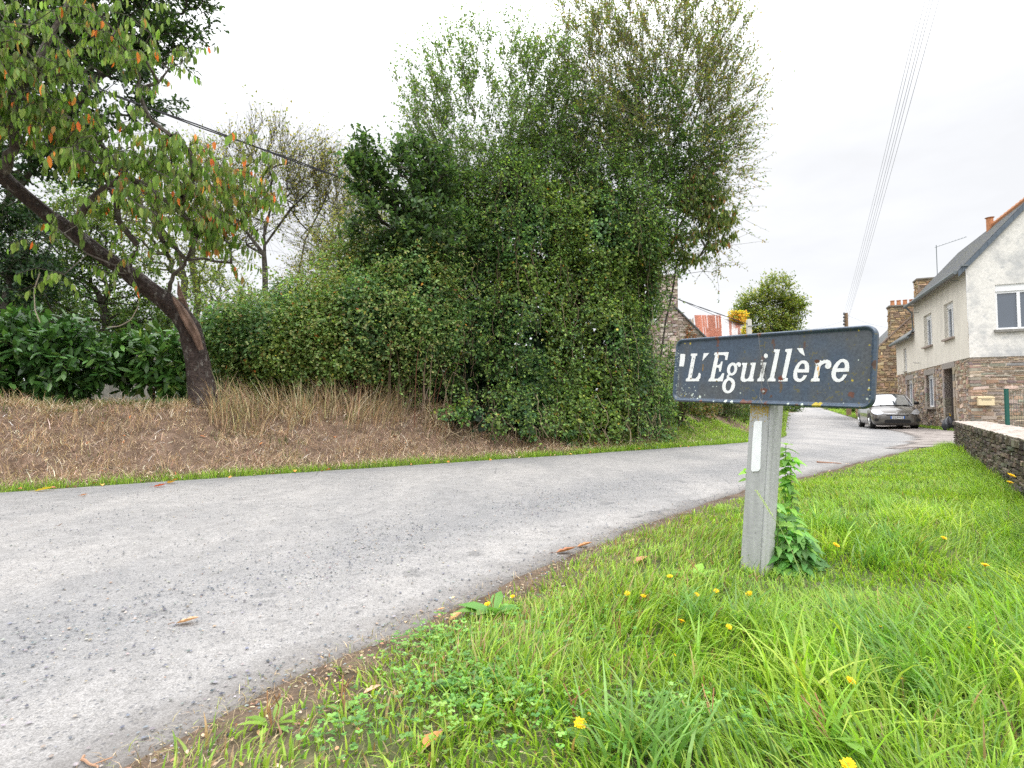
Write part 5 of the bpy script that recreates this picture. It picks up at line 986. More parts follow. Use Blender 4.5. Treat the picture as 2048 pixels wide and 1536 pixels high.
# rust that runs over the letters, screws and the wire
mru = M(); rq = np.random.RandomState(152)
def blot(px, py, r0, ry, colr, n_=14, z_=.0022):
    u0, w0 = onplane(px, py); th_ = np.arange(n_)*6.2832/n_; rr_ = 1+rq.randn(n_)*.13
    mru.add([S3(u0+math.cos(t)*r0*a, w0+math.sin(t)*ry*a, z_) for t, a in zip(th_, rr_)]+[S3(u0, w0, z_)], T=[(j_, (j_+1) % n_, n_) for j_ in range(n_)], c=colr)
blot(1634.5, 722.5, .012, .0085, (.09, .045, .03)); blot(1635, 730.5, .0026, .0025, (.02, .012, .01)); blot(1636.5, 737, .0048, .011, (.62, .36, .14), z_=.0020); blot(1638, 747, .003, .012, (.62, .48, .28), z_=.0020)
blot(1562, 757.5, .0115, .008, (.17, .055, .035)); blot(1568.5, 757, .004, .0022, (.05, .04, .035)); blot(1436, 706, .0032, .006, (.25, .10, .04), z_=.0021); blot(1437, 713, .004, .010, (.55, .42, .32), z_=.0020); blot(1388, 717, .003, .004, (.12, .12, .12)); blot(1386, 722, .002, .002, (.12, .12, .12)); blot(1385, 735, .0022, .005, (.2, .2, .2)); blot(1383, 748, .0025, .004, (.25, .24, .2))
blot(1382, 757, .005, .004, (.42, .34, .2)); blot(1464, 767, .0018, .006, (.25, .13, .06)); blot(1434, 762, .004, .004, (.22, .18, .06))
mru.build('rust', STONE, sgn, so_)['kind'] = 'stuff'
for q in ((1527, 783.5), (1524.5, 722)):
    u0, w0 = onplane(*q); m_ = M(); m_.tube(np.array([S3(u0, w0, .0012), S3(u0, w0, .003), S3(u0, w0, .0058), S3(u0, w0, .0065)]), np.array([.0065, .0065, .0042, .001]), 10); m_.build('screw', mat('zinc', (.42, .43, .42), rough=.45, metal=.6), sgn, so_)
mw = M(); wire = lambda L, r0=.0009: mw.tube(np.array([S3(*onplane(x, y, n_), n_) for x, y, n_ in L]), r0, 5, c=(.26, .25, .23), cap=False)
wire([(1517, 666, .015), (1519, 690, .018), (1522, 708, .012), (1525, 722, .008), (1524, 745, .010), (1523, 770, .010), (1520, 782, .010), (1519, 795, .012), (1523, 803, .020), (1527, 808, .022)])
wire([(1525, 722, .008), (1527, 735, .013), (1530, 750, .018), (1535, 765, .016), (1540, 782, .012)]); wire([(1524, 770, .010), (1526, 785, .012), (1524, 800, .014), (1522, 806, .018), (1523, 813, .015)])
for k in range(5): wire([(1523+rq.rand()*3, 722+rq.rand()*4, .010), (1522+rq.rand()*6, 730, .014), (1521+rq.rand()*7, 740, .012), (1524, 748, .008)])
mw.build('wire', mat('wire', (.22, .21, .19), rough=.5, metal=.5), sgn, so_)

# nettle and creeper behind the post
rn = np.random.RandomState(161); nb = G(1578, 1150, .02); nb[2] = gp(nb[0], nb[1]); net = thing('nettle_plant', 'leafy nettle clump climbing up the right side of the concrete post', 'plant', nb); m_ = M(); m2_ = M()
NC = [(.09, .21, .055), (.13, .27, .065), (.07, .16, .045), (.18, .32, .06)]
def nstem(pts, n_leaf, L, bright=0):
    pp = np.array([at(*q) for q in pts]); K_ = len(pp); ff = np.linspace(0, K_-1, 20); C3 = np.stack([np.interp(ff, range(K_), pp[:, k]) for k in range(3)], -1); m2_.tube(C3, .0018, 5, c=(.10, .12, .05))
    t = np.linspace(.05, 1, n_leaf); P = np.stack([np.interp(t*(K_-1), range(K_), pp[:, k]) for k in range(3)], -1); P = np.repeat(P, 2, 0); a = np.repeat(np.arange(n_leaf)*1.57, 2)+np.tile([0, 3.14], n_leaf)+rn.randn(2*n_leaf)*.4
    D = np.stack([np.cos(a), np.sin(a), np.full(len(a), -.25)+rn.randn(len(a))*.25], -1); cols = NC if not bright else [(.16, .30, .05), (.20, .36, .06), (.12, .24, .05)]
    leaves(m_, P, D, np.tile([0, -.45, 1.], (len(a), 1))+rn.randn(len(a), 3)*.2, L*(.6+.6*rn.rand(len(a))), L*.52*(.7+.5*rn.rand(len(a))), pal(rn, len(a), cols, None, .15), TOOTH, .3, .3)
nstem([(1566, 1150, 2.75), (1568, 1060, 2.85), (1572, 980, 2.9), (1570, 930, 2.9), (1572, 890, 2.9)], 22, .078, 1)
nstem([(1572, 1150, 2.72), (1580, 1060, 2.8), (1584, 990, 2.85), (1580, 940, 2.9), (1586, 915, 2.9)], 20, .072, 1)
nstem([(1570, 1150, 2.8), (1580, 1080, 2.85), (1590, 1010, 2.9), (1575, 960, 2.9)], 12, .065)
nstem([(1500, 1100, 3.0), (1497, 1020, 3.0), (1492, 950, 3.0), (1496, 938, 3.0)], 6, .06, 1)
for k in range(64):
    x0 = rn.uniform(1552, 1618); x1 = x0+rn.uniform(-10, 30); yt = 1000+max(0, x1-1565)*1.35; y1 = rn.uniform(yt, 1130); Yd = 2.5+rn.rand()*.3
    nstem([(x0, 1165, Yd), ((x0+x1)/2, (1165+y1)/2, Yd+.02), (x1, y1, Yd+.05)], 8, .068)
m_.build('foliage', LEAF, net, nb); m2_.build('stem', TWIG, net, nb)
# seed stalk leaning in front of the post
rt = thing('grass_stalk', 'single pale grass stalk leaning across the front of the post', 'plant', G(1622, 1200, .03)); o_ = np.array(rt.location); m_ = M()
m_.tube(np.array([at(*q) for q in ((1622, 1205, 2.15), (1600, 1145, 2.2), (1583, 1100, 2.25), (1560, 1055, 2.3), (1543, 1030, 2.32), (1528, 1003, 2.35), (1514, 983, 2.37))]), np.array([.0016, .0015, .0014, .0012, .001, .0008, .0005]), 5, c=(.22, .30, .10)); m_.build('stem', TWIG, rt, o_)
m_ = M(); f_ = np.linspace(0, 1, 22)[:, None]; P = at(1545, 1032, 2.32)*(1-f_)+at(1514, 983, 2.37)*f_; D = np.tile(unit(at(1514, 983, 2.37)-at(1545, 1032, 2.32)), (22, 1))+np.tile([[.5, 0, .1], [-.5, 0, -.1]], (11, 1)); leaves(m_, P, D, np.tile([0, -1, .3], (22, 1)), .012, .0035, np.tile([(.32, .42, .12)], (22, 1)), OVAL); m_.build('seed_head', LEAF, rt, o_)

# ------------------------------------------------------------------ masonry
def rubble(m, r_, O, Ud, Wd, Nd, poly, holes, rows, lens, cols, wts=None, prot=.012, gap=.012, jit=.18, vshift=None, split=.15):
    """stones laid in uneven courses inside polygon `poly` (u,w); each a bevelled block proud of the mortar"""
    O, Ud, Wd, Nd = [np.asarray(a, float) for a in (O, Ud, Wd, Nd)]; poly = np.asarray(poly, float)
    u0, w0 = poly.min(0); u1, w1 = poly.max(0); S = []
    w = w0
    while w < w1:
        h = r_.uniform(*rows); u = u0-r_.rand()*.2
        while u < u1:
            l = r_.uniform(*lens)*(1+.6*(r_.rand() < .15))
            if r_.rand() < split and h > rows[0]*1.3: S += [(u, w, l, h*.5), (u, w+h*.5, l, h*.5)]
            else: S.append((u, w, l, h))
            u += l
        w += h
    S = np.array(S); cu = S[:, 0]+S[:, 2]/2; cw = S[:, 1]+S[:, 3]/2
    ins = np.zeros(len(S), bool); n_ = len(poly)
    for a in range(n_):
        x0, y0 = poly[a]; x1, y1 = poly[(a+1) % n_]; c_ = ((y0 > cw) != (y1 > cw)); xi = (x1-x0)*(cw-y0)/((y1-y0) if y1 != y0 else 1e-9)+x0; ins ^= c_ & (cu < xi)
    for (a0, a1, b0, b1) in holes: ins &= ~((S[:, 0]+S[:, 2] > a0+.02) & (S[:, 0] < a1-.02) & (S[:, 1]+S[:, 3] > b0+.02) & (S[:, 1] < b1-.02))
    S = S[ins]; k = len(S)
    S[:, 0] = np.maximum(S[:, 0], u0); S[:, 2] = np.minimum(S[:, 2], u1-S[:, 0]); S[:, 3] = np.minimum(S[:, 3], w1-S[:, 1])
    g2 = gap/2; a = S[:, 0]+g2; b = S[:, 0]+S[:, 2]-g2; c_ = S[:, 1]+g2; d = S[:, 1]+S[:, 3]-g2
    cor = np.stack([np.stack([a, c_], -1), np.stack([b, c_], -1), np.stack([b, d], -1), np.stack([a, d], -1)], 1)
    size = np.minimum(S[:, 2], S[:, 3])[:, None, None]; cor = cor+r_.uniform(-1, 1, (k, 4, 2))*size*jit*.5; mid = cor.mean(1, keepdims=True)
    inn = mid+(cor-mid)*(1-.22*np.minimum(1, .05/size)); pr = prot*(.4+1.1*r_.rand(k))
    f3 = lambda q, n__: O+q[..., 0:1]*Ud+q[..., 1:2]*Wd+Nd*n__[..., None]
    V = np.concatenate([f3(cor, np.full((k, 4), .001)), f3(inn, np.repeat(pr[:, None], 4, 1)+r_.rand(k, 4)*prot*.4)], 1).reshape(-1, 3)
    q = np.array([(4, 5, 6, 7), (0, 1, 5, 4), (1, 2, 6, 5), (2, 3, 7, 6), (3, 0, 4, 7)])
    Q = ((np.arange(k)*8)[:, None, None]+q[None]).reshape(-1, 4); m.add(V, Q, c=np.repeat(pal(r_, k, cols, wts, .2), 5, 0))
def panel(m, O, Ud, Wd, Nd, u0, u1, w0, w1, holes, depth=.0, c=(.5, .5, .5), rev=None):
    """flat wall with rectangular openings; rev > 0 adds the reveals"""
    O, Ud, Wd, Nd = [np.asarray(a, float) for a in (O, Ud, Wd, Nd)]
    us = sorted({u0, u1}|{x for h in holes for x in h[:2] if u0 < x < u1}); wsn = sorted({w0, w1}|{x for h in holes for x in h[2:] if w0 < x < w1})
    P = lambda u, w, n__=0: O+Ud*u+Wd*w+Nd*n__
    for a, b in zip(us[:-1], us[1:]):
        for c0, c1 in zip(wsn[:-1], wsn[1:]):
            um, wm = (a+b)/2, (c0+c1)/2
            if any(h[0] < um < h[1] and h[2] < wm < h[3] for h in holes): continue
            m.add([P(a, c0, depth), P(b, c0, depth), P(b, c1, depth), P(a, c1, depth)], [(0, 1, 2, 3)], c=c)
    if rev:
        for (a, b, c0, c1) in holes:
            m.add([P(a, c0, depth), P(b, c0, depth), P(b, c1, depth), P(a, c1, depth), P(a, c0, -rev), P(b, c0, -rev), P(b, c1, -rev), P(a, c1, -rev)], [(0, 4, 5, 1), (1, 5, 6, 2), (2, 6, 7, 3), (3, 7, 4, 0)], c=c)
RENDER = mat('render', (.68, .64, .56), rough=.9, spec=.15, noise=[(1.4, 6, .54, .85, (.48, .45, .40), (1, 1, .45)), (2.5, 5, .9, 1.06, None, (1, 1, .3))], bump=(20, .1, .004))
RENDERG = mat('weathered_render', (.72, .70, .66), rough=.9, spec=.15, noise=[(.9, 8, .49, .70, (.38, .39, .40)), (5, 6, .54, .76, (.46, .47, .47)), (14, 5, .88, 1.1, None)], bump=(60, .25, .004))
WHITE = mat('white_plastic', (.80, .81, .82), rough=.35, spec=.5)
GLASS = mat('window_glass', (.07, .09, .12), rough=.04, spec=1.0, ior=1.7)
SLATE = mat('slate', (.085, .09, .10), rough=.6, spec=.4, noise=[(6, 5, .5, .65, (.14, .14, .08)), (25, 3, .6, 1.3, None, (1, 1, 1))], bump=(25, .5, .01))
SLATEB = mat('slate_verge', (.10, .125, .155), rough=.5, spec=.4, noise=[(5, 3, .8, 1.15, None)])
ZINC = mat('zinc_gutter', (.16, .18, .19), rough=.5, spec=.5, metal=.3)
TILE = mat('terracotta', (.48, .21, .10), rough=.85, noise=[(15, 4, .7, 1.2, None)])
X3, Y3, Z3 = np.eye(3)
SCOL = [(.33, .25, .18), (.42, .33, .25), (.27, .205, .155), (.46, .38, .30), (.36, .25, .17), (.26, .23, .20)]; MORT = (.46, .39, .32)
GRAN = [(.34, .29, .24), (.30, .27, .24), (.38, .30, .22)]

# low roadside wall of thin dark stones
lw = thing('stone_wall', 'low wall of thin dark lichened stones with a pale flat top at the right edge', 'wall', (*WA, 0)); lo = np.array(lw.location)
rw = np.random.RandomState(171); H0 = .545; LEN = float(np.linalg.norm(WB-WA)); w3 = np.array([*wdir, 0]); n3 = np.array([*wn, 0]); A0 = np.array([*WA, 0])
m_ = M(); DST = [(.135, .115, .09), (.18, .155, .125), (.10, .085, .075), (.22, .18, .14), (.15, .12, .085)]
m_.add([A0-Z3*.2, A0+w3*LEN-Z3*.2, A0+w3*LEN+Z3*H0, A0+Z3*H0, A0-Z3*.2+n3*.45, A0+w3*LEN-Z3*.2+n3*.45, A0+w3*LEN+Z3*H0+n3*.45, A0+Z3*H0+n3*.45], [(0, 1, 2, 3), (5, 4, 7, 6), (4, 0, 3, 7), (1, 5, 6, 2)], c=(.22, .19, .16))
rubble(m_, rw, A0, w3, Z3, -n3, [(0, -.05), (LEN, -.05), (LEN, H0-.075), (0, H0-.075)], [], (.032, .052), (.07, .2), DST, prot=.022, gap=.009, jit=.3, split=0)
rubble(m_, rw, A0+Z3*(H0-.075), w3, Z3, -n3, [(0, 0), (LEN, 0), (LEN, .073), (0, .073)], [], (.072, .073), (.06, .15), DST, prot=.028, gap=.008, jit=.15, split=0)
rubble(m_, rw, A0+n3*.45, -n3, Z3, -w3, [(0, -.05), (.45, -.05), (.45, H0), (0, H0)], [], (.035, .06), (.08, .25), DST, prot=.02, gap=.009, jit=.25, split=0)
rubble(m_, rw, A0+w3*LEN, n3, Z3, w3, [(0, -.05), (.45, -.05), (.45, H0), (0, H0)], [], (.035, .06), (.08, .25), DST, prot=.02, gap=.009, jit=.25, split=0)
LWM = mat('lichened_stone', attr=True, rough=.95, spec=.15, noise=[(22, 6, .60, .68, (.42, .42, .36)), (9, 4, .62, .74, (.13, .14, .06)), (30, 4, .6, 1.3, None)], bump=(40, .8, .012))
m_.build('masonry', LWM, lw, lo); m_ = M()
nx = 90; us_ = np.linspace(0, LEN, nx); vs_ = np.linspace(-.03, .46, 7); V = np.array([A0+w3*u+n3*v+Z3*(H0+.004+.012*rw.rand()) for u in us_ for v in vs_])
i, j = np.meshgrid(np.arange(nx-1), np.arange(6), indexing='ij'); m_.add(V, np.stack([i*7+j, (i+1)*7+j, (i+1)*7+j+1, i*7+j+1], -1).reshape(-1, 4))
V0 = V[::7]; m_.add(np.vstack([V0, V0-Z3*.018+n3*.006]), [(a, a+nx, a+nx+1, a+1) for a in range(nx-1)])
m_.build('coping', mat('coping', (.40, .35, .31), rough=.95, spec=.1, noise=[(10, 5, .5, .62, (.24, .20, .17)), (30, 5, .7, 1.25, None)], bump=(30, .8, .02)), lw, lo)

# ---- the rendered house
CX, CY, RZ = 17.05, 20.4, math.atan2(-.405, .914); gzh = -.075
hs = thing('house', 'two-storey house, pale stained render above brown stone, at the right edge behind the low wall', 'house', (CX, CY, gzh), RZ)
Zb = 2.73-gzh; Ze = 6.3-gzh; LT_ = 7.5; LL = 11.45; WG_ = 3.8; rh = np.random.RandomState(181)
z_ = lambda w: w-gzh
upw = [(1.58, 2.75, z_(3.72), z_(5.18)), (4.55, 5.8, z_(3.72), z_(5.18))]; slot = (9.25, 9.8, z_(2.85), z_(4.05))
low = [(4.6, 5.8, z_(.92), z_(2.40)), (8.25, 9.4, z_(.80), z_(2.35))]; door = (1.95, 3.1, 0, z_(2.5)); gwin = (.80, 2.15, z_(3.72), z_(5.38))
m_ = M(); NX = -X3     # long side plane x=0, u runs along +y
panel(m_, -X3*.03, Y3, Z3, NX, 0, LT_, Zb, Ze, upw, c=(.5, .5, .5), rev=.28); panel(m_, -X3*.03, Y3, Z3, NX, LT_, LL, Zb, z_(4.62), [slot], rev=.15)
m_.add([(-.03, LT_, z_(4.62)), (0, LT_, Ze), (2.0, LT_, Ze), (2.0, LT_, z_(4.62))], [(0, 1, 2, 3)])
m_.add([(-.03, 0, Zb), (-.03, LL, Zb), (.02, LL, Zb), (.02, 0, Zb)], [(0, 1, 2, 3)])
m_.build('rendered_wall', RENDER, hs); m_ = M()
panel(m_, -Y3*.03, X3, Z3, -Y3, -.03, WG_, Zb, Ze, [gwin], rev=.2); hz = 1.137; m_.add([(-.03, -.03, Ze), (WG_, -.03, Ze), (WG_/2, -.03, Ze+hz*WG_/2)], T=[(0, 1, 2)])
m_.add([(-.03, -.03, Zb), (WG_, -.03, Zb), (WG_, .02, Zb), (-.03, .02, Zb)], [(0, 1, 2, 3)]); m_.build('gable_wall', RENDERG, hs)
m_ = M(); holes = low+[door]; surr = [(h[0]-.22, h[1]+.22, max(0, h[2]-.16), h[3]+.24) for h in holes]
panel(m_, (0, 0, 0), Y3, Z3, NX, 0, LL, -.1, Zb, holes, c=MORT, rev=.3); panel(m_, (0, 0, 0), X3, Z3, -Y3, 0, WG_, -.1, Zb, [], c=MORT)
m_.add([(0, LL, -.1), (WG_, LL, -.1), (WG_, LL, z_(4.6)), (0, LL, z_(4.6)), (WG_, 0, -.1), (WG_, LT_, -.1), (WG_, LT_, Ze), (WG_, 0, Ze)], [(0, 1, 2, 3), (4, 5, 6, 7)], c=MORT)
rubble(m_, rh, (0, 0, 0), Y3, Z3, NX, [(0.02, 0), (LL, 0), (LL, Zb-.01), (0.02, Zb-.01)], surr, (.07, .17), (.10, .34), SCOL, prot=.025, gap=.026, jit=.6, split=.35)
rubble(m_, rh, (0, 0, 0), X3, Z3, -Y3, [(0.02, 0), (WG_, 0), (WG_, Zb-.01), (0.02, Zb-.01)], [], (.06, .15), (.12, .50), SCOL, prot=.02, gap=.03, jit=.5, split=.3)
for h in range(24):        # corner quoins
    m_.add([(-.02, -.02, h*.115+.006), (-.02, .25, h*.115+.006), (-.02, .25, h*.115+.108), (-.02, -.02, h*.115+.108), (.3, -.02, h*.115+.006), (.3, -.02, h*.115+.108)], [(0, 3, 2, 1), (0, 4, 5, 3)], c=pal(rh, 1, SCOL, None, .2)[0])
m_.build('stone_wall', STONE, hs); m_ = M()
for h in holes:            # granite surrounds: lintel, jambs, sill
    m_ = M()
    isd = h[2] <= 0.01; m_.box(-.035, .0, h[0]-.22, h[1]+.22, h[3], h[3]+.24, c=GRAN[1])
    w = h[2]; k = 0
    while w < h[3]-.05:
        hh = min(rh.uniform(.25, .42), h[3]-w)
        for sd_ in (0, 1):
            e = .22 if (k+sd_) % 2 else .16; y0, y1 = (h[0]-e, h[0]) if sd_ == 0 else (h[1], h[1]+e); m_.box(-.034+.003*sd_, .28, y0, y1+(0 if sd_ == 0 else 0), w+.004, w+hh-.004, c=pal(rh, 1, GRAN, None, .12)[0])
        w += hh; k += 1
    if not isd: m_.box(-.12, .1, h[0]-.12, h[1]+.12, h[2]-.1, h[2]-.005, c=GRAN[0])
    m_.build('surround', STONE, hs)
def window(parent, origin, ud, nd, w, h, leaf=2, box=0.0, name='window', fw=.07, dep=.06):
    o = np.array(origin, float); ud = np.array(ud, float); nd = np.array(nd, float); m_ = M()
    def bar(u0, u1, w0, w1, d0=0, d1=dep):
        V = [o+ud*u+Z3*v+nd*d for d in (d0, d1) for (u, v) in ((u0, w0), (u1, w0), (u1, w1), (u0, w1))]; m_.add(V, [(3, 2, 1, 0), (4, 5, 6, 7), (0, 1, 5, 4), (1, 2, 6, 5), (2, 3, 7, 6), (3, 0, 4, 7)])
    bar(0, w, 0, fw); bar(0, fw, fw+.001, h-box); bar(w-fw, w, fw+.001, h-box); bar(fw+.001, w-fw-.001, h-box-fw, h-box)
    if box: bar(0, w, h-box+.002, h, 0, dep+.03)
    for q in range(1, leaf): bar(w*q/leaf-.045, w*q/leaf+.045, fw+.001, h-box-fw-.001, .002, dep+.012)
    f = m_.build(name, WHITE, parent); m2 = M(); p = [o+ud*u+Z3*v+nd*.018 for u, v in ((fw*.5, fw*.5), (w-fw*.5, fw*.5), (w-fw*.5, h-box-fw*.5), (fw*.5, h-box-fw*.5))]; m2.add(p, [(0, 1, 2, 3)]); m2.build('pane', GLASS, f); return f
for h in upw+low: 
    f = window(hs, (.16, h[0], h[2]), Y3, -X3, h[1]-h[0], h[3]-h[2], 2, .16 if h in upw else .12)
    m_ = M(); m_.box(-.14, .1, h[0]-.08, h[1]+.08, h[2]-.075, h[2]-.004, c=(.33, .27, .23)); m_.build('sill', STONE, f) if h in upw else None
f = window(hs, (gwin[0], .10, gwin[2]), X3, -Y3, gwin[1]-gwin[0], gwin[3]-gwin[2], 2, .25); m_ = M(); m_.box(gwin[0]-.08, gwin[1]+.08, -.13, .08, gwin[2]-.1, gwin[2]-.004, c=(.24, .23, .21)); m_.build('sill', STONE, f)
f = window(hs, (.1, slot[0], slot[2]), Y3, -X3, slot[1]-slot[0], slot[3]-slot[2], 1, 0, fw=.04); m_ = M(); m_.box(-.1, .05, slot[0]-.05, slot[1]+.05, slot[2]-.05, slot[2]-.004, c=(.4, .38, .35)); m_.build('sill', STONE, f)
m_ = M(); m_.box(.2, .25, door[0], door[1], .0, door[3]); 
for q in range(6): m_.box(.185, .2, door[0]+.04+q*.18, door[0]+.2+q*.18, .1, door[3]-.1)
dr_ = m_.build('door', mat('dark_door', (.05, .04, .035), rough=.6), hs); m_ = M(); m_.tube(np.array([(.17, door[0]+.12, 1.05), (.15, door[0]+.12, 1.05), (.15, door[0]+.24, 1.05)]), .012, 6); m_.build('handle', ZINC, dr_)
# roof: two slopes, slate verge with lapped slips, ridge tiles
m_ = M(); ov = .30; hw = WG_/2; zr_ = Ze+hz*hw
for sx in (1, -1):
    xe = -ov if sx == 1 else WG_+ov; ze = Ze-hz*ov
    nrow = 26
    for k in range(nrow):
        a, b = k/nrow, (k+1)/nrow; x0 = xe+(hw-xe)*a; x1 = xe+(hw-xe)*b; zA = ze+(zr_-ze)*a; zB = ze+(zr_-ze)*b
        m_.add([(x0, -.14, zA+.02+.03), (x0, LT_+.1, zA+.05), (x1, LT_+.1, zB+.035), (x1, -.14, zB+.035), (x0, -.14, zA+.015), (x0, LT_+.1, zA+.015)], [(0, 3, 2, 1), (4, 0, 1, 5)])
    m_.add([(xe, -.14, ze), (xe, LT_+.1, ze), (hw, LT_+.1, zr_), (hw, -.14, zr_)], [(0, 1, 2, 3)])
rf = m_.build('roof', SLATE, hs); m_ = M()
for sx in (1, -1):
    xe = -ov if sx == 1 else WG_+ov; ze = Ze-hz*ov; nv = 17
    for k in range(nv):
        a, b = k/nv, (k+1)/nv+.01; x0 = xe+(hw-xe)*a; x1 = xe+(hw-xe)*b; zA = ze+(zr_-ze)*a; zB = ze+(zr_-ze)*b; y = -.15-.006*(k % 2)-.002
        m_.add([(x0, y, zA+.03), (x1, y, zB+.03), (x1, y, zB-.20), (x0, y, zA-.20), (x0, y+.1, zA-.2), (x1, y+.1, zB-.2)], [(0, 3, 2, 1), (3, 4, 5, 2)])
m_.build('verge', SLATEB, hs); m_ = M()
for k in range(9): m_.tube(np.array([(hw, -.16+k*.355, zr_+.02), (hw, -.16+k*.355+.36, zr_+.035)]), np.array([.11, .125]), 8)
m_.build('ridge_tile', TILE, hs); m_ = M(); m_.tube(np.array([(hw-.15, 3.2, zr_-.3), (hw-.15, 3.2, zr_+.3), (hw-.15, 3.2, zr_+.34)]), np.array([.12, .12, .17]), 10); m_.build('chimney_pot', TILE, hs)
m_ = M(); xg = -ov-.07; zg = Ze-hz*ov-.01; m_.tube(np.array([(xg, -.1, zg), (xg, LT_+.1, zg)]), .075, 8); xl = -.3; zl_ = z_(4.62)-.2; m_.tube(np.array([(xl, LT_+.02, zl_+.02), (xl, LL+.15, zl_)]), .07, 8); m_.build('gutter', ZINC, hs)
m_ = M(); m_.tube(np.array([(xg, LT_-.1, zg-.05), (-.12, LT_-.05, zg-.35), (-.10, LT_-.05, zl_+.35), (-.22, LT_+.15, zl_+.05)]), .04, 7); m_.build('downpipe', ZINC, hs)
m_ = M(); m_.add([(-.32, LT_, zl_+.09), (-.32, LL+.12, zl_+.09), (2.2, LL+.12, zl_+1.9), (2.2, LT_, zl_+1.9), (-.32, LT_, zl_+.03), (-.32, LL+.12, zl_+.03), (2.2, LL+.12, zl_+1.84), (2.2, LT_, zl_+1.84)], [(0, 3, 2, 1), (4, 5, 6, 7), (0, 1, 5, 4), (1, 2, 6, 5)]); m_.build('lower_roof', SLATE, hs)
m_ = M()
for (y, w) in ((6.6, z_(5.5)), (6.6, z_(3.05)), (.75, z_(5.8))): m_.tube(np.array([(-.03, y, w), (-.28, y, w), (-.3, y, w+.06)]), .013, 5)
m_.box(-.2, .0, -.2, .0, Ze-.16, Ze-.10); m_.build('bracket', ZINC, hs)
def hl(x, y, z): c_, s_ = math.cos(RZ), math.sin(RZ); return np.array([CX+x*c_-y*s_, CY+x*s_+y*c_, z+gzh])
# letter box on the gable
p = hl(.13, -.035, 0); mbx = thing('letter_box', 'cream metal letter box fixed on the brown stone gable', 'letter box', (p[0], p[1], .95), RZ); m_ = M(); CRM = mat('cream_paint', (.72, .60, .38), rough=.45)
m_.box(0, .46, -.20, -.01, 0, .27); m_.build('body', CRM, mbx); m_ = M(); m_.add([(-.015, -.22, .272), (.475, -.22, .272), (.475, -.005, .33), (-.015, -.005, .33), (-.015, -.22, .29), (.475, -.22, .29)], [(0, 1, 2, 3), (0, 1, 5, 4), (4, 5, 2, 3)]); m_.build('lid', CRM, mbx); m_ = M(); m_.box(.08, .38, -.206, -.201, .19, .21); m_.build('slot', mat('dark_slot', (.05, .05, .05)), mbx)
# green fence post with wire mesh
p = at(2014, 820, 16.8); fn_ = thing('wire_fence', 'dark green metal fence post with green wire mesh standing behind the low wall', 'fence', (p[0], p[1], -.05)); GRN = mat('green_metal', (.008, .085, .065), rough=.45, spec=.5); m_ = M()
m_.box(-.05, .05, -.03, .03, 0, 1.46); m_.box(-.055, .055, -.035, .035, 1.461, 1.48); m_.build('post', GRN, fn_); m_ = M()
for k in range(34): m_.box(.06+k*.075, .0635+k*.075, -.003, .003, .04, 1.40)
for k in range(14): m_.box(.05, 2.65, .0035, .0085, .04+k*.1045, .0435+k*.1045)
m_.build('wire_mesh', GRN, fn_)
# rubbish bag by the door
p = at(1897, 850, 22.0); bgp = (p[0], p[1], gp(p[0], p[1])+.01); rt = thing('rubbish_bag', 'full black rubbish bag with a yellow tie slumped against the house by the door', 'bag', bgp); m_ = M(); r_ = np.random.RandomState(191)
nr, nz2 = 22, 14; V = []
for q in range(nz2):
    t = q/(nz2-1); rr = .20*math.sin(math.pi*min(1, .18+t*.80))**.7+.015
    for k in range(nr): a = k*6.283/nr; fold = 1+.13*math.sin(a*5+t*4)+.10*(vnoise(np.array([[math.cos(a)*3, math.sin(a)*3, t*5]]), 3)[0]-.5); V.append((math.cos(a)*rr*fold*1.05+t*t*.14, math.sin(a)*rr*fold*.8+t*t*.08, t*.58))
i, j = np.meshgrid(np.arange(nz2-1), np.arange(nr), indexing='ij'); m_.add(V, np.stack([i*nr+j, i*nr+(j+1) % nr, (i+1)*nr+(j+1) % nr, (i+1)*nr+j], -1).reshape(-1, 4)); m_.build('bag_body', mat('black_plastic', (.02, .023, .03), rough=.3, spec=.6, bump=(14, .6, .03)), rt, smooth=True)
m_ = M(); m_.tube(np.array([(.14, .08, .57), (.15, .08, .62), (.10, .06, .68)]), np.array([.025, .012, .008]), 6); m_.build('tie', YEL, rt)
# weeds at the wall foot
m_ = M(); r_ = np.random.RandomState(192); P = np.array([hl(-.03-abs(r_.randn())*.14, r_.uniform(.2, 7.0), 0) for _ in range(5200)]); zg_ = gz(P[:, :2]); kk = vn2(P[:, 0], P[:, 1], 1.6, 3) > .42; P = P[kk]; P[:, 2] = np.maximum(zg_[kk], lz(P[:, :2])+.01); k = len(P)
blades(m_, r_, P, .06+.12*r_.rand(k), .018*(.6+.8*r_.rand(k)), pal(r_, k, GR, None, .2)*.85, lean=.7, K=3); tag(m_.build('weeds', GRASS), 'green weeds along the foot of the house wall', 'weeds', kind='stuff')

# ---- old stone house behind (gable, two chimneys)
bx, by = 22.7, 34.4; b2 = thing('stone_house', 'old roofless-looking brown rubble house with tall gable and chimneys, behind the rendered house', 'house', (bx, by, 0), RZ); r_ = np.random.RandomState(201); m_ = M()
b2['label'] = 'old brown rubble stone house with tall gable and chimneys behind the rendered house'
ez, az, hwid = 4.45, 7.75, 3.15; GP = [(0, 0), (6.3, 0), (6.3, ez), (hwid, az), (0, ez)]
OC = [(.36, .26, .16), (.28, .20, .13), (.44, .33, .21), (.22, .16, .11), (.33, .22, .12)]
m_.add([(a, 0, b) for a, b in GP]+[(0, 7.4, 0), (0, 7.4, ez), (6.3, 7.4, 0), (6.3, 7.4, ez)], [(0, 1, 2, 4), (0, 5, 6, 4), (1, 7, 8, 2)], [(4, 2, 3)], c=(.30, .23, .17))
rubble(m_, r_, (0, 0, 0), X3, Z3, -Y3, GP, [], (.10, .24), (.14, .42), OC, prot=.035, gap=.03, jit=.5)
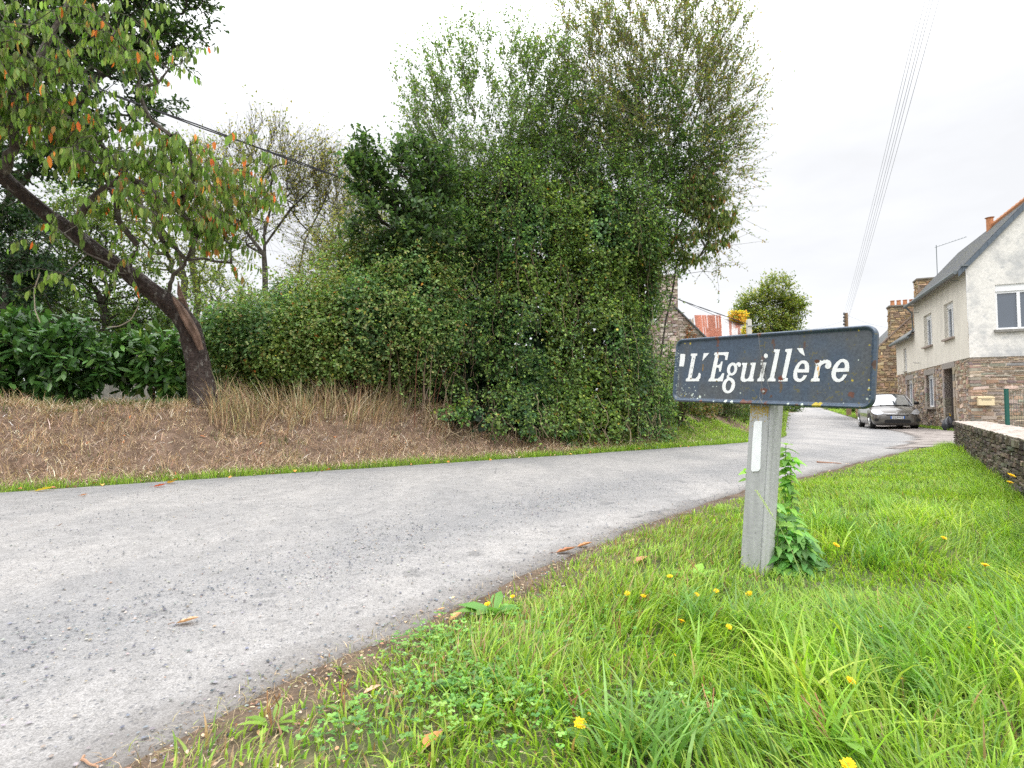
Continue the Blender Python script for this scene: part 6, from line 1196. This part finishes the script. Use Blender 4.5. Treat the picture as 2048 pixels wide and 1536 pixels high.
rubble(m_, r_, (0, 0, 0), Y3, Z3, -X3, [(0, 0), (7.4, 0), (7.4, ez), (0, ez)], [], (.10, .24), (.14, .42), OC, prot=.03, gap=.03, jit=.5); m_.build('stone_wall', STONE, b2)
def stack(name, parent, x0, x1, y0, y1, z0, z1, cols, capc=(.2, .18, .15), rr=r_):
    m_ = M(); m_.box(x0, x1, y0, y1, z0, z1, c=(.28, .22, .17)); rubble(m_, rr, (x0, y0, z0), X3, Z3, -Y3, [(0, 0), (x1-x0, 0), (x1-x0, z1-z0), (0, z1-z0)], [], (.09, .18), (.14, .4), cols, prot=.03, gap=.025, jit=.4)
    rubble(m_, rr, (x0, y0, z0), Y3, Z3, -X3, [(0, 0), (y1-y0, 0), (y1-y0, z1-z0), (0, z1-z0)], [], (.09, .18), (.14, .4), cols, prot=.03, gap=.025, jit=.4)
    m_.box(x0-.07, x1+.07, y0-.07, y1+.07, z1+.001, z1+.09, c=capc); return m_.build(name, STONE, parent)
stack('chimney', b2, hwid-.75, hwid+.65, -.03, .8, az-1.0, 8.75, OC)
ck = stack('chimney', b2, .95, 2.35, .03, .75, ez, 7.2, OC); m_ = M()
for q in range(4): m_.tube(np.array([(1.15+q*.33, .38, 7.28), (1.15+q*.33, .38, 7.58), (1.15+q*.33, .38, 7.60), (1.15+q*.33, .38, 7.64)]), np.array([.13, .105, .125, .125]), 9)
m_.build('chimney_pot', TILE, ck); stack('chimney', b2, .25, 1.0, 5.9, 6.6, ez, 6.35, [(.40, .32, .27), (.34, .28, .24), (.44, .37, .3)])
m_ = M(); m_.add([(-.25, .25, ez-.28), (-.25, 7.5, ez-.28), (hwid, 7.5, az-.02), (hwid, .25, az-.02), (6.55, .25, ez-.28), (6.55, 7.5, ez-.28)], [(0, 3, 2, 1), (4, 5, 2, 3)]); m_.build('roof', SLATE, b2)
m_ = M(); m_.add([(-.3, -.08, ez-.24), (hwid-.76, -.08, az-.76*1.048+.02), (hwid-.76, -.08, az-.76*1.048-.08), (-.3, -.08, ez-.34), (-.3, .25, ez-.24), (hwid-.76, .25, az-.76*1.048+.02)], [(0, 3, 2, 1), (0, 1, 5, 4)], c=(.22, .17, .14)); m_.build('verge_board', STONE, b2)
m_ = M(); c_, s_ = math.cos(RZ), math.sin(RZ)
iv = [(2.6, -.1, 3.4, .35, .15, .9), (2.9, -.1, 2.2, .45, .15, 1.3), (3.1, -.1, .9, .6, .2, 1.0), (2.2, -.1, 4.6, .25, .12, .5), (3.0, -.1, 5.6, .2, .1, .8)]
shellmass(r_, m_, iv, 5200, .09, .08, GREENS_DARK+GREENS_MID, depth=.3, lump=.4, lsc=2, seed=9, back=1); m_.build('ivy', LEAF, b2)
# TV aerial
p = hl(0, 0, 0); ap = np.array([bx, by, 0])+np.array([c_*3.4, s_*3.4, 8.8]); ae = thing('tv_aerial', 'thin tv aerial mast with a horizontal boom on the tall stone chimney', 'aerial', ap); m_ = M(); m_.tube(np.array([(0, 0, .03), (0, 0, 2.0)]), .022, 5); m_.build('mast', ZINC, ae); m_ = M()
m_.tube(np.array([(-.1, 0, 1.85), (1.45, -.5, 2.35)]), .014, 4)
for q in range(9): a = np.array([.1+q*.155, -.07-q*.053, 1.92+q*.052]); m_.tube(np.array([a+np.array([-.05, -.16, 0]), a+np.array([.05, .16, 0])]), .008, 3)
m_.build('boom', ZINC, ae)

# ---- stone house on the left of the road, behind the hedge
b4 = thing('stone_house', 'grey stone gable house with chimney and creeper, right of the tall hedge', 'house', (5.3, 25.6, 0), -.14); r_ = np.random.RandomState(211); m_ = M(); GP = [(0, 0), (3.85, 0), (3.85, 3.85), (2.15, 5.65), (0, 3.5)]
PC = [(.40, .34, .29), (.34, .28, .24), (.30, .23, .19), (.46, .40, .34)]; m_.add([(a, 0, b) for a, b in GP]+[(3.85, 6, 0), (3.85, 6, 3.85)], [(0, 1, 2, 4), (1, 5, 6, 2)], [(4, 2, 3)], c=(.46, .40, .34))
rubble(m_, r_, (0, 0, 0), X3, Z3, -Y3, GP, [], (.10, .17), (.16, .42), PC, prot=.03, gap=.035, jit=.35); m_.build('stone_wall', STONE, b4); stack('chimney', b4, 1.55, 2.40, -.05, .7, 3.2, 6.95, PC)
m_ = M(); m_.add([(4.1, -.12, 3.62), (2.15, -.12, 5.72), (2.15, 6.1, 5.72), (4.1, 6.1, 3.62), (4.1, -.12, 3.54), (2.15, -.12, 5.64), (0, -.12, 3.5), (0, 6.1, 3.5)], [(0, 3, 2, 1), (0, 1, 5, 4), (1, 2, 7, 6)]); m_.build('roof', SLATE, b4)
m_ = M(); shellmass(r_, m_, [(2.95, -.05, 4.2, .35, .12, .6), (3.25, -.05, 3.2, .45, .12, .8), (2.8, -.05, 2.6, .4, .1, .9)], 3800, .07, .05, [(.20, .08, .035), (.28, .12, .05), (.14, .08, .04), (.10, .10, .03)], depth=.4, lump=.5, lsc=3, seed=4, back=1, holes=.45); m_.build('creeper', LEAF, b4)
# ---- barn with corrugated roof
bl_, br_, tr_, tl_ = at(1395, 690, 33), at(1489, 690, 33.6), at(1489, 645, 36.5), at(1388, 634, 36.5); bn = thing('barn', 'barn with a rusty red and white corrugated iron roof, left of the far oak', 'barn', (bl_[0], bl_[1], 0)); o_ = np.array(bn.location); m_ = M()
nc = 260; f_ = np.linspace(0, 1, nc)[:, None]; lo_ = bl_*(1-f_)+br_*f_; hi_ = tl_*(1-f_)+tr_*f_; lo_[:, 2] = bl_[2]; hi_[:, 2] = at(1440, 630, 36.5)[2]; wv = (np.sin(np.arange(nc)*6.283/5)*.03)[:, None]*np.array([[0, -.6, .8]])
V = np.concatenate([lo_+wv, lo_*.45+hi_*.55+wv, hi_+wv]); ff = (np.arange(nc-1)+.5)/nc; RED = np.array([.36, .15, .095]); WHT = np.array([.62, .62, .62]); tq = []
for row in (0, 1):
    nz_ = vnoise(np.stack([ff*40, ff*0+row*5, ff*0], -1), 5); nb_ = vnoise(np.stack([ff*9, ff*0+row*3, ff*0], -1), 8); kz = np.where(ff < .53, (nz_ > .80).astype(float)*.7, np.where(ff < .68, .93+0*ff, np.clip((nz_-.3)*2.2, 0, 1)*.75+.1)); tq.append(RED*(1-kz[:, None])*(.8+.4*nb_[:, None])+WHT*kz[:, None])
Q = [(r*nc+k, r*nc+k+1, (r+1)*nc+k+1, (r+1)*nc+k) for r in (0, 1) for k in range(nc-1)]; m_.add(V, Q, c=np.vstack(tq)); m_.build('roof', mat('corrugated_iron', attr=True, rough=.6, spec=.3, noise=[(3, 5, .62, .70, (.60, .58, .56), (1, 3, 3)), (8, 4, .75, 1.2, None)]), bn, o_)
m_ = M(); e0, e1 = lo_[0], lo_[-1]; h0, h1 = hi_[0], hi_[-1]; zf = lambda q: np.array([q[0], q[1]+.15, 0]); up_ = lambda q: np.array([q[0], q[1]+.15, q[2]-.12]); back = np.array([0, 3.2, 0])
m_.add([zf(e0), zf(e1), up_(e1), up_(e0), zf(e1+back*2), up_(e1+back*2)-np.array([0, 0, 0]), up_(h1), zf(e0+back*2), up_(e0+back*2), up_(h0)], [(0, 1, 2, 3), (1, 4, 5, 2), (0, 7, 8, 3)], [(2, 5, 6), (3, 8, 9)], c=(.33, .27, .21)); m_.build('stone_wall', STONE, bn, o_)
gv = PB([(1478, 634, 35.6, .62, .5, .48), (1492, 665, 34.2, .14, .4, .7)]); rt = thing('golden_creeper', 'golden yellow creeper heaped over the right end of the barn roof', 'plant', (gv[1][0], gv[1][1], 0)); o_ = np.array(rt.location); m_ = M(); r_ = np.random.RandomState(221)
gv.append((gv[1][0]+.2, gv[1][1], 2.4, .25, .4, 2.4)); shellmass(r_, m_, gv, 6500, .14, .11, [(.42, .33, .05), (.30, .30, .05), (.48, .26, .05), (.18, .22, .04)], depth=.3, lump=.3, lsc=1.5, seed=5, back=.6); m_.build('foliage', LEAF, rt, o_); m_ = M(); m_.tube(np.array([(gv[1][0], gv[1][1], 0), (gv[1][0]+.1, gv[1][1], 3), (gv[1][0], gv[1][1], 5.3)]), np.array([.08, .06, .03]), 6, c=(.15, .11, .08)); m_.build('stem', TWIG, rt, o_)
make_tree('oak_tree', 'round crowned oak with yellowing top standing alone beyond the barn, above the sign', 'tree', [np.array([(*at(1535, 700, 46)[:2], .2), at(1535, 740, 46), at(1537, 680, 46)])],
          PB([(1505, 612, 46, 1.2, 1.2, 1.1), (1550, 590, 46, 1.3, 1.3, 1.4), (1578, 618, 46, .95, 1.2, 1.2), (1530, 650, 46, 1.9, 1.6, 1.3), (1490, 635, 46, .8, 1.1, .8), (1570, 665, 46, 1.2, 1.4, 1.1), (1475, 612, 46, .35, .5, .35)]), 420, 48,
          [dict(nt=6, length=.8, nl=9, L=.17, W=.12, cols=[(.12, .16, .03), (.17, .20, .035), (.26, .24, .05), (.08, .12, .03)], wts=(3, 3, 1.3, 3), outw=.6, upw=.2, rnd=.7, leafdown=.2)], r_tip=.012, r_max=.22, step=.6)
# low trees closing the road's end
for i_, (px, Y, r, h, lab) in enumerate([(1600, 95, 3.5, 2.0, 'distant green bush on the left where the road disappears'), (1640, 100, 3.0, 1.8, 'distant green bush straight at the road end'), (1690, 70, 3.0, 2.2, 'hedge bush right of the road behind the sign corner'), (1735, 52, 2.2, 1.9, 'hedge bush behind the parked car'), (1570, 60, 2.2, 2.4, 'bush beside the bend just right of the post')]):
    p = at(px, 815, Y); z0 = gp(p[0], p[1]); rt = thing('hedge_bush', lab, 'bush', (p[0], p[1], z0), group='bushes at the far end of the road'); m_ = M(); shellmass(np.random.RandomState(230+i_), m_, [(p[0], p[1], z0+h*.42, r, r*.7, h*.62)], 6000, .16, .12, GREENS_MID+GREENS_DARK, depth=.3, lump=.35, lsc=.9, seed=i_, zmin=lambda P: gz(P[:, :2])); m_.build('foliage', LEAF, rt, rt.location[:])

# ---- poles and wires
p = at(1499, 700, 30.0); pw = thing('concrete_pole', 'white concrete pole rising behind the top edge of the sign', 'pole', (p[0], p[1], 0)); zt = at(1499, 640, 30)[2]; m_ = M(); m_.box(-.11, .11, -.10, .10, -.1, zt); m_.box(-.08, .08, -.08, .08, zt+.001, zt+.04); m_.build('shaft', mat('pale_concrete', (.55, .53, .48), rough=.85), pw)
m_ = M(); m_.tube(np.array([(-.12, -.12, zt-.35), (.5, -.2, zt-.30)]), .02, 5); m_.build('bracket', ZINC, pw)
p = at(1694, 700, 45.0); wp = thing('wooden_pole', 'brown wooden electricity pole with white wires behind the right end of the sign', 'pole', (p[0], p[1], 0)); zw = at(1694, 626, 45)[2]; wb = np.array(wp.location); m_ = M(); m_.tube(np.array([(0, 0, -.1), (0, 0, zw*.5), (0, 0, zw)]), np.array([.19, .165, .14]), 9, c=(.24, .16, .10)); m_.build('shaft', TWIG, wp)
ins_ = [at(1688, y, 44.8) for y in (627, 634, 641, 648)]; 
for q in ins_: m_ = M(); m_.tube(np.array([q-[0, 0, .11], q-[0, 0, .02], q+[0, 0, .02], q+[0, 0, .1]])-wb, np.array([.05, .09, .06, .03]), 7); m_.tube(np.array([q-wb, q-wb+np.array([.22, .1, 0])]), .02, 4); m_.build('insulator', mat('dark_insulator', (.05, .05, .06), rough=.3), wp)
WIRE = mat('cable', (.03, .03, .035), rough=.6, spec=.3); WIREP = mat('pale_wire', (.13, .14, .17), rough=.7, spec=.2)
def cable(name, lab, a, b, sag, r0, m__, n_=2, grp=None, twist=.0):
    a = np.array(a, float); b = np.array(b, float); t = np.linspace(0, 1, 60)[:, None]; P = a*(1-t)+b*t; P[:, 2] -= (sag*4*t*(1-t))[:, 0]; m_ = M()
    for q in range(n_): off_ = np.stack([np.zeros(60), np.zeros(60), twist*np.cos(np.arange(60)*1.1+q*3.14)], -1); m_.tube(P+off_, r0, 5)
    o = m_.build(name, m__, None, a); o.location = a; return tag(o, lab, 'cable', grp)
A1 = at(1495, 648, 30); A2 = at(0, 103, 8.0); d_ = A2-A1; cable('overhead_cable', 'thick dark twisted cable crossing the sky behind the cherry tree into the hedge', A1, A1+d_*1.25, .05, .013, WIRE, 2, twist=.02)
cable('overhead_cable', 'thin cable running from the grey stone chimney down to the white pole', at(1340, 590, 25.0), at(1492, 652, 30), .1, .010, WIRE, 1)
for q, (x0, lab) in enumerate([(1840, 'leftmost of the five pale wires coming down the sky to the wooden pole'), (1847, 'second from the left of the five pale wires to the wooden pole'), (1856, 'middle one of the five pale wires to the wooden pole'), (1862, 'fourth from the left of the five pale wires to the wooden pole'), (1874, 'rightmost of the five pale wires to the wooden pole')]):
    a = ins_[min(q, 3)]+np.array([0.05*q, 0, 0]); b = at(x0, -20, 9.5); cable('overhead_wire', lab, a, a+(b-a)*1.35, .35, .0042 if q else .0036, WIREP, 1, 'pale wires to the wooden pole')
for q, (u, v, Y, lab) in enumerate([(1830, 655, 50, 'faint wire running right from the wooden pole to the chimneys'), (1560, 655, 60, 'faint wire running left from the wooden pole towards the oak')]):
    cable('overhead_wire', lab, ins_[2*q], at(u, v, Y), .5, .006, WIREP, 1)

# ---- parked car
def build_car():
    W2 = .915; Lc = 4.45; fx, fy = hl(-1.70, 3.15, 0)[:2]
    car = thing('parked_car', 'metallic brown-grey family car parked nose forward against the stone house', 'car', (fx, fy, -.075), RZ)
    PAINT = mat('car_paint', (.115, .105, .092), rough=.25, spec=.5, metal=.4, coat=.7); DARK = mat('car_dark', (.012, .012, .013), rough=.5); CHR = mat('chrome', (.75, .75, .76), rough=.15, metal=.9)
    CGL = mat('car_glass', (.10, .11, .12), rough=.02, spec=1.0, ior=2.1, coat=1); LMP = mat('headlamp_glass', (.55, .57, .60), rough=.08, spec=.9, metal=.5, coat=1)
    wy = (.92, 3.66); R_ = .345
    ys = np.r_[np.array([0, .015, .04, .08, .13]), np.arange(.2, 4.3, .07), np.array([4.33, 4.38, 4.42, 4.45])]
    top = lambda y: float(np.interp(y, [0, .03, .1, .22, .5, .9, 1.25, 2.0, 3.4, 4.1, 4.3, 4.42, 4.45], [.55, .66, .76, .83, .93, 1.02, 1.07, 1.10, 1.13, 1.14, 1.05, .85, .6]))
    hw_ = lambda y: float(np.interp(y, [0, .04, .12, .3, .6, 1.2, 3.6, 4.2, 4.38, 4.45], [.60, .72, .80, .87, .905, .915, .915, .88, .80, .68]))
    V = []; 
    for y in ys:
        zb = .20 if y > .06 else .30-y
        for w in wy:
            dd = abs(y-w)
            if dd < R_+.04: zb = max(zb, .32+math.sqrt(max((R_+.04)**2-dd**2, 0)))
        h = hw_(y); T = max(top(y), zb+.12); zs = [zb, zb+.02, zb+(T-zb)*.25, zb+(T-zb)*.55, T-.16 if T-.16 > zb+(T-zb)*.6 else zb+(T-zb)*.7, T-.05, T-.01, T+.02]; hh = [h*.80, h*.965, h, h*.995, h*.97, h*.90, h*.72, h*.35]
        ring = [(-a, y, z) for a, z in zip(hh, zs)]+[(0, y, T+.03)]+[(a, y, z) for a, z in zip(hh[::-1], zs[::-1])]+[(0, y, zb)]
        V += ring
    n_ = 18; K_ = len(ys); i, j = np.meshgrid(np.arange(K_-1), np.arange(n_), indexing='ij'); m_ = M(); m_.add(V, np.stack([i*n_+j, (i+1)*n_+j, (i+1)*n_+(j+1) % n_, i*n_+(j+1) % n_], -1).reshape(-1, 4))
    m_.add(V[:n_]+[(0, -.005, .45)], T=[(k, (k+1) % n_, n_) for k in range(n_)]); m_.add(V[-n_:]+[(0, 4.455, .7)], T=[(k, (k+1) % n_, n_) for k in range(n_)])
    m_.build('body', PAINT, car, smooth=True)
    # greenhouse
    prof = [(1.0, 1.04, .80), (1.35, 1.24, .76), (1.75, 1.45, .71), (2.05, 1.575, .665), (2.6, 1.63, .66), (3.3, 1.61, .655), (3.9, 1.53, .63), (4.2, 1.40, .62), (4.36, 1.10, .70)]
    yy = np.linspace(1.0, 4.36, 40); zt_ = np.interp(yy, [p[0] for p in prof], [p[1] for p in prof]); ht = np.interp(yy, [p[0] for p in prof], [p[2] for p in prof])
    # roof skin from the header back
    m_ = M(); r0 = yy > 1.98; Vr = []; 
    for y, z, h in zip(yy[r0], zt_[r0], ht[r0]): Vr += [(-h-.02, y, z-.055), (-h*.93, y, z), (-h*.5, y, z+.03), (0, y, z+.04), (h*.5, y, z+.03), (h*.93, y, z), (h+.02, y, z-.055)]
    k_ = r0.sum(); i, j = np.meshgrid(np.arange(k_-1), np.arange(6), indexing='ij'); m_.add(Vr, np.stack([i*7+j, i*7+j+1, (i+1)*7+j+1, (i+1)*7+j], -1).reshape(-1, 4)); m_.build('roof', PAINT, car, smooth=True)
    # windscreen: curved glass
    m_ = M(); ws_ = (yy <= 2.02); Vw = []; ks = 9
    for y, z, h in zip(yy[ws_], zt_[ws_], ht[ws_]):
        for q in np.linspace(-1, 1, ks): Vw.append((q*h, y+.20*q*q-.10, z+.045*(1-q*q)))
    k_ = ws_.sum(); i, j = np.meshgrid(np.arange(k_-1), np.arange(ks-1), indexing='ij'); m_.add(Vw, np.stack([i*ks+j, i*ks+j+1, (i+1)*ks+j+1, (i+1)*ks+j], -1).reshape(-1, 4)); m_.build('windscreen', CGL, car, smooth=True)
    for sx in (-1, 1):
        m_ = M(); Vs = []
        for y, z, h in zip(yy, zt_, ht): Vs += [(sx*.845, y, min(1.07, z)), (sx*(h+.015), y, max(z-.06, 1.071))]
        k_ = len(yy); m_.add(Vs, [(2*k, 2*k+1, 2*k+3, 2*k+2) for k in range(k_-1)]); m_.build('side_window', CGL, car)
        m_ = M(); P = np.array([(sx*.83, 1.02, 1.06), (sx*.78, 1.4, 1.27), (sx*.73, 1.78, 1.47), (sx*.69, 2.1, 1.585)]); m_.tube(P, .028, 6); m_.tube(np.array([(sx*.845, 2.5, 1.08), (sx*.69, 2.55, 1.58)]), .03, 5); m_.tube(np.array([(sx*.845, 3.5, 1.08), (sx*.68, 3.45, 1.56)]), .035, 5); m_.build('pillar', PAINT, car, smooth=True)
        m_ = M(); m_.tube(np.array([(sx*.80, 1.35, 1.09), (sx*.95, 1.30, 1.13)]), .025, 6); m_.tube(np.array([(sx*.90, 1.30, 1.17), (sx*.95, 1.28, 1.17), (sx*1.03, 1.29, 1.17), (sx*1.07, 1.33, 1.16)]), np.array([.06, .085, .08, .03]), 9); m_.build('wing_mirror', DARK, car, smooth=True)
        # headlamp: swept wedge hugging the corner
        m_ = M(); pts = [(.50, .06, .70), (.60, .05, .67), (.72, .09, .66), (.83, .24, .68), (.885, .45, .76), (.88, .60, .84), (.80, .52, .90), (.68, .32, .87), (.56, .15, .79)]
        Pq = np.array([(sx*a*1.005, b-.03, c__) for a, b, c__ in pts]); cq = Pq.mean(0)+np.array([sx*.03, -.05, .02]); m_.add(np.vstack([Pq, cq]), T=[(k, (k+1) % 9, 9) for k in range(9)]); h_ = m_.build('headlight', LMP, car, smooth=True)
        m_ = M(); m_.tube(np.array([cq+np.array([-sx*.06, -.005, -.01]), cq+np.array([-sx*.06, -.012, -.01])]), .05, 10); m_.build('bulb', CHR, h_)
        m_ = M(); m_.tube(np.array([(sx*.70, .075, .42), (sx*.70, .045, .42)]), .05, 10); m_.build('fog_light', LMP, car)
        m_ = M(); m_.box(min(sx*.55, sx*.84), max(sx*.55, sx*.84), .03, .2, .36, .48); m_.build('bumper_vent', DARK, car)
        for w in wy:
            m_ = M(); m_.tube(np.array([(sx*.68, w, .32), (sx*.70, w, .32), (sx*.88, w, .32), (sx*.905, w, .32)]), np.array([.29, .325, .325, .29]), 22, cap=True); tw_ = m_.build('wheel', mat('tyre', (.02, .02, .02), rough=.8), car, smooth=False)
            m_ = M(); m_.tube(np.array([(sx*.906, w, .32), (sx*.909, w, .32)]), .21, 20)
            for q in range(7): a = q*.8976; m_.tube(np.array([(sx*.913, w, .32), (sx*.913, w+math.cos(a)*.19, .32+math.sin(a)*.19)]), .018, 5)
            m_.build('rim', CHR, tw_)
    m_ = M(); m_.add([(-.44, -.012, .43), (.44, -.012, .43), (.50, -.004, .34), (.44, -.006, .285), (-.44, -.006, .285), (-.50, -.004, .34)], T=[(0, 1, 2), (0, 2, 3), (0, 3, 4), (0, 4, 5)]); m_.box(-.40, .40, -.011, .005, .60, .625); m_.build('grille', DARK, car)
    m_ = M()
    for dz in (0, -.055):
        for sx in (-1, 1): m_.tube(np.array([(0, -.022, .745+dz+.01), (sx*.05, -.02, .705+dz+.01), (sx*.10, -.015, .69+dz)]), .011, 5); 
    for sx in (-1, 1): m_.tube(np.array([(sx*.10, -.012, .69), (sx*.35, .01, .695), (sx*.52, .05, .72)]), .008, 4); m_.tube(np.array([(sx*.10, -.012, .64), (sx*.35, .008, .645), (sx*.50, .05, .68)]), .006, 4)
    m_.build('emblem', CHR, car); m_ = M(); m_.box(-.26, .26, -.030, -.018, .475, .585); npl = m_.build('number_plate', mat('plate_white', (.75, .76, .76), rough=.4), car)
    m_ = M(); m_.box(-.26, -.215, -.033, -.0305, .475, .585); m_.box(.215, .26, -.033, -.0305, .475, .585); m_.build('blue_band', mat('plate_blue', (.03, .14, .48), rough=.4), npl)
    cu = bpy.data.curves.new('t', 'FONT'); cu.body = 'DQ-294-FX'; cu.size = .098; cu.align_x = 'CENTER'; cu.align_y = 'CENTER'; cu.extrude = .0006; cu.offset = .0015
    to = bpy.data.objects.new('t', cu); COL.objects.link(to); bpy.context.view_layer.update(); me = bpy.data.meshes.new_from_object(to); bpy.data.objects.remove(to); me.name = 'plate_number'; me.materials.append(DARK)
    po = bpy.data.objects.new('plate_number', me); COL.objects.link(po); po.parent = npl; po.location = (0, -.0325, .53); po.rotation_euler = (math.pi/2, 0, 0); po.scale = (.82, 1, 1)
    m_ = M(); m_.tube(np.array([(-.45, .98, 1.085), (.05, 1.0, 1.115), (.25, .98, 1.11)]), .010, 4); m_.tube(np.array([(.2, .96, 1.09), (.65, 1.02, 1.08)]), .010, 4); m_.build('wiper', DARK, car)
    m_ = M(); m_.box(-.62, .62, .12, 4.3, .17, .20); m_.build('underbody', DARK, car)
build_car()
